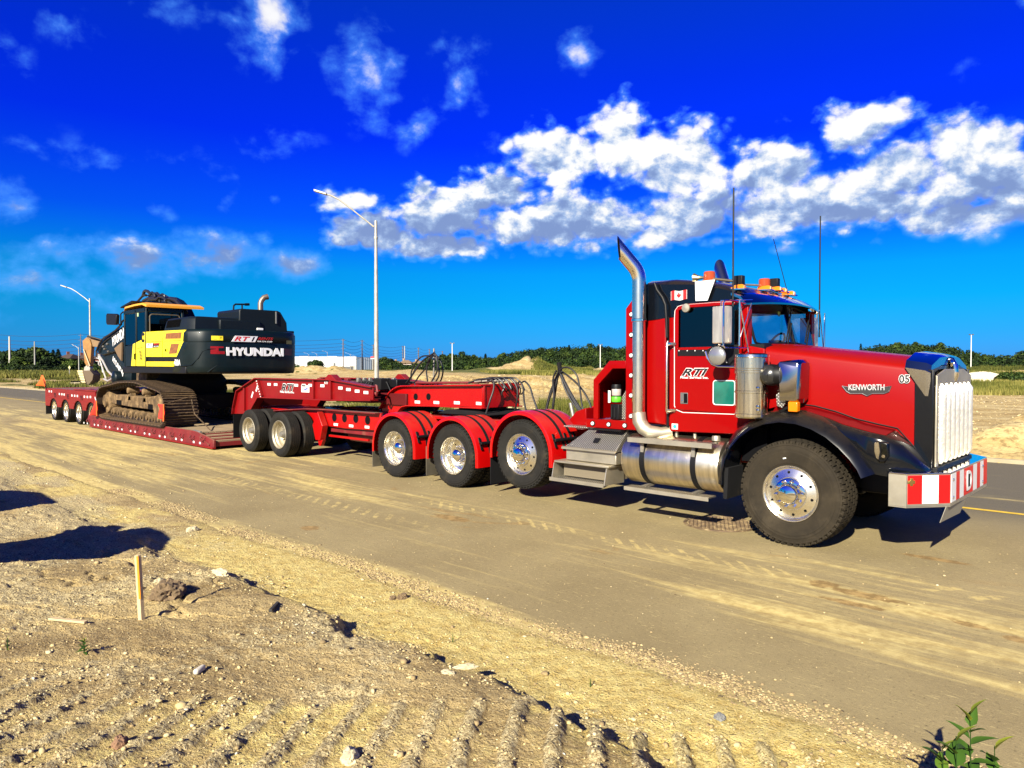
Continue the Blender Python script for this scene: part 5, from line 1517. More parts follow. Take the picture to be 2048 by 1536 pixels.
# grab rails
B().tube([(-1.60, .17, 1.33), (-1.60, .15, 1.36), (-1.60, .15, 2.16), (-1.60, .17, 2.20)], .013, 10).build('grab_handle', ALU, T, smooth=True)
for z in (1.36, 2.17):
    B().bar((-1.60, .15, z), (-1.53, .235, z+.0), .03, .035).build('handle_clamp', CHROME, T, bevel=.006)
hr = [(Q(a, c, 'y', .20).x, .20, Q(a, c, 'y', .20).z) for a, c in ((1309, 566), (1314, 580), (1325, 595), (1331, 610), (1333, 640), (1334, 675))]
B().tube(hr, .018, 10).build('roof_hose', BLACK, T, smooth=True)
B().lathe([(0, -.02), (.05, -.015), (.055, 0), (0, .002)], tuple(Q(1372, 616, 'y', .22)), 'y', 16).build('marker_lamp', CAST, T)

# exhaust stacks
def stack(Y, near):
    yy = Y(.10)
    pts = [(-1.62, Y(.30), 1.09), (-1.72, Y(.22), 1.07), (-1.83, Y(.12), 1.085), (-1.90, yy, 1.13), (-1.955, yy, 1.21), (-1.97, yy, 1.32)]
    B().tube(pts, [.07, .075, .085, .088, .088, .088], 20).build('exhaust_elbow', CAST, T, smooth=True)
    b = B().tube([(-1.97, yy, 1.32), (-1.97, yy, 1.9), (-1.97, yy, 2.475)], .080, 24)
    b.build('exhaust_stack', STACK, T, smooth=True)
    cc = [(-1.97, yy, 2.47), (-1.97, yy, 2.95)]
    ox, oy = -.72, (-.69 if near else .69)          # the tips turn back and outwards
    for k in range(1, 8):
        a = math.radians(40*k/7); r = .30
        cc.append((-1.97+ox*r*(1-math.cos(a)), yy+oy*r*(1-math.cos(a)), 2.95+r*math.sin(a)))
    sn, cs_ = math.sin(math.radians(40)), math.cos(math.radians(40))
    last = Vector(cc[-1]); t = Vector((ox*sn, oy*sn, cs_))
    for k in range(1, 4): cc.append(tuple(last+t*.095*k))
    b = B().tube(cc, .087, 24, cap=False)
    # slash cut of the open end: the lower lip runs out to a point
    m_ = len(b.v)-24
    low_dir = Vector((ox*cs_, oy*cs_, -sn))
    ctr = Vector(cc[-1])
    for i in range(m_, len(b.v)):
        v = Vector(b.v[i]); d = (v-ctr).dot(low_dir)/.087
        v = v + t*(.13*(-d))
        b.v[i] = tuple(v)
    # slash: inner liner
    inner = [Vector(v) for v in b.v[m_:]]
    B().add([tuple(ctr+(v-ctr)*.985) for v in inner]+[tuple(ctr-t*.12+(v-ctr-t*((v-ctr).dot(t)))*.94) for v in inner], [(k, (k+1) % 24, (k+1) % 24+24, k+24) for k in range(24)]).build('exhaust_bore', VOID, T)
    b.build('exhaust_tip', STACK, T, smooth=True, ang=50)
    dk = B().add([tuple(ctr-t*.12+(v-ctr-t*((v-ctr).dot(t)))*.95) for v in inner], [tuple(range(24))])
    dk.build('exhaust_bore', VOID, T)
    B().lathe([(.082, 2.45), (.094, 2.455), (.094, 2.485), (.088, 2.49)], (-1.97, yy, 0), 'z', 24).build('exhaust_clamp', CHROME, T, smooth=True)
both(stack)

# headache rack with round lamps
def rack_side(Y, near):
    y0, y1 = Y(.17), Y(.21)
    up = [(-2.215, 1.09), (-2.035, 1.09), (-2.035, 2.76), (-2.10, 2.76), (-2.215, 2.63)]
    B().prism(up, y0, y1).build('rack_upright', RED, T, bevel=.006)
    fr = B()
    o_ = SX([(1174, 838), (1186, 838), (1186, 762), (1219, 722), (1256, 720)], .17)
    fr.prism([(-2.73, 1.20), (-2.65, 1.20), (-2.65, 1.66), (-2.42, 1.87), (-2.216, 1.87), (-2.216, 1.97), (-2.47, 1.97), (-2.73, 1.72)], y0, y1)
    fr.build('rack_side', RED, T, bevel=.005)
    B().box(-2.85, -2.216, y0, y1, 1.085, 1.198).build('rack_base', RED, T, bevel=.006)
both(rack_side)
B().prism([(-2.72, 1.72), (-2.465, 1.965), (-2.20, 1.965), (-2.20, 1.95), (-2.455, 1.95), (-2.705, 1.71)], .211, YF-.211).build('rack_hood', RED, T)
B().box(-2.725, -2.705, .211, .9, 1.20, 1.715).build('rack_back', RED, T)
B().box(-2.72, -2.05, .85, .87, 1.20, 1.95).build('rack_inner_wall', VOID, T)
B().box(-2.85, -2.05, .211, YF-.211, 1.15, 1.19).build('rack_floor', REDJ, T)
B().box(-2.10, -2.06, .211, YF-.211, 1.2, 2.70).build('rack_panel', BLACKR, T)
B().prism([(-2.40, 1.20), (-2.11, 1.20), (-2.11, 1.80), (-2.20, 1.80), (-2.28, 1.68), (-2.40, 1.50)], .36, .365).build('checker_plate', PLATE, T)
def lamp(p, parent=T):
    B().lathe([(.036, .0), (.034, -.012), (.026, -.014)], p, 'y', 20).build('lamp_ring', BLACK, parent, smooth=True)
    B().lathe([(.026, -.010), (.022, -.020), (.0, -.024)], p, 'y', 16).build('lamp_lens', LENS, parent, smooth=True)
for py_ in (629, 670, 711, 751, 791, 832):
    p = Q(1262, py_, 'y', .17); lamp((-2.125, .17, p.z))
for px_ in (1186, 1218, 1250):
    p = Q(px_, 848, 'y', .17); lamp((p.x, .17, 1.14))
# grease pump inside the rack
gp = B().lathe([(0, 1.66), (.062, 1.66), (.066, 1.64), (.066, 1.61), (.060, 1.605), (.060, 1.42)], (-2.47, .33, 0), 'z', 20).build('grease_pump', BLACK, T, smooth=True)
B().lathe([(.061, 1.60), (.063, 1.595), (.063, 1.52), (.061, 1.515)], (-2.47, .33, 0), 'z', 20).build('pump_reservoir', mat('clear_plastic', (.45, .38, .36), .3), gp, smooth=True)
B().lathe([(.063, 1.50), (.066, 1.495), (.066, 1.435), (.063, 1.43)], (-2.47, .33, 0), 'z', 20).build('pump_grease', GREENL, gp, smooth=True)
B().box(-2.555, -2.52, .262, .268, 1.42, 1.58).build('pump_label', WHITE, gp)
B().box(-2.53, -2.40, .28, .38, 1.20, 1.40).cyl((-2.50, .27, 1.22), (-2.50, .27, 1.38), .012).cyl((-2.45, .27, 1.22), (-2.45, .27, 1.36), .012).build('pump_body', BLACK, gp, bevel=.006)

# fuel tanks with straps and steps
def tank(Y, near):
    c = (0, Y(.33), .735)
    prof = [(0, -2.20), (.27, -2.20), (.30, -2.185), (.315, -2.15), (.315, -.90), (.30, -.865), (.27, -.85), (0, -.85)]
    tk = B().lathe([(r, h) for r, h in prof], c, 'x', 56).build('fuel_tank', TANK, T, smooth=True, ang=30)
    for x_ in (-1.87, -1.17):
        b = B(); b.lathe([(.317, x_-.035), (.322, x_-.033), (.322, x_+.033), (.317, x_+.035)], c, 'x', 56); b.build('tank_strap', BLACK, tk, smooth=True)
        B().obox((x_, Y(.03), .93), (.022, 0, 0), (0, .008, .0), (0, .0, .09)).build('step_bracket', STEEL, tk)
    if near:
        s1 = B().box(-2.03, -.89, -.05, .10, 1.005, 1.02).box(-2.03, -.89, -.05, -.042, .965, 1.005)
        s1.build('step', PLATE, tk)
        B().box(-2.03, -.89, -.056, -.051, .962, 1.021).build('step_edge', CAST, tk)
        B().box(-2.03, -.89, -.12, .05, .405, .42).build('step', PLATE, tk)
        B().box(-2.03, -.89, -.127, -.1205, .375, .421).build('step_edge', CAST, tk)
        B().lathe([(0, 1.09), (.045, 1.085), (.05, 1.07), (.05, 1.03)], (-.98, .22, 0), 'z', 18).build('filler_cap', CAST, tk, smooth=True)
        bx = B()
        for x_ in (-1.87, -1.17): bx.bar((x_, .28, .42), (x_, -.10, .40), .05, .03)
        bx.build('step_bracket', STEEL, tk)
both(tank)
for (x_, z_) in ((-1.55, 1.10), (-1.30, 1.09)):
    B().cyl((x_, .30, 1.03), (x_, .30, z_), .02, 8).build('tank_fitting', STEEL, T, smooth=True)
# tool box with checker-plate lid and entry step
lid = B().add([(-2.86, .26, 1.055), (-2.25, .26, 1.055), (-2.25, -.01, .80), (-3.10, -.01, .80), (-3.10, .45, .80), (-2.25, .45, .80), (-2.25, .45, 1.055), (-2.86, .45, 1.055)],
              [(0, 3, 2, 1), (3, 4, 5, 2), (0, 1, 6, 7), (0, 7, 4, 3), (1, 2, 5, 6), (4, 7, 6, 5)])
tb = lid.build('tool_box', PLATE, T, bevel=.008)
B().add([(-3.12, -.022, .79), (-2.24, -.022, .79), (-2.24, -.022, .815), (-3.12, -.022, .815), (-3.12, .0, .80), (-2.24, .0, .80), (-2.24, .01, .825), (-3.12, .01, .825)],
        [(0, 1, 2, 3), (4, 7, 6, 5), (0, 4, 5, 1), (1, 5, 6, 2), (2, 6, 7, 3), (3, 7, 4, 0)]).build('lid_lip', CAST, tb)
B().obox((-2.62, .10, .925), (.045, 0, 0), (0, .028, .028), (0, -.005, .005)).build('latch', BLACK, tb, bevel=.005)
B().box(-3.08, -2.26, .03, .44, .64, .788).build('battery_box', CAST, T, bevel=.01)
B().box(-3.20, -2.30, -.08, .40, .605, .632).build('step', CAST, T, bevel=.005)
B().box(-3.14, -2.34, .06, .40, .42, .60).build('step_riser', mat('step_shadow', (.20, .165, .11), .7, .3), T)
B().box(-3.24, -2.34, -.12, .30, .385, .405).build('step', PLATE, T)
B().box(-3.24, -2.34, -.13, -.1205, .36, .408).build('step_edge', CAST, T)
for x_ in (-3.20, -2.33):
    B().prism([(-.08, .60), (.30, .60), (.30, .385), (-.13, .385)], x_-.006, x_+.006, 'x').build('step_bracket', CAST, T)
B().box(-3.30, -2.24, .25, YF-.25, 1.058, 1.078).build('deck_plate', PLATE, T)
B().box(-2.70, -2.25, .12, .25, 1.062, 1.082).build('step_pad', BLACK, T)
B().prism([(-.80, .40), (-.755, .40), (-.74, .75), (-.80, .75)], .05, .42).build('mud_flap', BLACKR, T)

# roof equipment
def up(px, py, y): return Q(px, py, 'y', y)
for (px_, y_, nm) in ((1419, .52, 'beacon'), (1529, 1.35, 'beacon')):
    p = up(px_, 552 if px_ < 1500 else 566, y_)
    bo = B().lathe([(0, p.z+.055), (.06, p.z+.052), (.07, p.z+.04), (.072, p.z-.04), (.085, p.z-.048), (.085, p.z-.07), (0, p.z-.07)], (p.x, p.y, 0), 'z', 24).build(nm, AMBERD, T, smooth=True)
    B().cyl((p.x, p.y, p.z-.07), (p.x, p.y, 2.85), .02, 8).build('beacon_post', STEEL, T)
for (px_, py_) in ((1478, 573), (1531, 575), (1551, 577), (1562, 580), (1578, 586)):
    p = Q(px_, py_, 'x', -.78)
    sec = []
    for (dx, w2, h2) in ((-.10, .018, .012), (-.03, .035, .03), (.05, .036, .032), (.075, .028, .022)):
        sec.append([(p.x+dx, p.y-w2, p.z-.03), (p.x+dx, p.y-w2*.7, p.z-.03+h2*1.6), (p.x+dx, p.y+w2*.7, p.z-.03+h2*1.6), (p.x+dx, p.y+w2, p.z-.03)])
    ml = B().loft(sec).build('marker_light', AMBER, T, smooth=True, ang=40)
    B().prism([(p.x-.12, p.z-.036), (p.x+.10, p.z-.045), (p.x+.09, p.z-.028), (p.x-.10, p.z-.02)], p.y-.042, p.y+.042).build('marker_base', CHROME, ml)
B().prism([tuple(Q(a, c, 'y', .20)[i] for i in (0, 2)) for a, c in ((1390, 563), (1430, 559), (1415, 601), (1391, 602))], .20, .206).build('reflector_sheet', mat('white_sheet', (.78, .82, .80), .35, .2, var=.06, vscale=8), T)
hn1 = up(1389, 556, .50); hn2 = up(1474, 563, .50)
B().tube([tuple(hn1), tuple(hn1+Vector((.05, 0, 0))), tuple(hn1+Vector((.12, 0, -.005))), tuple(hn2)], [.058, .028, .014, .018], 16).build('air_horn', mat('horn_brass', (.45, .36, .2), .3, .9), T, smooth=True)
for (px_, py_, y_) in ((1479, 560, .40), (1550, 565, 1.45)):
    p = up(px_, py_, y_); B().box(p.x-.05, p.x+.05, p.y-.04, p.y+.04, p.z-.06, p.z+.05).build('work_lamp', BLACK, T, bevel=.006)
B().tube([tuple(up(1430, 567, .6)), tuple(up(1530, 571, 1.4))], .012, 8).build('light_bar', STEEL, T)
for (x_, y_, z0, z1) in ((-.684, .02, 2.56, 3.87), (-.70, YF+.14, 2.30, 3.96)):
    B().tube([(x_, y_, z0), (x_, y_, z0+.12), (x_, y_, z1)], [.012, .010, .009], 6).build('antenna', BLACK, T)
B().tube([(-.60, 1.332, 2.74), (-.60, .871, 3.405)], .0045, 5).build('antenna', BLACK, T)
# maple flag on the roof side
fp = [Q(a, c, 'y', PL-.007) for a, c in ((1342, 583), (1374, 582.5), (1373.5, 600), (1343, 601))]
fx0, fx1, fz0, fz1 = fp[0].x, fp[1].x, fp[3].z, fp[0].z
def wave(x): return .006*math.sin((x-fx0)*38)
def fstrip(q0, q1, m_, nm, z0=0.0, z1=1.0, off=0.0):
    b = B(); n = 8
    for i in range(n):
        a, c = fx0+(fx1-fx0)*(q0+(q1-q0)*i/n), fx0+(fx1-fx0)*(q0+(q1-q0)*(i+1)/n)
        b.add([(a, PL-.008-off, fz0+wave(a)), (c, PL-.008-off, fz0+wave(c)), (c, PL-.008-off, fz1+wave(c)), (a, PL-.008-off, fz1+wave(a))], [(0, 1, 2, 3)])
    return b.build(nm, m_, T)
fstrip(0, 1, WHITE, 'flag_decal'); fstrip(.02, .24, FLAGR, 'flag_bar', off=.0015); fstrip(.76, .98, FLAGR, 'flag_bar', off=.0015)
leaf = [(0, -1), (.06, -1), (.05, -.45), (.45, -.55), (.38, -.35), (.85, .1), (.72, .18), (.82, .5), (.52, .42), (.45, .55), (.22, .3), (.32, .82), (.17, .74), (0, 1)]
lp = [(a, c) for a, c in leaf]+[(-a, c) for a, c in reversed(leaf[1:-1])]
cxl, czl = (fx0+fx1)/2, (fz0+fz1)/2+wave((fx0+fx1)/2)
B().prism([(cxl+a*.038, czl+c*.042) for a, c in lp], PL-.0115, PL-.010).build('maple_leaf', FLAGR, T)

# hose stand behind the cab
hs = Q(1135, 740, 'y', 1.23)
HX = -4.05
sp0 = P(0, 1)
def Yq(px, py, y=1.0): return Q(px, py, 'y', y)
top = Yq(1119, 742)
B().tube([tuple(Yq(1141, 806)), tuple(Yq(1150, 850))], .030, 12).build('hose_post', STEEL, T, smooth=True)
B().tube([tuple(Yq(1100, 856)), tuple(Yq(1118, 738))], .014, 8).tube([tuple(Yq(1118, 725)), tuple(Yq(1121, 748))], .035, 8).build('hose_stand', BLACKR, T, smooth=True)
def smooth_path3(pts, k=4):
    P_ = [Vector(p) for p in pts]; P_ = [P_[0]*2-P_[1]]+P_+[P_[-1]*2-P_[-2]]; out_ = []
    for i in range(1, len(P_)-2):
        for j in range(k):
            t = j/k; a, b, c, d = P_[i-1:i+3]
            out_.append(tuple(.5*((2*b)+(c-a)*t+(2*a-5*b+4*c-d)*t*t+(3*b-a-3*c+d)*t**3)))
    out_.append(tuple(P_[-2])); return out_
def sag(a, b_, d, n=9, side=0.0):
    a, b_ = Vector(a), Vector(b_); out_ = []
    for i in range(n):
        q = i/(n-1); p = a.lerp(b_, q); p.z -= d*4*q*(1-q); p.x += side*4*q*(1-q); out_.append(tuple(p))
    return out_
for (e, d, sd, r) in (((1180, 846), .08, .0, .022), ((1183, 842), .14, .05, .018), ((1176, 840), .02, -.1, .014), ((1092, 858), .05, -.10, .022), ((1104, 858), .02, -.04, .018), ((1186, 845), -.05, .16, .015), ((1098, 860), .12, -.16, .016)):
    pts = sag(Yq(1119+random.uniform(-3, 3), 741), Yq(*e, y=.95), d, 10, sd)
    B().tube(pts, r, 8).build('air_hose', HOSE, T, smooth=True)
lo = [Yq(a, c, .9) for a, c in ((1119, 740), (1128, 735), (1141, 737), (1154, 752), (1160, 780), (1165, 815), (1176, 842))]
B().tube(smooth_path3([tuple(p) for p in lo]), .013, 8).build('air_hose', HOSE, T, smooth=True)
lo = [Yq(a, c, .9) for a, c in ((1113, 741), (1106, 760), (1108, 800), (1100, 835), (1090, 858))]
B().tube(smooth_path3([tuple(p) for p in lo]), .015, 8).build('air_hose', HOSE, T, smooth=True)
bk = SX([(1152, 838), (1165, 822), (1185, 815), (1186, 850), (1160, 850)], .6)
B().prism(bk, .45, .9).build('hose_bracket', RED, T, bevel=.01)

# ================================================================ JEEP DOLLY between tractor and lowboy
def poly(px_pts, y): return [tuple(Q(a, c, 'y', y)[i] for i in (0, 2)) for a, c in px_pts]
def smooth_path(pts, k=4):
    P_ = [Vector(p) for p in pts]; P_ = [P_[0]*2-P_[1]]+P_+[P_[-1]*2-P_[-2]]; out_ = []
    for i in range(1, len(P_)-2):
        for j in range(k):
            t = j/k; a, b, c, d = P_[i-1:i+3]
            out_.append(tuple(.5*((2*b)+(c-a)*t+(2*a-5*b+4*c-d)*t*t+(3*b-a-3*c+d)*t**3)))
    out_.append(tuple(P_[-2])); return out_
def strip_along(pts, y0, y1, t, inward=True):
    """flange plate following a polyline in x,z"""
    b = B()
    for (a, c) in zip(pts[:-1], pts[1:]):
        dx, dz = c[0]-a[0], c[1]-a[1]; L = math.hypot(dx, dz)
        nx, nz_ = -dz/L*t/2, dx/L*t/2
        b.prism([(a[0]-nx, a[1]-nz_), (c[0]-nx, c[1]-nz_), (c[0]+nx, c[1]+nz_), (a[0]+nx, a[1]+nz_)], y0, y1)
    return b
def tape(px, py, y, parent, w=.15, h=.05, rot=0.0, m=TAPE):
    p = Q(px, py, 'y', y); ca, sa_ = math.cos(rot), math.sin(rot)
    q = [(p.x+a*ca-c*sa_, p.z+a*sa_+c*ca) for a, c in ((-w/2, -h/2), (w/2, -h/2), (w/2, h/2), (-w/2, h/2))]
    return B().prism(q, y-.004, y-.0005).build('reflective_tape', m, parent)
J = thing('jeep_dolly', (-9.5, 1.23, 0), 'bright red two-axle dolly with a raised neck coupled over the rear of the tractor', 'trailer')
nk = [(968, 771), (968, 816), (925, 813), (870, 811.5), (817, 810.6), (808, 812.5), (803.6, 816), (798, 824.6), (764, 826), (764, 817.6), (784, 786), (792, 779), (799, 775), (808, 773)]
for (ya, yb) in ((.80, .84), (YF-.84, YF-.80)):
    B().prism(poly(nk, .80), ya, yb).build('neck_beam', REDJ, J, bevel=.006)
topl = poly([(764, 816), (784, 785), (792, 778), (799, 774), (808, 772), (968, 770.5)], .80)
botl = poly([(798, 824.6), (803.6, 816.5), (808, 813), (817, 811.2), (870, 812), (968, 816.5)], .80)
for (ya, yb) in ((.72, .93), (YF-.93, YF-.72)):
    strip_along(topl, ya, yb, .022).build('neck_flange', REDJ, J, bevel=.004)
    strip_along(botl, ya+.02, yb, .020).build('neck_flange', REDJ, J, bevel=.004)
for (px, py) in ((831.5, 793.5), (857, 793.5)):
    p = Q(px, py, 'y', .80); B().lathe([(0, -.003), (.062, -.003), (.062, 0)], (p.x, .80, p.z), 'y', 20).build('neck_hole', VOID, J)
for (px, py) in ((835, 804), (873, 805), (914, 805.5), (958.5, 807)): tape(px, py, .80, J)
fx = -5.52
B().prism([(.78, 1.21), (YF-.78, 1.21), (YF-.78, 1.63), (.78, 1.60)], fx, fx+.03, 'x').build('neck_front', REDJ, J, bevel=.005)
B().box(-7.6, fx, .86, YF-.86, 1.22, 1.25).build('neck_floor', REDD, J)
B().box(-5.95, fx, .93, YF-.93, 1.56, 1.60).build('neck_top_plate', REDJ, J, bevel=.006)
for yy in (.98, 1.2, 1.42): B().cyl((-7.5, yy, 1.60), (-6.0, yy, 1.625), .022, 8).build('hydraulic_line', REDD, J, smooth=True)
B().lathe([(0, 1.17), (.42, 1.17), (.42, 1.21), (0, 1.21)], (-5.95, 1.23, 0), 'z', 32).build('kingpin_plate', BLACKR, J)
# hoses bundled over the neck front
for k in range(9):
    yy = .95+k*.075; x0 = fx+.03
    r1, r2, r3 = random.uniform(-.12, .12), random.uniform(.05, .22), random.uniform(-.15, .25)
    low = random.choice((1.10, 1.12, 1.42, 1.48))
    pts = smooth_path([(x0-.45, yy+r1, 1.62), (x0-.22, yy+r1*.5, 1.66+r2*.2), (x0+.02, yy+.02, 1.67+r2*.15), (x0+.07+r2*.4, yy+.03+r3*.3, 1.55), (x0+.05+r2*.5, yy+r3*.7, (1.55+low)/2), (x0+.05, yy+r3, low)])
    B().tube(pts, .012+.004*(k % 3 == 0), 7).build('air_hose', HOSE, J, smooth=True)
for k in range(5):
    B().cyl((fx-.28+k*.02, .90+k*.12, 1.645), (fx-.16+k*.02, .94+k*.12, 1.66), .020, 8).build('hose_fitting', STEEL, J, smooth=True)
for pts in ([(1042, 766), (1050, 763), (1060, 775), (1066, 795), (1075, 820)], [(1035, 768), (1040, 763), (1046, 775), (1048, 800), (1052, 822)]):
    B().tube(smooth_path([tuple(Q(a, c, 'y', 1.55)) for a, c in pts]), .016, 8).build('air_hose', HOSE, J, smooth=True)
# lower frame
fr_top = [(551.7, 822), (585, 819.5), (617.7, 818), (660, 819.5), (700, 823), (762, 827)]
fr_bot = [(762, 862), (751, 861), (690, 857), (650, 851.5), (641, 846), (600, 842), (560, 838)]
for (ya, yb) in ((.62, .66), (YF-.66, YF-.62)):
    B().prism(poly(fr_top+fr_bot, .62), ya, yb).build('frame_beam', REDJ, J, bevel=.006)
for (ya, yb) in ((.50, .74), (YF-.74, YF-.50)):
    strip_along(poly([(551.7, 821.5), (585, 819), (617.7, 817.4), (660, 819), (700, 822.5), (760, 826.5)], .62), ya, yb, .022).build('frame_flange', REDD, J, bevel=.003)
B().box(-12.8, -8.2, .70, YF-.70, .92, .95).build('frame_deck', REDJ, J)
B().box(-12.95, -12.75, .62, YF-.62, .60, .98).build('frame_end', REDJ, J, bevel=.01)
for (ya, yb) in ((.46, .60), (YF-.60, YF-.46)):
    B().prism(poly([(638, 823), (648, 851.7), (643, 880), (634, 880), (628, 850)], .5), ya, yb).build('axle_hanger', REDJ, J, bevel=.01)
    B().prism(poly([(636, 880), (646, 880), (642, 892), (639, 892)], .5), ya+.03, yb-.03).build('hanger_foot', REDJ, J, bevel=.006)
for (px, py) in ((668.7, 835), (689, 836.4), (711.7, 837.4), (735.3, 840.5)):
    p = Q(px, py, 'y', .62); B().lathe([(0, -.003), (.085, -.003), (.085, 0)], (p.x, .62, p.z), 'y', 22).build('frame_hole', VOID, J)
for (px, py) in ((671.7, 849), (702.5, 851.8), (734.3, 854.2)): tape(px, py, .62, J)
ax = B()
B().box(-10.0, -8.4, .7, YF-.7, .55, .70).build('air_tank_tray', REDD, J, bevel=.01)
B().cyl((-9.6, 1.0, .5), (-8.6, 1.0, .5), .14, 16).build('air_tank', REDD, J, smooth=True)
B().box(-9.9, -8.5, .60, .64, .46, .50).build('tray_rail', REDJ, J)
for x_ in (-12.26, -10.88):
    wheel(J, x_, 0, .475, True, 'trailer', .475, .27, 'rib', RUBBER, CAST, True)
    wheel(J, x_, YF, .475, False, 'trailer', .475, .27, 'rib', RUBBER, CAST, True)
    axle(J, x_, .475, .07)
# loop of air lines standing on its spring post
B().tube([tuple(Q(867, 770, 'y', 1.4)), tuple(Q(868, 712, 'y', 1.4)), tuple(Q(868, 697, 'y', 1.4))], .016, 8).build('hose_post', STEEL, J, smooth=True)
B().box(-8.35+.0, -8.05, .95, 1.25, 1.50, 1.66).build('valve_box', BLACK, J, bevel=.02)
for pts in ([(868, 708), (850, 718), (832, 736), (818, 762), (808, 768)], [(868, 706), (845, 722), (826, 748), (812, 766)], [(866, 710), (852, 735), (838, 752), (828, 765), (806, 770)],
            [(868, 706), (880, 720), (886, 740), (882, 760), (874, 770)], [(868, 708), (876, 728), (878, 750), (870, 765), (862, 772)], [(866, 710), (856, 722), (853, 745), (855, 762), (850, 770)],
            [(868, 704), (874, 716), (874, 742), (864, 762), (858, 773)], [(868, 712), (842, 714), (824, 740), (822, 760)]):
    yv_ = 1.25+random.uniform(-.12, .12); B().tube(smooth_path([tuple(Q(a, c, 'y', yv_)) for a, c in pts]), .015, 7).build('air_hose', HOSE, J, smooth=True)

# ================================================================ LOWBOY TRAILER
L = thing('lowboy_trailer', (-18.0, 1.23, 0), 'long dark red drop-deck trailer with a gooseneck, carrying the excavator', 'trailer')
gn = [(468.6, 827.6), (469.8, 816), (476.8, 782), (513.6, 757), (624, 759.7), (649.5, 759), (661, 755), (672, 760.5), (700, 766), (746, 775), (746, 800), (690, 800), (656, 799.7), (598.7, 797), (520, 794), (501, 827.6)]
yg = .35
for (ya, yb) in ((yg, yg+.03), (YF-yg-.03, YF-yg)):
    B().prism(poly(gn, yg), ya, yb).build('gooseneck_beam', REDT, L, bevel=.004)
for (ya, yb) in ((yg-.07, yg+.12), (YF-yg-.12, YF-yg+.07)):
    strip_along(poly([(468.6, 827.6), (469.8, 816), (476.8, 782), (513.6, 756.5), (624, 759), (661, 759), (700, 765.5), (746, 774.5)], yg), ya, yb, .022).build('gooseneck_flange', REDT, L, bevel=.003)
    strip_along(poly([(746, 800.5), (690, 800.5), (656, 800), (598.7, 797.5), (520, 794.5), (501, 828)], yg), ya, yb, .022).build('gooseneck_flange', REDT, L, bevel=.003)
for (px, pt, pb) in ((488.5, 776, 822), (626.6, 760.5, 798), (661, 758, 800)):
    a = Q(px, pt, 'y', yg-.03); c = Q(px, pb, 'y', yg-.03)
    B().box(a.x-.025, a.x+.025, yg-.05, yg-.0005, c.z, a.z).build('stiffener', REDT, L, bevel=.003)
a = Q(516, 761, 'y', yg-.03); c = Q(524, 792, 'y', yg-.03)
B().bar((a.x, yg-.03, a.z), (c.x, yg-.03, c.z), .05, .05).build('stiffener', REDT, L)
for k in range(7):
    q = k/6; p = a.lerp(c, q); B().box(p.x-.03, p.x+.0, yg-.062, yg-.056, p.z-.03, p.z).build('paint_tick', TAPE, L)
for (ya, yb) in ((yg-.06, yg+.10), (YF-yg-.10, YF-yg+.06)):
    ear = poly([(652, 760), (661, 749), (666, 749), (678, 762)], yg); B().prism(ear, ya, yb).build('gooseneck_ear', REDT, L, bevel=.01)
rx = Q(468.6, 827.6, 'y', yg).x
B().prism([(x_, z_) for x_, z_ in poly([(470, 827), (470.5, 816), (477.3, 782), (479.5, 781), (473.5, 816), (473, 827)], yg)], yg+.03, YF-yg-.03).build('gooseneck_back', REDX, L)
tz = Q(560, 760, 'y', yg).z
B().box(-12.0, -9.7, yg+.12, YF-yg-.12, tz-.06, tz-.03).build('gooseneck_deck', REDD, L)
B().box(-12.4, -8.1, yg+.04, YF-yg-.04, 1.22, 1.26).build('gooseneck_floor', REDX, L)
for (x_, y_) in ((-11.4, .9), (-10.6, 1.5), (-11.9, 1.6)):
    B().box(x_-.05, x_+.09, y_-.05, y_+.05, tz-.03, tz+.03).build('deck_fitting', REDD, L, bevel=.01)
# valve bank and machinery in the nose
for k in range(10):
    x_ = -9.3+random.uniform(-.5, .9); y_ = random.uniform(.7, 1.6)
    B().tube([(x_, y_, 1.40), (x_+.1, y_+.1, 1.62), (x_+.25, y_+.15, 1.60), (x_+.45, y_+.1, 1.42)], .014, 6).build('hose', HOSE, L, smooth=True)
for k in range(7):
    x_ = -9.5+k*.12; B().box(x_, x_+.07, 1.0+k*.06, 1.08+k*.06, 1.58, 1.68).build('valve', STEEL, L, bevel=.008)
B().box(-9.6, -8.9, 1.0, 1.5, 1.35, 1.60).build('valve_bank', BLACKR, L, bevel=.01)
B().box(-8.55, -8.30, .75, 1.0, 1.45, 1.68).build('control_box', BLACKR, L, bevel=.02)
B().box(-8.85, -8.6, 1.0, 1.25, 1.42, 1.60).build('bracket', REDJ, L, bevel=.01)
hk = Q(752, 785, 'y', yg+.02)
B().tube([(hk.x-.05, yg+.05, hk.z+.13), (hk.x+.05, yg+.0, hk.z+.12), (hk.x+.10, yg-.02, hk.z+.02), (hk.x+.05, yg, hk.z-.05), (hk.x-.02, yg+.02, hk.z-.01)], .022, 8).build('tow_hook', REDD, L, smooth=True)
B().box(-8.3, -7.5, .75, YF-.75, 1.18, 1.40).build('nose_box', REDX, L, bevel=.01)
B().lathe([(0, 1.04), (.42, 1.04), (.42, 1.10), (.3, 1.18), (0, 1.18)], (-7.9, 1.23, 0), 'z', 28).build('kingpin_plate', BLACKR, L)
B().lathe([(.10, .95), (.16, .96), (.16, 1.04), (.10, 1.05)], (-8.9, 1.0, 0), 'z', 16).build('coupling_ring', REDJ, L, smooth=True)
for (px, py) in ((538.4, 768.6), (551.5, 769), (592.7, 770.5), (607.6, 770.5), (621, 770.5), (645, 771.5), (681, 776), (697, 779), (714.5, 782.3), (732, 785)): tape(px, py, yg-.001, L, .15, .055)
for (px, py) in ((514, 777), (504.7, 789.5)): tape(px, py, yg-.001, L, .16, .055, 1.0)
tape(610.8, 777.5, yg-.001, L, .32, .15)
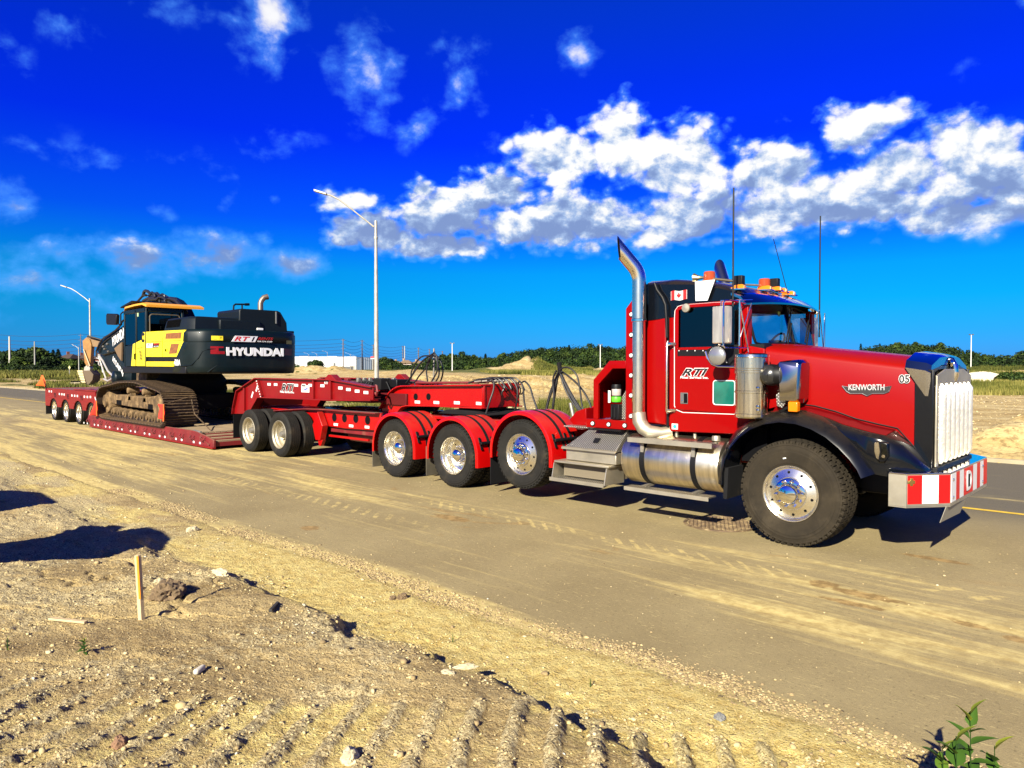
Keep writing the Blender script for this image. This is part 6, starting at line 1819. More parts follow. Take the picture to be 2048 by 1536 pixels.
tape(612, 778, yg-.006, L, .14, .03, .2, mat('scribble_blue', (.08, .10, .5), .6))
p0 = Q(562.5, 782, 'y', yg-.01); p1 = Q(587, 768.6, 'y', yg-.01)
text('RTI', (p0.x-.012, yg-.004, p0.z-.004), p1.x-p0.x+.024, p1.z-p0.z+.02, 'side', WHT, L, 'lettering', shear=.3, bold=.05, depth=.0005)
text('RTI', (p0.x, yg-.007, p0.z+.004), p1.x-p0.x, p1.z-p0.z, 'side', BLT, L, 'lettering', shear=.3, bold=.02, depth=.0005)
p2 = Q(560, 785.5, 'y', yg-.01); text('Float Service Inc.', (p2.x, yg-.007, p2.z), Q(589, 785, 'y', yg).x-p2.x, .045, 'side', WHT, L, 'lettering', bold=.02, depth=.0005)
p2 = Q(648.5, 768, 'y', yg-.01); text('RTI', (p2.x, yg-.007, p2.z), .12, .05, 'side', WHT, L, 'lettering', bold=.02, depth=.0005)
for (ya, yb) in ((.02, .62), (YF-.62, YF-.02)):
    B().box(-13.06, -13.045, ya, yb, .26, .80).build('mud_flap', BLACK, L)
# deck
DY0, DY1 = -.40, YF+.40
sd = poly([(427.6, 895.5), (181, 852), (178, 847), (180.5, 833.5)], DY0)
xb, zbm = sd[0]; xl = sd[1][0]
zdt = .335
for (ya, yb, s_) in ((DY0, DY0+.05, -1), (DY1-.05, DY1, 1)):
    B().prism([(xb, zbm), (xb, .225), (xb-.45, .30), (xb-.95, zdt+.03), (xb-1.3, zdt+.045), (xl-.2, zdt+.045), (xl-.3, zdt-.08), (xl, zbm-.02)], ya, yb).build('deck_side_beam', REDD, L, bevel=.008)
    B().box(xl, xb, ya+(-.035 if s_ < 0 else .0), yb+(.035 if s_ > 0 else .0), zbm-.03, zbm+.005).build('deck_flange', REDT, L, bevel=.004)
B().prism([(xb-.04, zbm+.02), (xb-.04, .17), (xb-.95, zdt-.06), (xl-.1, zdt-.06), (xl-.1, zbm+.02)], DY0+.051, DY1-.051).build('deck_core', REDD, L)
n = 22
for k in range(n):
    y0 = DY0+.06+k*(DY1-DY0-.12)/n; w2 = (DY1-DY0-.12)/n-.016
    B().box(xl+.1+random.uniform(-.03, .03), xb-1.05+random.uniform(-.02, .02), y0, y0+w2, zdt-.055, zdt+random.uniform(-.004, .006)).build('plank', DWOOD, L)
for k in range(6):
    x_ = xb-.10-k*.155; q = min(1, k/5.6); z_ = .18+(zdt-.045-.18)*q
    B().box(x_-.05, x_+.03, DY0+.06, DY1-.06, z_-.01, z_+.035).build('ramp_bar', REDD if k % 2 else DWOOD, L, bevel=.006)
for k in range(26):
    x_ = xb-.75-k*.36
    pz = .12
    if k % 3 != 2:
        B().box(x_-.045, x_+.045, DY0-.004, DY0-.0005, .085, .135).build('reflective_tape', TAPE, L)
for k in range(15):
    x_ = xb-.55-k*.62
    B().tube([(x_-.10, DY0-.01, .26), (x_-.10, DY0-.05, .20), (x_, DY0-.05, .17), (x_+.10, DY0-.05, .20), (x_+.10, DY0-.01, .26)], .012, 6).build('lashing_ring', REDD, L, smooth=True)
B().bar((xb-.20, DY0-.02, .10), (xb-.75, DY0-.02, .25), .02, .03).build('tie_bar', REDD, L)
# rear bogie
RY0, RY1 = -.34, YF+.34
cxs = [Q(px, py, 'y', RY0).x for px, py in ((106.9, 817.4), (130.3, 821), (156, 824.7), (181.5, 828))]
top_z = Q(150, 781, 'y', RY0).z
xr0 = Q(91, 790, 'y', RY0).x; xr1 = Q(190, 790, 'y', RY0).x
ol = [(xr0, top_z), (xr1, top_z), (xr1+.25, .45), (xr1+.35, .10), (xr1+.05, .10)]
for i in reversed(range(4)):
    cx = cxs[i]; 
    for k in range(9):
        a = math.pi*k/8
        ol.append((cx+.50*math.cos(a), max(.50, .36+.44*math.sin(a)**.7)))
ol.append((xr0, .50))
for (ya, yb) in ((RY0, RY0+.03), (RY1-.03, RY1)):
    B().prism(ol, ya, yb).build('bogie_side', REDT, L)
B().box(xr0, xr1, RY0+.03, RY1-.03, top_z-.03, top_z+.015).build('bogie_deck', REDD, L)
B().box(xr0+3.6, xr0+6.0, RY0-.01, RY0+.5, top_z+.016, top_z+.05).build('bogie_plate', REDT, L)
B().box(xr0-.04, xr0, RY0, RY1, .50, top_z+.02).build('bogie_tail', REDT, L, bevel=.01)
for cx in cxs:
    wheel(L, cx, RY0+.03, .385, True, 'trailer', .385, .25, 'rib', RUBBER, ALU, True)
    wheel(L, cx, RY1-.03, .385, False, 'trailer', .385, .25, 'rib', RUBBER, ALU, True)
    axle(L, cx, .385, .06)
for (px, py) in ((98.5, 782.6), (103, 782.8), (119, 788), (124, 788.5), (128.5, 789), (144, 791), (149.5, 791.5), (155, 792), (169, 793.5), (175, 794), (181, 794)): tape(px, py, RY0-.001, L, .13, .07)
for (px, py) in ((110.5, 791), (136, 794), (163, 797)):
    p = Q(px-2.2, py+3.5, 'y', RY0); text('95', (p.x, RY0-.004, p.z), .26, .16, 'side', BLT, L, 'number', depth=.002)
B().box(xr0+.02, xr0+.04, RY0, RY0+.5, .18, .52).build('mud_flap', BLACKR, L)
tape(191, 798, RY0-.001, L, .16, .06, -.8)

# flags and chains
fl_ = thing('safety_flag', Q(93, 779, 'y', RY0), 'orange cloth flag on a thin staff at the tail of the lowboy', 'flag')
B().tube([tuple(Q(93, 779, 'y', RY0)), tuple(Q(84.5, 749, 'y', RY0))], .018, 6).build('staff', BLACK, fl_)
def cloth(name, px_quad, y, m_, parent, nu=10, nv=12, amp=.05):
    q = [Q(a, c, 'y', y) for a, c in px_quad]; b = B(); vs = []
    for j in range(nv+1):
        for i in range(nu+1):
            u, v = i/nu, j/nv
            p = (q[0]*(1-u)+q[1]*u)*(1-v)+(q[3]*(1-u)+q[2]*u)*v
            vs.append((p.x, p.y+amp*math.sin(u*7+v*3)*(.3+v), p.z))
    fs = [(j*(nu+1)+i, j*(nu+1)+i+1, (j+1)*(nu+1)+i+1, (j+1)*(nu+1)+i) for j in range(nv) for i in range(nu)]
    b.add(vs, fs); o = b.build(name, m_, parent, smooth=True, ang=80, fix=False)
    md = o.modifiers.new('thick', 'SOLIDIFY'); md.thickness = .006
    return o
cloth('cloth', [(82.5, 752), (85, 750), (92, 774), (72, 770)], RY0-.02, CLOTH, fl_)
def hang_flag(quad, y, label):
    t = thing('safety_flag', Q(*quad[1], 'y', y), label, 'flag')
    cloth('cloth', quad, y, CLOTHR, t)
    B().tube([tuple(Q(*quad[1], 'y', y)), tuple(Q(*quad[2], 'y', y))], .012, 6).build('staff', mat('flag_staff', (.75, .2, .02), .6), t)
hang_flag([(316, 808), (327.5, 808.5), (327, 843), (320, 834)], -.56, 'red flag hanging at the front corner of the near track')
hang_flag([(190, 800), (193, 802), (193.5, 832), (181, 830)], -.56, 'red flag hanging at the rear corner of the near track')
def chain(pts, r, label):
    b = B()
    for a, c in zip(pts[:-1], pts[1:]):
        a, c = Vector(a), Vector(c); n_ = max(2, int((c-a).length/.05))
        for k in range(n_):
            p = a.lerp(c, (k+.5)/n_); t = (c-a).normalized()*.032
            u = Vector((0, .014, 0)) if k % 2 else Vector((.014, 0, .004))
            b.tube([tuple(p-t), tuple(p-t*.5+u), tuple(p+t*.5+u), tuple(p+t)], r, 4)
            b.tube([tuple(p-t), tuple(p-t*.5-u), tuple(p+t*.5-u), tuple(p+t)], r, 4)
    o = b.build('tie_down_chain', MUDD, None); o['kind'] = 'stuff'
    return tag(o, label, 'chain')
ce = Q(389, 862, 'y', DY0)
chain([(ce.x-.15, DY0+.45, zdt+.02), (-15.55, .15, .70), (-15.86, .20, 1.05)], .008, 'rusty tie-down chain from the deck edge up to the near track')
chain([tuple(Q(327, 809, 'y', -.52)), tuple(Q(392, 790, 'y', .2))], .007, 'thin chain slung across the front of the near track')
bb_ = B().tube([(ce.x-.2, DY0+.08, zdt+.03), (ce.x+.25, DY0+.05, zdt+.02)], .03, 8); bo = bb_.build('chain_binder', STEEL, None, smooth=True); tag(bo, 'steel chain binder lying on the front of the lowboy deck', 'chain binder')

# ================================================================ EXCAVATOR on the lowboy
X = thing('excavator', (-18.4, 1.2, zdt), 'dark green and yellow crawler excavator riding backwards on the lowboy deck', 'excavator')
TY0, TW = -.50, .85
path_px = [(319.7, 856.8), (324, 850), (328, 838), (328.5, 818), (327, 802), (321, 785.5), (313, 780.6), (297, 774.5), (281.6, 768), (269, 764), (252, 763), (234.6, 764), (218, 769), (200, 773), (195, 779), (192, 793), (192.3, 812), (195, 829), (201, 836), (212, 839)]
loop = poly(path_px, TY0)
zlo = zdt+.005
loop = [(a, max(c, zlo+.03)) for a, c in loop]
loop[0] = (loop[0][0], zlo+.03); loop[-1] = (loop[-1][0], zlo+.03)
def resample(pts, n):
    P_ = pts+[pts[0]]; d = [0]
    for a, c in zip(P_[:-1], P_[1:]): d.append(d[-1]+math.hypot(c[0]-a[0], c[1]-a[1]))
    out_ = []
    for k in range(n):
        s_ = d[-1]*k/n
        i = max(j for j in range(len(d)-1) if d[j] <= s_); q = (s_-d[i])/(d[i+1]-d[i])
        out_.append((P_[i][0]+(P_[i+1][0]-P_[i][0])*q, P_[i][1]+(P_[i+1][1]-P_[i][1])*q))
    return out_, d[-1]
NS = 52
rs_, per = resample(loop, NS)
pitch = per/NS
shoe = B()
# plate with three grousers; local x along the track, z outwards
shoe.box(-pitch*.50, pitch*.47, 0, TW, -.03, -.005)
for gx_ in (-.42, -.08, .26):
    shoe.prism([(pitch*gx_, -.006), (pitch*gx_+.035, -.006), (pitch*gx_+.026, .034), (pitch*gx_+.010, .034)], 0, TW)
shoe.box(-pitch*.40, pitch*.40, TW*.5-.16, TW*.5-.08, -.12, -.031).box(-pitch*.40, pitch*.40, TW*.5+.08, TW*.5+.16, -.12, -.031)
shoe_me = mk('track_shoe', shoe, MUDD, smooth=False)
def track(y0, label):
    tr = hub_empty('track', (-18.4, y0, zdt), X, label)
    for k in range(NS):
        a, c = rs_[k], rs_[(k+1) % NS]
        o = bpy.data.objects.new('track_shoe', shoe_me); COL.objects.link(o); o.parent = tr; ORG[o.name] = ORG[tr.name]
        mx, mz = (a[0]+c[0])/2, (a[1]+c[1])/2
        an = math.atan2(c[1]-a[1], c[0]-a[0])
        # loop runs so that outwards is to the right of travel
        o.location = Vector((mx, y0, mz))-ORG[tr.name]
        o.rotation_euler = (0, -an+math.pi+random.uniform(-.02, .02), 0)
    return tr
ar_ = sum(loop[i][0]*loop[(i+1) % len(loop)][1]-loop[(i+1) % len(loop)][0]*loop[i][1] for i in range(len(loop)))
for y0 in (TY0, YF-TY0-TW-.02): 
    tr = track(y0, None)
    if ar_ < 0:
        for o in tr.children: o.rotation_euler.y += math.pi
    fy0 = y0+.26; fy1 = y0+TW-.26
    fp_ = fy0
    def pp(l): return poly(l, TY0+.26)
    B().prism(pp([(222, 790), (240, 789), (262, 792), (290, 795), (310, 792), (324, 793), (326, 822), (300, 819), (262, 814), (224, 807)]), fy0, fy1).build('track_frame', MUD, tr, bevel=.02)
    for (a, c) in ((233, 799), (238, 801)): pass
    for q in ([(233, 799.5), (243, 800.5), (243, 810), (233, 808.5)], [(296, 808), (306, 809), (306, 820), (296, 818)]):
        B().prism(pp(q), fy0-.004, fy0).build('frame_pocket', VOID, tr)
    cI = Q(215.5, 801.5, 'y', TY0+.26)
    B().lathe([(0, -.10), (.18, -.09), (.20, -.04), (.36, -.03), (.38, .0), (.38, .30), (0, .32)], (cI.x, fy0, cI.z), 'y', 30).build('sprocket', MUD, tr, smooth=True)
    cF = Q(316, 815, 'y', TY0+.26)
    B().lathe([(0, -.02), (.30, -.01), (.36, .03), (.36, .28), (0, .30)], (cF.x, fy0, cF.z), 'y', 28).build('idler', MUD, tr, smooth=True)
    for (a, c) in ((258.7, 781), (289, 784)):
        p = Q(a, c, 'y', TY0+.26)
        B().lathe([(0, -.06), (.08, -.05), (.10, .0), (.10, .25), (0, .28)], (p.x, fy0, p.z), 'y', 18).build('carrier_roller', MUD, tr, smooth=True)
        B().prism([(p.x-.16, p.z-.30), (p.x+.12, p.z-.30), (p.x+.06, p.z-.02), (p.x-.06, p.z-.02)], fy0+.0, fy0+.16).build('roller_bracket', MUD, tr, bevel=.02)
    for k in range(9):
        p = Q(226+k*11.6, 819.5+k*2.05, 'y', TY0+.26)
        B().lathe([(0, -.05), (.06, -.045), (.065, -.01), (.12, .0), (.13, .05), (.13, .25), (0, .28)], (p.x, fy0, p.z-.05), 'y', 16).build('track_roller', MUD, tr, smooth=True)
B().box(-19.9, -17.0, .15, 2.25, .75, 1.15).build('car_body', BLACKR, X, bevel=.03)
B().lathe([(0, 1.15), (.95, 1.15), (.95, 1.55), (.80, 1.74), (0, 1.74)], (-18.3, 1.2, 0), 'z', 36).build('slew_ring', BLACKR, X, smooth=True)
SY0, SY1 = -.30, 2.68
def sp(l, y=SY0): return poly(l, y)
B().prism([(-19.55, 1.74), (-15.0, 1.74), (-15.0, 1.92), (-19.55, 1.92)], SY0+.02, SY1-.02).build('upper_deck', BLACK, X, bevel=.02)
bp_ = sp([(226, 740.5), (236, 741.5), (233, 759), (225.5, 759)], .1)
B().prism([(-19.9, 1.45), (-19.1, 1.45), (-19.0, 1.74), (-19.9, 1.74)], .2, 1.9).build('boom_foot_guard', MUD, X, bevel=.02)
# yellow side panels
ZPAN = dict(bevel=.012)
B().prism(sp([(290.5, 663.5), (369.8, 659.6), (366.3, 687), (353.4, 714), (290.5, 714)]), SY0, SY0+.6).build('engine_door', YEL, X, **ZPAN)
B().prism(sp([(284.9, 664.3), (289.5, 663.8), (289.8, 732.3), (262, 732.3), (265.5, 688), (283.7, 679)]), SY0, SY0+.6).build('side_panel', YEL, X, **ZPAN)
B().prism(sp([(291, 722.8), (350, 723.3), (347, 733.5), (291, 733)]), SY0, SY0+.6).build('lower_panel', YEL, X, **ZPAN)
B().prism(sp([(289, 714.5), (353.4, 714.5), (351, 722.5), (289, 722.2)]), SY0+.03, SY0+.6).build('panel_band', BLACK, X)
B().prism(sp([(331.8, 666.7), (363.6, 664.4), (361.8, 677.3), (330.6, 677.8)]), SY0-.004, SY0-.0005).build('engine_grille', RUSTG, X, bevel=.01)
B().prism(sp([(342.3, 687.8), (358.2, 687.2), (353.5, 707), (337.6, 707.8)]), SY0-.004, SY0-.0005).build('engine_grille', RUSTG, X, bevel=.01)
seam_m = mat('panel_seam', (.10, .07, .0), .7)
for l in ([(324.6, 676), (324.6, 713)], [(291.5, 683.6), (323, 683)], [(328, 682), (362, 681)], [(274, 698), (285, 694)], [(276.5, 725.5), (284.5, 725.7)]):
    B().tube([tuple(Q(a, c, 'y', SY0-.002)) for a, c in l], .007, 5).build('panel_seam', seam_m, X)
for k in range(7):
    B().bar(tuple(Q(278+k*.0+(7-k)*.35, 720-k*2.9, 'y', SY0-.002)), tuple(Q(282.5+(7-k)*.35, 719.3-k*2.9, 'y', SY0-.002)), .02, .02).build('vent_slot', seam_m, X)
B().bar(tuple(Q(270, 719, 'y', SY0-.003)), tuple(Q(270, 707, 'y', SY0-.003)), .03, .05).build('panel_handle', BLACK, X)
B().bar(tuple(Q(331.5, 703, 'y', SY0-.003)), tuple(Q(331.5, 698, 'y', SY0-.003)), .02, .05).build('door_latch', BLACK, X)
p = Q(286, 675, 'y', SY0-.004)
B().lathe([(.06, -.004), (.14, -.004), (.14, 0), (.06, 0)], (p.x, SY0-.002, p.z), 'y', 20, a0=.6, a1=5.6).build('badge_mark', BLT, X)
dc = sp([(293.5, 687), (319.5, 686), (317, 695), (293, 695.5)])
B().prism(dc, SY0-.004, SY0-.0005).build('decal', WHT, X)
B().prism(sp([(306, 686.5), (319.7, 686), (317, 695), (305, 695.3)]), SY0-.0065, SY0-.0045).build('decal', BLT, X)
p0 = Q(295, 694.5, 'y', SY0-.006); text('RTI', (p0.x, SY0-.0065, p0.z+.01), .30, .085, 'side', BLT, X, 'lettering', shear=.3, depth=.001)
p0 = Q(307.5, 690.5, 'y', SY0-.006); text('RENTS', (p0.x, SY0-.0085, p0.z), .38, .045, 'side', FLAGR, X, 'lettering', shear=.3, depth=.001, bold=.01)
p0 = Q(307, 694, 'y', SY0-.006); text('708-724-3350', (p0.x, SY0-.0085, p0.z), .36, .025, 'side', WHT, X, 'lettering', shear=.3, depth=.001, bold=.01)
# counterweight: plan outline swept through heights
def cw_plan(gr=0.0, z=2.6):
    x0 = float(np.interp(z, [1.74, 1.93, 2.17, 2.5, 2.85], [-15.85, -15.66, -15.50, -15.10, -15.02]))
    near = [(x0, SY0-.003), (min(x0+.3, -14.97), SY0-.003), (-14.90, SY0+.05), (-14.68, SY0+.17), (-14.54, SY0+.34), (-14.46, SY0+.60), (-14.42, SY0+1.0), (-14.40, 1.19)]
    pl_ = near+[(x_, 2.38-y_) for x_, y_ in reversed(near[:-1])]
    return [(x_+(-gr if x_ > -15.5 else 0), y_+(gr if y_ < 1.19 else -gr if y_ > 1.19 else 0)) for x_, y_ in pl_]
secs = []
for (z_, g) in ((1.735, .10), (1.76, .03), (1.80, 0.01), (1.93, 0), (2.17, 0), (2.35, 0), (2.515, 0), (2.523, .008), (2.535, .008), (2.543, .0), (2.76, .0), (2.82, .02), (2.85, .07), (2.86, .14)):
    secs.append([(x_, y_, z_) for x_, y_ in cw_plan(g, z_)])
CW = B().loft(secs).build('counterweight', XGR, X, smooth=True, ang=50)
cfl = sp([(353, 716), (366.5, 688), (370, 661), (385, 660), (385, 747), (352, 747)])
# raised lip around the lower tail
B().tube([(-15.4, SY0-.004, 1.93), (-15.0, SY0+.01, 1.94), (-14.80, SY0+.09, 1.96), (-14.66, SY0+.19, 2.12), (-14.60, SY0+.27, 2.30), (-14.52, SY0+.38, 2.35), (-14.45, SY0+.70, 2.36)], .014, 8).build('counterweight_lip', XGR, CW, smooth=True)
B().tube([(-14.53, SY0+.37, 1.78), (-14.47, SY0+.62, 1.98)], .014, 8).build('counterweight_lip', XGR, CW, smooth=True)
rear_x = -14.385
def rp_(px, py, off=.006): return Q(px, py, 'x', rear_x+off)
def rtext(body, l, r, t, bt_, m_, shear=0, bold=0, off=.006, depth=.002):
    a = rp_(l, bt_, off); c = rp_(r, t, off); return text(body, (a.x, a.y, a.z), c.y-a.y, c.z-a.z, 'rear', m_, CW, 'lettering', shear=shear, bold=bold, depth=depth)
hz0 = rp_(453, 711.4); hz1 = rp_(567, 692.8)
text('HYUNDAI', (rear_x+.004, hz0.y, hz0.z), hz1.y-hz0.y, .215, 'rear', mat('sign_white', (.85, .85, .85), .4), CW, 'lettering', bold=.055, depth=.01)
a_, b_ = rp_(463, 683), rp_(516, 670); hh_ = .15
B().prism([(a_.y, a_.z), (b_.y-.08, a_.z+.0), (b_.y, a_.z+hh_), (a_.y+.10, a_.z+hh_)], rear_x-.01, rear_x+.004, 'x').build('decal', WHT, CW)
text('RT', (rear_x+.006, a_.y+.07, a_.z+.018), (b_.y-a_.y)*.60, hh_*.76, 'rear', FLAGR, CW, 'lettering', shear=.35, bold=.02, depth=.001)
text('I', (rear_x+.006, a_.y+(b_.y-a_.y)*.74, a_.z+.018), .10, hh_*.76, 'rear', BLT, CW, 'lettering', shear=.35, bold=.03, depth=.001)
DR = mat('decal_red', (.42, .01, .01), .5)
text('RENTS', (rear_x+.004, b_.y+.0, a_.z+.06), .42, .07, 'rear', DR, CW, 'lettering', shear=.35, bold=.02, depth=.002)
text('708-724-3350', (rear_x+.004, b_.y-.03, a_.z+.005), .42, .035, 'rear', WHT, CW, 'lettering', shear=.3, bold=.01, depth=.002)
def surf_x(y_):
    P_ = cw_plan(0)[1:-1]
    for (x0, y0), (x1, y1) in zip(P_[:-1], P_[1:]):
        if y0 <= y_ <= y1: return x0+(x1-x0)*(y_-y0)/(y1-y0)
    return -15
def patch(ya, yb, za, zb, m_, nm, sk=0.0):
    b = B(); n_ = 5
    for k in range(n_):
        y0 = ya+(yb-ya)*k/n_; y1 = ya+(yb-ya)*(k+1)/n_
        b.add([(surf_x(y0)+.005, y0, za), (surf_x(y1)+.005, y1, za), (surf_x(y1)+.005, y1, zb), (surf_x(y0)+.005, y0, zb)], [(0, 1, 2, 3)])
    return b.build(nm, m_, CW)
YW = mat('warning_yellow', (.80, .66, .02), .5)
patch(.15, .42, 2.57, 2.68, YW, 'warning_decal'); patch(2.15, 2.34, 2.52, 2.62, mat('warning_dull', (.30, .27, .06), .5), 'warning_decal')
patch(.36, .38, 2.61, 2.66, BLT, 'warning_mark'); patch(.20, .27, 2.59, 2.60, BLT, 'warning_mark')
RR = mat('rear_reflector', (.26, .003, .004), .35)
patch(.13, .46, 2.23, 2.30, RR, 'rear_reflector'); patch(.13, .31, 2.301, 2.379, RR, 'rear_reflector'); patch(.13, .43, 2.38, 2.42, RR, 'rear_reflector')
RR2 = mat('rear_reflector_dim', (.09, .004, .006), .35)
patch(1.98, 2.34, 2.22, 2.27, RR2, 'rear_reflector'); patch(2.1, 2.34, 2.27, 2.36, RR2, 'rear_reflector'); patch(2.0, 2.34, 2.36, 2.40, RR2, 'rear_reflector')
p0 = Q(357, 724, 'y', SY0-.004); text('VX', (-15.62, SY0-.004, p0.z), .13, .07, 'side', WHT, CW, 'lettering', bold=.02, depth=.001)
p0 = Q(351, 731.5, 'y', SY0-.004); text('480A', (-15.66, SY0-.004, p0.z), .40, .16, 'side', WHT, CW, 'lettering', bold=.02, depth=.001)
# engine covers
secs = []
for (z_, gx0, gx1, gy) in ((2.83, 0, 0, 0), (2.95, .06, .02, .01), (3.10, .13, .05, .03), (3.165, .16, .09, .07), (3.18, .20, .14, .14)):
    secs.append([(-16.55+gx0, -.22+gy, z_), (-15.05-gx1, -.22+gy, z_), (-14.85-gx1, -.10+gy, z_), (-14.85-gx1, 1.35, z_), (-16.55+gx0, 1.35, z_)])
B().loft(secs).build('engine_cover', XTOP, X, smooth=True, ang=40)
for k in range(17):
    x_ = -16.33+k*.052
    B().bar((x_-.03, -.226, 2.93), (x_+.02, -.20, 3.12), .012, .014).build('cover_louvre', VOID, X)
B().box(-16.5, -14.80, .5, 1.6, 2.83, 3.12).build('engine_cover', XTOP, X, bevel=.03)
eb = [(1.04, 2.85), (1.04, 3.38), (1.09, 3.43), (2.12, 3.43), (2.20, 3.40), (2.38, 3.12), (2.40, 2.85)]
B().prism(eb, -16.2, -14.86, 'x').build('exhaust_cover', XTOP, X, bevel=.03)
B().box(-16.6, -14.86, 1.5, 2.6, 2.83, 2.90).build('rear_cover', XTOP, X, bevel=.02)
q_ = Q(521, 612, 'x', -15.1)
B().tube([(-15.1, q_.y, 3.40), (-15.1, q_.y, 3.62), (-15.1, q_.y+.03, 3.70), (-15.08, q_.y+.09, 3.78), (-15.06, q_.y+.19, 3.81)], [.075, .07, .07, .072, .078], 16).build('exhaust_pipe', mat('hot_steel', (.20, .16, .12), .45, .8), X, smooth=True)
B().tube([(-15.5, 1.18, 3.43), (-15.5, 1.19, 3.55), (-15.5, 1.24, 3.59), (-15.5, 1.62, 3.61)], .024, 8).tube([(-15.5, 1.42, 3.43), (-15.5, 1.42, 3.60)], .022, 8).tube([(-15.5, 1.50, 3.60), (-15.5, 1.62, 3.61)], .036, 8).build('handrail', BLACK, X, smooth=True)
B().cyl((-14.83, 2.05, 3.08), (-14.83, 2.05, 3.40), .025, 8).build('lift_eye', PLASTG, X)
B().box(-14.85, -14.78, 1.48, 1.66, 2.88, 2.94).build('rear_camera', WHITE, X, bevel=.01)
# cab
CX0, CX1, CY0, CY1, CZ0, CZ1 = -19.38, -17.60, -.30, .72, 1.93, 3.52
B().box(CX0+.05, CX1-.02, CY0+.05, CY1, CZ0, 2.65).build('cab_base', XGR, X, bevel=.02)
for (x_, w_) in ((CX0, .07), (-18.45, .09), (CX1-.10, .10)):
    B().box(x_, x_+w_, CY0, CY0+.07, CZ0, CZ1).build('cab_pillar', XGR, X, bevel=.015)
for (x_, w_) in ((CX0, .07), (CX1-.07, .07)):
    B().box(x_, x_+w_, CY1-.07, CY1, CZ0, CZ1).build('cab_pillar', XGR, X, bevel=.015)
B().box(CX0, CX1, CY0, CY1, CZ1-.10, CZ1+.02).build('cab_header', XGR, X, bevel=.02)
B().box(CX0+.07, -18.46, CY0+.02, CY0+.028, 2.55, CZ1-.1).build('cab_window', GLASSD, X)
B().box(-18.36, CX1-.10, CY0+.02, CY0+.028, 2.66, CZ1-.1).build('cab_window', GLASSD, X)
B().box(CX0+.07, CX1-.11, CY0+.012, CY0+.05, CZ0, 2.52).build('cab_door', XGR, X, bevel=.01)
B().box(CX0+.02, CX0+.028, CY0+.07, CY1-.07, 2.2, CZ1-.1).build('cab_window', GLASSD, X)
B().box(CX1-.03, CX1-.022, CY0+.1, CY1-.07, 2.7, CZ1-.1).build('cab_rear_window', GLASSD, X)
rwp = rrect(CY0+.10, CY1-.12, 2.78, CZ1-.16, .08)
B().tube([(CX1+.004, a, c) for a, c in rwp+[rwp[0]]], .016, 6).build('window_rail', mat('dull_rail', (.10, .08, .05), .6), X)
B().box(CX0+.5, CX0+1.0, .0, .45, 2.4, 3.2).build('cab_seat', VOID, X, bevel=.05)
rf = []
for (x_, z_, g) in ((CX0-.02, 3.56, .04), (CX0+.2, 3.66, .0), (-18.4, 3.69, 0), (CX1-.2, 3.69, 0), (CX1+.06, 3.62, .02)):
    rf.append([(x_, CY0-.03+g, z_-.07), (x_, CY0-.02+g, z_-.02), (x_, CY0+.08, z_), (x_, 1.25, z_), (x_, 1.25, z_-.06)])
B().loft(rf).build('cab_roof', ORA, X, smooth=True, ang=35)
B().prism([(-19.95, 3.66), (-19.0, 3.76), (-18.9, 3.80), (-19.0, 3.82), (-19.95, 3.69)], CY0+.1, CY1).build('rain_visor', BLACK, X)
B().prism(sp([(215.5, 630), (217, 627), (233, 627.5), (236, 630), (235, 648), (232, 650), (217, 649.5), (215.5, 646)], -.35), -.40, -.30).build('mirror', BLACK, X, bevel=.02)
B().tube([tuple(Q(235, 646, 'y', -.33)), tuple(Q(240, 650, 'y', -.33)), tuple(Q(247, 640, 'y', -.3))], .022, 6).tube([tuple(Q(241.5, 650, 'y', -.3)), tuple(Q(241.5, 628, 'y', -.3)), tuple(Q(246, 624, 'y', -.3))], .02, 6).build('mirror_arm', BLACK, X, smooth=True)
B().box(-18.30, -18.20, CY0+.012, CY0+.018, 3.32, 3.42).build('cab_sticker', mat('sticker_pale', (.4, .55, .3), .5), X)
# boom, arm and hydraulics
BYc = 1.25
bm_ = poly([(194, 694), (200, 684), (219, 670), (246, 651), (268, 624), (288, 600), (300, 594), (316, 592), (328, 598), (344, 616), (352, 634), (352, 650), (340, 650), (318, 640), (290, 660), (262, 680), (246, 690), (228, 704), (204, 711), (196, 706)], BYc-.3)
B().prism(bm_, BYc-.30, BYc+.30).build('boom', XGR, X, bevel=.03)
am = poly([(196, 706), (204, 711), (228, 703), (244, 722), (262, 742), (262, 768), (238, 768), (214, 742), (199, 722)], BYc-.2)
B().prism(am, BYc-.20, BYc+.20).build('arm', XGR, X, bevel=.02)
B().prism(poly([(229, 697), (244, 684), (243, 722), (236, 712)], BYc-.35), BYc-.36, BYc-.31).build('boom_guard', mat('mud_plate', (.16, .10, .05), .9), X)
def pipe(l, y, r, nm='boom_hose', m_=None):
    B().tube([tuple(Q(a, c, 'y', y)) for a, c in l], r, 7).build(nm, m_ or HOSE, X, smooth=True)
pipe([(286, 592), (288, 584), (291, 581.5), (296, 583), (304, 590), (312, 596)], .9, .05)
pipe([(271, 607), (278, 600), (285, 592), (292, 590)], .9, .035)
pipe([(273, 606), (282, 596), (287, 591)], 1.2, .03)
pipe([(304, 592), (309, 587), (314, 588), (322, 596)], 1.0, .045)
pipe([(319, 660), (319.5, 630), (319.5, 597), (321, 590), (325, 588.5), (329, 591), (330, 600), (330, 640), (331, 655)], .75, .035)
pipe([(331, 597), (340, 596), (351, 598), (356, 604), (366, 616), (374, 626)], .95, .045)
pipe([(335, 600), (345, 604), (356, 616), (366, 628)], 1.05, .035)
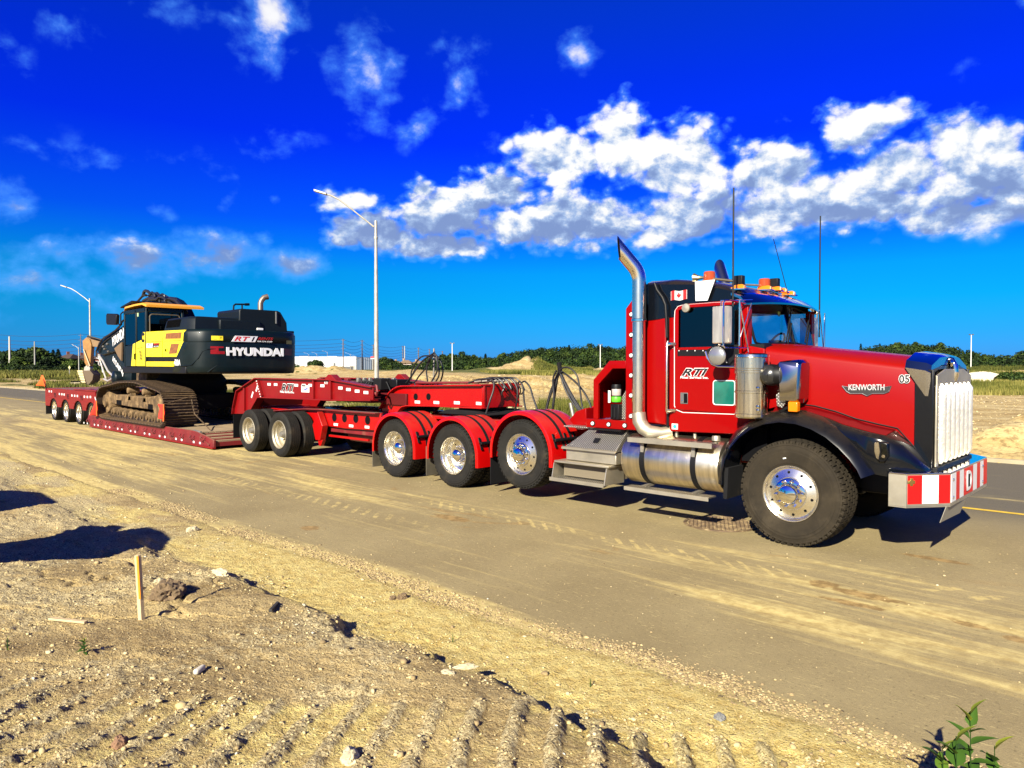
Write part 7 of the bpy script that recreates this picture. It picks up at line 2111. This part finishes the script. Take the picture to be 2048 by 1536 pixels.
for l, y_, r_ in (([(297, 603), (299, 590), (304, 584.5), (309, 589), (311, 600)], .85, .035), ([(306, 604), (308, 591), (314, 586), (320, 591), (322, 602)], 1.1, .04), ([(280, 611), (287, 601), (297, 596), (310, 595)], .8, .04),
                  ([(290, 606), (300, 599), (315, 598), (330, 602), (345, 612)], .8, .045), ([(332, 600), (342, 598), (352, 601), (362, 612), (372, 626)], .8, .055), ([(325, 605), (336, 603), (350, 612), (360, 624)], .75, .04), ([(312, 600), (318, 594), (326, 594), (333, 601)], .7, .04)):
    pipe(l, y_, r_)
for k in range(6):
    pipe([(292+k*5, 598-random.uniform(0, 6)), (302+k*5, 592-random.uniform(0, 5)), (312+k*6, 597), (322+k*6, 606)], 1.0+.08*k, .022)
pipe([(243, 648), (232, 660), (216, 671), (204, 679), (198, 690), (193, 702), (193, 716)], .9, .035)
pipe([(246, 641), (238, 655), (222, 667), (208, 675), (199, 686), (195, 700)], 1.3, .03)
pipe([(238, 664), (225, 672), (213, 680), (203, 690), (199, 705)], .92, .018)
for (a, c) in ((215, 688), (210, 698), (217, 703), (207, 693)):
    p = Q(a, c, 'y', BYc-.31); B().lathe([(0, -.05), (.035, -.04), (.04, 0)], (p.x, BYc-.31, p.z), 'y', 10).build('grease_nipple', STEEL, X)
p0 = Q(226, 693, 'y', BYc-.31); 
dd = (Q(243, 680, 'y', BYc-.31)-p0).normalized(); up_ = Vector((-dd.z, 0, dd.x))
if up_.z < 0: up_ = -up_
text('HYUNDAI', tuple(p0+Vector((0, -.004, 0))), 1.35, .36, (tuple(dd), tuple(up_), (0, -1, 0)), WHT, X, 'lettering', bold=.03, depth=.002)
p0 = Q(225.5, 722, 'y', BYc-.215); dd = (Q(238, 741, 'y', BYc-.215)-p0).normalized(); up_ = Vector((-dd.z, 0, dd.x))
if up_.z < 0: up_ = -up_
text('HYUNDAI', tuple(p0+Vector((0, -.012, 0))), 1.2, .20, (tuple(dd), tuple(up_), (0, -1, 0)), WHT, X, 'lettering', bold=.03, depth=.002)
ROD = mat('cylinder_rod', (.70, .66, .56), .4, .7)
for l, r in (([(197.6, 713), (203, 730), (209, 748), (212, 757)], .03), ([(199, 712), (206, 722), (216, 742), (226, 752)], .035), ([(193, 716), (199, 718), (203, 728), (206, 745)], .022), ([(208, 758), (216, 762), (224, 757)], .03)):
    pipe(l, BYc-.45, r, 'linkage_rod', ROD)
p = Q(226, 756, 'y', BYc-.45)
B().lathe([(0, -.1), (.10, -.08), (.22, -.04), (.25, .0), (.25, .7), (0, .72)], (p.x, BYc-.40, p.z), 'y', 24).build('bucket_linkage', XGR, X, smooth=True)
p = Q(198, 713, 'y', BYc-.45); B().lathe([(.05, -.02), (.09, -.02), (.09, .02), (.05, .02)], (p.x, p.y, p.z), 'y', 14).build('linkage_eye', ROD, X, smooth=True)
pc0, pc1 = Q(285, 722, 'y', 1.25), Q(240, 700, 'y', 1.25)
B().cyl(tuple(pc0), tuple(pc1), .10, 14).build('boom_cylinder', BLACK, X, smooth=True)

# ================================================================ BACKGROUND THINGS
def vp(px, py, Z):
    """point seen at a pixel, Z metres ahead of the camera"""
    h = CAM + fh*Z + RT*((px-1024)/FPX*Z); return Vector((h.x, h.y, zat(py, Z)))
def vprism(pts, Z, th):
    """outline in the plane facing the road side, with real thickness th away from it"""
    b = B(); n = len(pts)
    a = [vp(p, q, Z) for p, q in pts]; c = [v+fh*th for v in a]
    return b.add(a+c, [tuple(range(n))[::-1], tuple(range(n, 2*n))]+[(i, (i+1) % n, (i+1) % n+n, i+n) for i in range(n)])
# second excavator, parked on the verge
E2 = thing('excavator', P(200, 72, .1), 'old yellow-brown excavator parked on the verge with its bucket on the ground', 'excavator')
vprism([(165.5, 682), (174, 674.5), (181, 679), (184, 690), (181, 731), (175, 735), (169, 725), (167, 700)], 70, .55).build('stick', CATY, E2, bevel=.04)
vprism([(174, 674), (180, 676), (232, 688), (262, 708), (262, 716), (240, 704), (200, 695), (183, 693)], 70.1, .6).build('boom', mat('old_boom_paint', (.22, .12, .04), .6, var=.2), E2, bevel=.04)
B().tube([vp(168, 699, 69.9), vp(180, 732, 69.9)], .06, 8).build('bucket_cylinder', mat('pale_rod', (.6, .5, .3), .4, .5), E2, smooth=True)
B().tube([vp(176, 672, 69.8), vp(205, 680, 69.8)], .09, 8).build('stick_cylinder', BLACK, E2, smooth=True)
vprism([(168, 735), (176, 728), (181, 736), (179, 746), (168, 744)], 70, .5).build('bucket_link', STEEL, E2, bevel=.03)
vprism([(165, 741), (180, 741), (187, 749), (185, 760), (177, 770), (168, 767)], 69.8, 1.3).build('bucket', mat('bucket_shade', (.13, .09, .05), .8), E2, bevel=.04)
for k in range(5):
    q = [(154+k*1.6, 741+k*5.2), (165+k*1.0, 740.5+k*5.2), (166+k*1.4, 745.3+k*5.2), (155.5+k*2.0, 745.8+k*5.0)]
    vprism(q, 69.75-.02*k, 1.2).build('bucket_plate', mat('pale_bucket', (.62, .50, .27), .7, var=.15), E2, bevel=.03)
c = P(262, 76); B().box(c.x-2.6, c.x+2.6, c.y-1.4, c.y+1.4, 1.1, 2.5).build('house', CATY, E2, bevel=.1)
B().box(c.x-2.4, c.x+2.2, c.y-1.7, c.y-1.0, .1, 1.0).build('track', MUDD, E2, bevel=.2, seg=3)
B().box(c.x-2.4, c.x+2.2, c.y+1.0, c.y+1.7, .1, 1.0).build('track', MUDD, E2, bevel=.2, seg=3)
# street lamps
def lamp_post(px, Z, top_py, label, armpts, head_py, r0=.12, group=None, wood=False, base=None):
    c = P(px, Z); zb = Hf(c.x, c.y) if base is None else base
    t = thing('street_lamp', (c.x, c.y, zb), label, 'street lamp', group)
    zt = zat(top_py, Z)
    B().tube([(c.x, c.y, zb-.1), (c.x, c.y, zb+(zt-zb)*.5), (c.x, c.y, zt)], [r0, r0*.78, r0*.55], 14).build('pole', GALV, t, smooth=True)
    pts = [vp(a, q, Z) for a, q in armpts]
    B().tube([tuple(p) for p in pts], [r0*.38]+[r0*.30]*(len(pts)-1), 8).build('arm', GALV, t, smooth=True)
    e = pts[-1]; d = (pts[-1]-pts[-2]).normalized()
    B().obox(e+d*r0*2.2, d*r0*2.6, Vector((d.y, -d.x, 0)).normalized()*r0*1.0, Vector((0, 0, r0*.4))).build('lamp_head', GALV, t, bevel=r0*.2)
    B().lathe([(r0*.75, 0), (r0*.8, .12), (r0*.6, .16)], (c.x, c.y, zt-1.0), 'z', 12).build('arm_clamp', GALV, t)
    B().lathe([(0, .02), (r0*1.7, .02), (r0*1.7, -.2)], (c.x, c.y, zb+.02), 'z', 12).build('base_flange', CONC, t)
    return t
lamp_post(753, 39, 443, 'tall galvanised street lamp with a curved arm behind the dolly neck', [(749, 455), (738, 446), (720, 432), (700, 416), (680, 401), (664, 393), (654, 390)], 389, .14)
lamp_post(181.5, 84, 597, 'galvanised street lamp left of the excavator beyond the road', [(182, 605), (170, 595), (155, 584), (145, 578), (136, 575)], 573, .15)
lamp_post(158, 170, 694, 'small distant street lamp left of the tall utility pole', [(157.5, 697), (153, 693), (150, 691.5)], 691, .14)
for k, (px, tp) in enumerate(((618, 708), (634, 707), (655, 704), (701, 708), (712, 712))):
    t = lamp_post(px, 330, tp, ('leftmost far street lamp, next to the excavator counterweight', 'second far street lamp from the excavator counterweight', 'middle one of the far street lamps over the warehouse', 'far street lamp left of the warehouse blue end', 'far street lamp over the warehouse blue end')[k], [(px, tp+2), (px-4, tp-1), (px-8, tp-2)], tp, .12, group='far street lamps over the warehouse roof', base=1.5)
# flood-light masts
def mast(px, Z, top_py, label):
    c = P(px, Z); zb = Hf(c.x, c.y); zt = zat(top_py, Z); r = .0007*Z
    t = thing('light_mast', (c.x, c.y, zb), label, 'light mast')
    B().tube([(c.x, c.y, zb-.1), (c.x, c.y, zt)], [r, r*.7], 10).build('pole', mat('white_pole', (.75, .74, .70), .5), t, smooth=True)
    B().tube([tuple(Vector((c.x, c.y, zt))-RT*r*4), tuple(Vector((c.x, c.y, zt))+RT*r*4)], r*.45, 8).build('cross_arm', STEEL, t)
    for s_ in (-1, 1): B().obox(Vector((c.x, c.y, zt+r))+RT*r*3.2*s_, RT*r*1.4, fh*r, Vector((0, 0, r*.8))).build('flood_lamp', PLASTG, t)
    return t
mast(904.5, 150, 687, 'thin white light mast in front of the wood, left of the hoses')
mast(1200.5, 150, 690, 'thin white light mast left of the headache rack')
mast(1941.5, 130, 670, 'thin white light mast right of the chrome grille')
# utility poles and wires
def upole(px, Z, top_py, label, m_=None, r=.18, arms=3):
    c = P(px, Z); zt = zat(top_py, Z)
    t = thing('utility_pole', (c.x, c.y, 0), label, 'utility pole')
    B().tube([(c.x, c.y, 0), (c.x, c.y, zt)], [r, r*.65], 9).build('pole', m_ or WPOLE, t, smooth=True)
    for k in range(arms):
        z_ = zt-.5-k*1.7
        B().tube([tuple(Vector((c.x, c.y, z_))-RT*.9), tuple(Vector((c.x, c.y, z_))+RT*.9)], .06, 6).build('cross_arm', m_ or WPOLE, t)
    t['_x'] = 0; del t['_x']
    return Vector((c.x, c.y, zt))
PP = [upole(-120, 250, 650, 'wood utility pole outside the left edge of the photo'), upole(162.5, 250, 668, 'tallest wood utility pole behind the yellow-brown bucket'), None]
row = [(163, 250, 668), (420, 270, 674), (686.5, 290, 678), (724.5, 302, 680), (747, 340, 689), (806, 370, 692), (837, 400, 695), (859, 430, 698), (885, 470, 702)]
names = ['', 'wood utility pole hidden behind the excavator', 'utility pole left of the white warehouse corner', 'utility pole beside the warehouse blue wall', 'utility pole right beside the near lamp post', 'twin utility pole over the far houses',
         'utility pole between houses and hose loop', 'faint utility pole behind the hose loop', 'farthest short utility pole at the edge of the wood']
tops = [PP[1]]
for (px, Z, tp), lb in list(zip(row, names))[1:]: tops.append(upole(px, Z, tp, lb, r=.0009*Z))
upole(809.5, 368, 692, 'paler twin of the utility pole over the far houses', GALV, .3, 0)
upole(20, 190, 673, 'pale concrete pole rising from the left trees', mat('pale_pole', (.55, .52, .45), .7), .30, 0)
upole(70, 180, 683, 'short grey utility pole in front of the round left trees', mat('grey_pole', (.32, .31, .27), .7), .20, 0)
WIRE = mat('wire', (.03, .035, .05), .6)
def span(a, b_, label, n=6, sagd=2.0):
    t = thing('overhead_wires', ((a+b_)/2), label, 'power line')
    for k in range(n):
        dz = -.4-k*1.35
        pts = []
        for i in range(13):
            q = i/12; p = a.lerp(b_, q); pts.append((p.x, p.y, p.z+dz*(1 if k else 0)-sagd*4*q*(1-q)))
        B().tube(pts, .05, 4, cap=False).build('wire', WIRE, t)
span(PP[0]+Vector((0, 0, 0)), tops[0], 'power lines sagging across the sky at the far left', 7, 2.2)
wl = ['power lines between the bucket pole and the excavator', 'power lines between excavator and warehouse poles', 'short span of power lines over the white warehouse', 'power lines descending to the near lamp post', 'power lines right of the near lamp post',
      'power lines over the far houses', 'power lines behind the hose loop', 'last faint span of power lines before the wood']
for a, b_, lb in zip(tops[:-1], tops[1:], wl): span(a, b_, lb, 6, 1.2)
# warehouse
def facing(px0, px1, Z0, Z1, z0, z1, depth):
    a, b_ = P(px0, Z0), P(px1, Z1); t = (b_-a).normalized(); n_ = Vector((-t.y, t.x, 0))
    if n_.dot(fh) < 0: n_ = -n_
    return a, b_, t, n_
def wallbox(a, b_, n_, depth, z0, z1):
    vs = [Vector((p.x, p.y, z)) for z in (z0, z1) for p in (a, b_, b_+n_*depth, a+n_*depth)]
    return B().add(vs, [(0, 3, 2, 1), (4, 5, 6, 7), (0, 1, 5, 4), (1, 2, 6, 5), (2, 3, 7, 6), (3, 0, 4, 7)])
Wh = thing('warehouse', P(650, 400), 'long low white warehouse on the horizon with a blue-grey end', 'warehouse')
a, b_, t, n_ = facing(540, 713, 400, 400, 0, 9, 40)
nseg = 9
for k in range(nseg):
    p = a.lerp(b_, k/nseg)+t*.06; q = a.lerp(b_, (k+1)/nseg)-t*.06
    wallbox(p, q, n_, 38, -.1, zat(713.2 if k % 3 else 712.4, 400)).build('wall_panel', mat('warehouse_white', (.62, .63, .64), .7, var=.03, vscale=.1), Wh)
a2, b2, t2, n2 = facing(713.2, 752, 400, 404, 0, 9, 40)
for k in range(3):
    p = a2.lerp(b2, k/3)+t2*.05; q = a2.lerp(b2, (k+1)/3)-t2*.05
    wallbox(p, q, n2, 36, -.1, zat(714.5, 400)).build('wall_panel', mat('warehouse_blue', (.10, .14, .20), .7), Wh)
for (px, w_, z0, z1, m_) in ((667, 1.2, 1.9, 5.0, PLASTG), (675, 9, 1.2, 3.0, PLASTG), (620, 2, 3.5, 4.2, PLASTG), (637, 2, 3.5, 4.2, PLASTG), (700, 3, 0.5, 3.5, STEEL)):
    p = P(px, 400)-n_*.06; q = p+t*w_; wallbox(p, q, n_, .05, z0, z1).build('door_opening' if z0 < 2 else 'window', m_, Wh)
for k in range(8):
    p = P(716+k*4.2, 400.6)-n2*.06; wallbox(p, p+t2*.25, n2, .05, .5, zat(715.5, 400)).build('wall_rib', mat('rib_grey', (.3, .34, .4), .7), Wh)
sg = thing('billboard', P(747, 300), 'red and white roadside sign left of the near lamp post', 'sign')
B().cyl(tuple(P(745, 300, 0)), tuple(P(745, 300, zat(714, 300))), .15, 6).build('post', GALV, sg)
vprism([(741.5, 713), (751, 713), (751, 716), (741.5, 716)], 299.5, .3).build('board', FLAGR, sg); vprism([(741.5, 716.2), (751, 716.2), (751, 718), (741.5, 718)], 299.5, .3).build('board', WHITE, sg)
# houses
def house(px0, px1, Z, eave_py, ridge_py, wm, rm, label, windows=5, zb=0.0):
    a, b_, t, n_ = facing(px0, px1, Z, Z, 0, 0, 0)
    H_ = thing('house', (a+b_)/2, label, 'house')
    D = 9.0; ze, zr = zat(eave_py, Z), zat(ridge_py, Z)
    wallbox(a, b_, n_, D, zb, ze).build('wall', wm, H_)
    L_ = (b_-a).length; o1 = a-t*.5-n_*.5; o2 = b_+t*.5-n_*.5; o3 = b_+t*.5+n_*(D+.5); o4 = a-t*.5+n_*(D+.5)
    i1 = a+t*min(4, L_*.3)+n_*D/2; i2 = b_-t*min(4, L_*.3)+n_*D/2
    S = lambda v, z: (v.x, v.y, z)
    B().add([S(o1, ze), S(o2, ze), S(o3, ze), S(o4, ze), S(i1, zr), S(i2, zr)], [(0, 1, 5, 4), (1, 2, 5), (2, 3, 4, 5), (3, 0, 4), (0, 3, 2, 1)]).build('roof', rm, H_)
    for k in range(windows):
        for zz in ((zb+(ze-zb)*.16, zb+(ze-zb)*.38), (zb+(ze-zb)*.6, zb+(ze-zb)*.84)):
            p = a+t*(L_*(k+.5)/windows-.5)-n_*.05
            f = wallbox(p-t*.1, p+t*1.3, n_, .04, zz[0]-.1, zz[1]+.1).build('window', WHITE, H_)
            wallbox(p, p+t*1.2, n_*1.0, .03, zz[0], zz[1]); wallbox(p-n_*.03, p+t*1.2-n_*.03, n_, .02, zz[0], zz[1]).build('pane', VOID, f)
    B().box(i1.x-.4, i1.x+.4, i1.y-.4, i1.y+.4, ze, zr+.8).build('chimney', wm, H_)
    return H_
BR = mat('house_brick', (.16, .055, .035), .9, var=.3, vscale=.5); RFB = mat('roof_dark_brown', (.07, .045, .035), .9, var=.2); TANB = mat('house_tan', (.40, .27, .17), .9, var=.15); PINK = mat('house_pale_brick', (.42, .30, .24), .9, var=.2)
RFT = mat('roof_tan', (.22, .15, .08), .9, var=.2)
house(112, 138, 235, 717, 707.5, BR, RFB, 'dark brick house with a brown hip roof behind the conifers', 4)
house(139, 168, 240, 717, 709.5, BR, RFB, 'lower brick house left of the tall utility pole', 4)
house(14, 32, 216, 719, 709, PINK, RFB, 'pale brick house seen between the trees at the left edge', 3)
house(47, 66, 214, 719, 709, PINK, RFT, 'pale house with peaked gables between the left trees', 3)
house(170, 215, 245, 718, 710, BR, RFB, 'brick house behind the parked excavator', 5)
house(784, 800, 340, 727, 722, TANB, RFT, 'leftmost of the far tan houses', 3)
house(798, 822, 345, 726.5, 720, TANB, RFT, 'widest of the far tan houses with a broad roof', 5)
house(822, 850, 350, 727, 721.5, TANB, RFT, 'rightmost of the far tan houses beside the hose loop', 4)
house(350, 420, 330, 722, 714, TANB, RFT, 'tan house far behind the excavator', 4)
# small traffic sign, culvert end
ts_ = thing('traffic_sign', P(139, 125, Hf(*P(139, 125).xy)), 'small pale yellow sign on a post in the grass beyond the road', 'sign')
B().cyl(tuple(P(139, 125, .3)), tuple(P(139, 125, zat(733, 125))), .06, 6).build('post', GALV, ts_)
vprism([(136.8, 735), (139, 731), (141.2, 735), (139, 739)], 124.9, .05).build('sign_board', mat('sign_pale_yellow', (.8, .72, .3), .5), ts_)
cv = thing('culvert', P(150, 74, .2), 'pale concrete culvert end lying in the verge under the bucket', 'culvert')
vprism([(139, 765), (160, 764), (160, 768), (147, 773), (141, 774)], 74, 1.0).build('headwall', CONC, cv, bevel=.04)
vprism([(141, 762), (157, 761.5), (158, 764), (141, 765)], 74.3, 1.0).build('opening', VOID, cv)
cp = thing('concrete_slab', P(191, 80, .3), 'pale concrete slab in the grass right of the left lamp post', 'slab')
wm_ = B().add([P(187, 88, .62), P(196, 88, .62), P(196, 92, .62), P(187, 92, .62), P(187, 88, .2), P(196, 88, .2), P(196, 92, .2), P(187, 92, .2)], [(0, 1, 2, 3), (4, 7, 6, 5), (0, 4, 5, 1), (1, 5, 6, 2), (2, 6, 7, 3), (3, 7, 4, 0)]).build('slab', CONC, cp)
# heap of white gravel on the grassy rise
u_ = 1900+120*rng.random(5000); Zg = 62+6*rng.random(5000); lim = 1935+(Zg-62)*4
k_ = (u_ > 1938) & (u_ < 1998-(np.abs(Zg-65)*6))
Xg = (u_-1024)/FPX*Zg; gx_ = CAM.x+fh.x*Zg+RT.x*Xg; gy_ = CAM.y+fh.y*Zg+RT.y*Xg
gx_, gy_ = gx_[k_], gy_[k_]; cc = P(1966, 65)
hp_ = .85*np.exp(-(((gx_-cc.x)**2+(gy_-cc.y)**2)/5.0))
stones('white_gravel_heap', gx_, gy_, Hfar(gx_, gy_)[0]+hp_, .16+.1*rng.random(len(gx_)), np.clip(.97+.03*rng.random(len(gx_)), 0, 1), 'bright white gravel heap on the grassy rise beyond the grille')

# ================================================================ FOREGROUND THINGS
g = ground_hit(283, 1241)
st_ = thing('survey_stake', g, 'upright wooden survey stake painted orange on one side', 'stake')
Zs = (g-CAM).dot(fh); sc_ = Zs/FPX
top_ = g+Vector((0, 0, 131*sc_)) - RT*6*sc_
up__ = (top_-g)
yaw = Vector((.50, -.866, 0)); sd_ = Vector((.866, .50, 0))
B().obox(g+up__*.45, sd_*.0, yaw*.0, up__*.5) if False else None
wv = .021
B().obox(g+up__*.5-up__*.04, RT*wv*.55+fh*.0, fh*.011+RT*.006, up__*.54).build('stake_body', WOOD, st_, bevel=.001)
B().obox(g+up__*.66+RT*.0035-fh*.0125, RT*wv*.32, fh*.0012, up__*.33).build('orange_paint', SPRAY, st_)
def lie(px0, py0, px1, py1, w, h, m_, nm, label, cat, bev=.002):
    a, b_ = ground_hit(px0, py0), ground_hit(px1, py1)
    o = B().bar(tuple(a+Vector((0, 0, h*.6))), tuple(b_+Vector((0, 0, h*.6))), w, h).build(nm, m_, None, bevel=bev, origin=tuple(a))
    return tag(o, label, cat)
lie(100, 1241, 172, 1248, .030, .014, WOOD, 'wood_scrap', 'pale flat piece of wood lying left of the survey stake', 'wood')
lie(541, 1226, 556, 1210, .022, .02, mat('dark_stick', (.03, .025, .02), .8), 'stick', 'short dark stick poking up at the edge of the mound', 'stick')
lie(390, 1356, 408, 1340, .03, .03, mat('pale_stone_m', (.6, .55, .45), .8), 'stone', 'slim pale stone lying among the track prints', 'stone', .01)
def rock(px, py, sx, sy, sz, m_, label, seed, nm='rock', dz=0):
    rr = np.random.default_rng(seed); g_ = ground_hit(px, py)
    import bmesh
    bm = bmesh.new(); bmesh.ops.create_icosphere(bm, subdivisions=4, radius=1)
    for v in bm.verts:
        p = v.co; k = 1+.34*noise.noise(p*1.6+Vector((seed, 0, 0)))+.20*noise.noise(p*4+Vector((0, seed, 0)))+(.16*noise.noise(p*9) if 'clod' in nm else .06*noise.noise(p*9))
        v.co = Vector((p.x*sx*k, p.y*sy*k, max(-.3*sz, p.z*sz*k)))
    me = bpy.data.meshes.new(nm); bm.to_mesh(me); bm.free()
    me.polygons.foreach_set('use_smooth', [True]*len(me.polygons)); me.set_sharp_from_angle(angle=.5)
    me.materials.append(m_); o = bpy.data.objects.new(nm, me); COL.objects.link(o); o.location = g_+Vector((0, 0, sz*.25+dz)); o.rotation_euler = (0, 0, rr.random()*6)
    return tag(o, label, 'rock' if nm == 'rock' else 'clod')
PALE = mat('pale_rock', (.56, .48, .30), .85, var=.15, vscale=9, bump=.6, bscale=30)
CLOD = mat('soil_clod', (.20, .135, .07), .95, var=.4, vscale=12, bump=1.0, bscale=40)
rock(438, 1150, .085, .035, .04, PALE, 'large pale oblong rock on the sand right of the stake', 3)
rock(385, 1062, .07, .05, .04, PALE, 'pale flat rock at the pavement edge beyond the shadow', 5)
rock(335, 1193, .12, .10, .085, CLOD, 'big dark clod of soil just right of the stake', 8, 'soil_clod')
rock(356, 1186, .05, .05, .05, CLOD, 'smaller clod at the right foot of the big clod', 9, 'soil_clod')
rock(805, 1197, .05, .035, .03, CLOD, 'dark brown clod at the middle of the pavement edge', 12, 'soil_clod')
rock(785, 1199, .03, .03, .02, CLOD, 'small clod just left of the pavement-edge clod', 13, 'soil_clod')
rock(930, 1338, .07, .025, .02, PALE, 'white crumbly lump of lime on the mound', 15)
rock(895, 1347, .04, .022, .014, PALE, 'smaller white lump left of the lime lump', 16)
rock(240, 1490, .035, .03, .03, mat('brown_rock', (.24, .13, .07), .85, var=.2, bump=.5), 'rounded brown rock among the track prints at lower left', 18)
rock(700, 1525, .05, .035, .04, PALE, 'cluster-sized pale rock at the bottom edge of the photo', 19)
rock(318, 1165, .035, .02, .02, PALE, 'small white rock beside the top of the big clod', 21)
rock(1440, 1438, .03, .03, .02, mat('grey_rock', (.20, .20, .19), .8, var=.2), 'round grey stone on the sand near the lower right', 23)
# manhole in the lane
mc = Q(1441, 1048, 'z', 0)
M_ = thing('manhole_cover', (mc.x, mc.y, 0), 'round cast-iron manhole cover in the dusty lane left of the front wheel', 'manhole cover')
IRON = mat('rusty_iron', (.15, .095, .05), .7, .3, var=.4, vscale=9, dust=(.52, .40, .20), dust_amt=.42, dust_scale=9)
B().lathe([(.395, .004), (.40, .012), (.43, .012), (.435, .003)], (mc.x, mc.y, 0), 'z', 56).build('frame_ring', IRON, M_)
B().lathe([(0, .0045), (.39, .0045)], (mc.x, mc.y, 0), 'z', 48).build('cover_plate', mat('sandy_iron', (.34, .26, .13), .9, var=.35, vscale=8), M_)
ln_ = []
for k in range(-8, 9):
    o_ = k*.045; hl_ = math.sqrt(max(0, .385**2-o_**2))
    if hl_ > .02:
        for d_ in (0, 1):
            a_ = .5+d_*1.5708
            ux, uy = math.cos(a_), math.sin(a_)
            B().obox((mc.x-uy*o_, mc.y+ux*o_, .008 if d_ else .0065), (ux*hl_, uy*hl_, 0), (-uy*.006, ux*.006, 0), (0, 0, .0035)).build('cover_rib', IRON, M_)
# weeds
LFM = leaf_mat('weed_leaf', (.018, .050, .005), (.050, .115, .009), (.36, .40, .03))
def leaf_blade(b, tones, base, d, upv, L_, w, tone, droop=.3):
    d = d.normalized(); s_ = d.cross(upv).normalized(); n_ = s_.cross(d).normalized()
    rows = 6; vs = []
    for i in range(rows+1):
        q = i/rows; ww = w*1.35*((q/.22)**.6 if q < .22 else ((1-q)/.78)**.95)+.0004
        c_ = base+d*L_*q-Vector((0, 0, droop*L_*q*q))
        fold = n_*ww*.35
        vs += [c_-s_*ww+fold, c_, c_+s_*ww+fold]
    fs = []
    for i in range(rows):
        for k in (0, 1): fs.append((i*3+k, i*3+k+1, (i+1)*3+k+1, (i+1)*3+k))
    b.add(vs, fs); tones += [tone]*len(vs)
def weed(px, py, h, n, lw, label, seed, tone=.5, up_lean=0.0, g_=None, ll=1.0):
    rr = random.Random(seed); g_ = ground_hit(px, py) if g_ is None else g_
    t = thing('weed_plant', g_, label, 'weed')
    B().tube([tuple(g_-Vector((0, 0, .02))), tuple(g_+Vector((.005, 0, h*.5))), tuple(g_+Vector((0, 0, h)))], [.004, .003, .0015], 6).build('stem', LFM, t)
    for k in range(n):
        q = (k+.6)/n; a = k*2.4+rr.uniform(-.3, .3); b = B(); tones = []
        base = g_+Vector((0, 0, h*q)); el2_ = .25+.9*q**3
        d = Vector((math.cos(a)*math.cos(el2_), math.sin(a)*math.cos(el2_), math.sin(el2_)))
        L_ = ll*h*rr.uniform(.30, .46)*(1.15-.45*q)
        leaf_blade(b, tones, base, d, Vector((0, 0, 1)), L_, L_*lw, min(1, tone+rr.uniform(-.2, .2)+(.5 if q > .9 else 0)), .25)
        o = b.build('leaf', LFM, t, smooth=True, ang=80, fix=False)
        at = o.data.attributes.new('tone', 'FLOAT', 'POINT'); at.data.foreach_set('value', tones)
    return t
wp_ = P(1950, 2.72); zg_ = nz(wp_.x, wp_.y)
weed(0, 0, zat(1432, 2.72)-zg_, 22, .16, 'tall green weed with pointed leaves at the lower right corner', 4, .45, g_=Vector((wp_.x, wp_.y, zg_)), ll=.72)
for (u_, Z_, py_, nm_, s_) in ((2000, 2.70, 1500, 'short side shoot right of the tall weed', 6), (1895, 2.72, 1500, 'low dusty weed left of the tall weed', 7), (1922, 2.66, 1480, 'small yellowing weed at the foot of the tall weed', 8)):
    q_ = P(u_, Z_); z0_ = nz(q_.x, q_.y)
    weed(0, 0, zat(py_, Z_)-z0_, 9, .17, nm_, s_, .35, g_=Vector((q_.x, q_.y, z0_)))
weed(168, 1308, .075, 16, .16, 'small feathery green seedling on the bare soil at left', 11, .3, ll=1.7)
weed(15, 1300, .07, 7, .05, 'wispy dry sprig at the left edge', 12, .9)
weed(905, 1285, .06, 5, .04, 'thin dry grass sprig on the crest of the mound', 13, .9)
weed(1180, 1375, .05, 6, .05, 'tiny dry sprig near the middle of the mound edge', 14, .9)
# twigs and straw
tw_ = B()
for k in range(170):
    u_ = rng.uniform(-50, 2000); Z_ = rng.uniform(2.9, 7); p = P(u_, Z_); z0_ = max(0, nz(p.x, p.y)); a = rng.uniform(0, 6.28); L_ = rng.uniform(.02, .07)
    if near_edge(p.x)-p.y < .1: continue
    tw_.tube([(p.x, p.y, z0_+.006), (p.x+math.cos(a)*L_*.5, p.y+math.sin(a)*L_*.5, z0_+rng.uniform(.01, .025)), (p.x+math.cos(a)*L_, p.y+math.sin(a)*L_, z0_+rng.uniform(.006, .03))], .0012, 4, cap=False)
o = tw_.build('straw', mat('dry_straw', (.34, .26, .12), .8), None); o['kind'] = 'stuff'; tag(o, 'scattered dry straw and twigs on the foreground soil', 'straw')
# two boards added out of view, outlined to cast the shadows at left
def shadow_board(px_poly, D, label):
    """upright board whose shadow falls on the given stretch of ground"""
    G_ = [Q(a, b, 'z', .12) for a, b in px_poly]
    ref = sum((g_.dot(SUN_AZ) for g_ in G_))/len(G_)+D
    pts = []
    for g_ in G_:
        k_ = (ref-g_.dot(SUN_AZ))/math.cos(SUN_EL); pts.append(g_+sdir*k_)
    c_ = sum(pts, Vector((0, 0, 0)))/len(pts); z0_ = nz(c_.x, c_.y)
    t = thing('shadow_board', (c_.x, c_.y, z0_), label, 'board')
    B().tube([(c_.x, c_.y, z0_-.1), (c_.x, c_.y, c_.z)], .03, 8).build('post', WOOD, t)
    b2_ = [v+SUN_AZ*.03 for v in pts]; n = len(pts)
    B().add(pts+b2_, [tuple(range(n))[::-1], tuple(range(n, 2*n))]+[(i, (i+1) % n, (i+1) % n+n, i+n) for i in range(n)]).build('board', PLASTG, t)
shadow_board([(-330, 1130), (-60, 1098), (110, 1070), (130, 1058), (200, 1040), (225, 1043), (208, 1053), (270, 1043), (300, 1052), (316, 1066), (300, 1090), (235, 1120), (120, 1124), (0, 1130), (-330, 1190)], 2.3, 'long unseen board added to cast the nearer shadow at left')
shadow_board([(-160, 985), (35, 975), (60, 976), (95, 996), (60, 1008), (0, 1018), (-160, 1025)], 2.6, 'shorter unseen board added to cast the farther shadow at left')
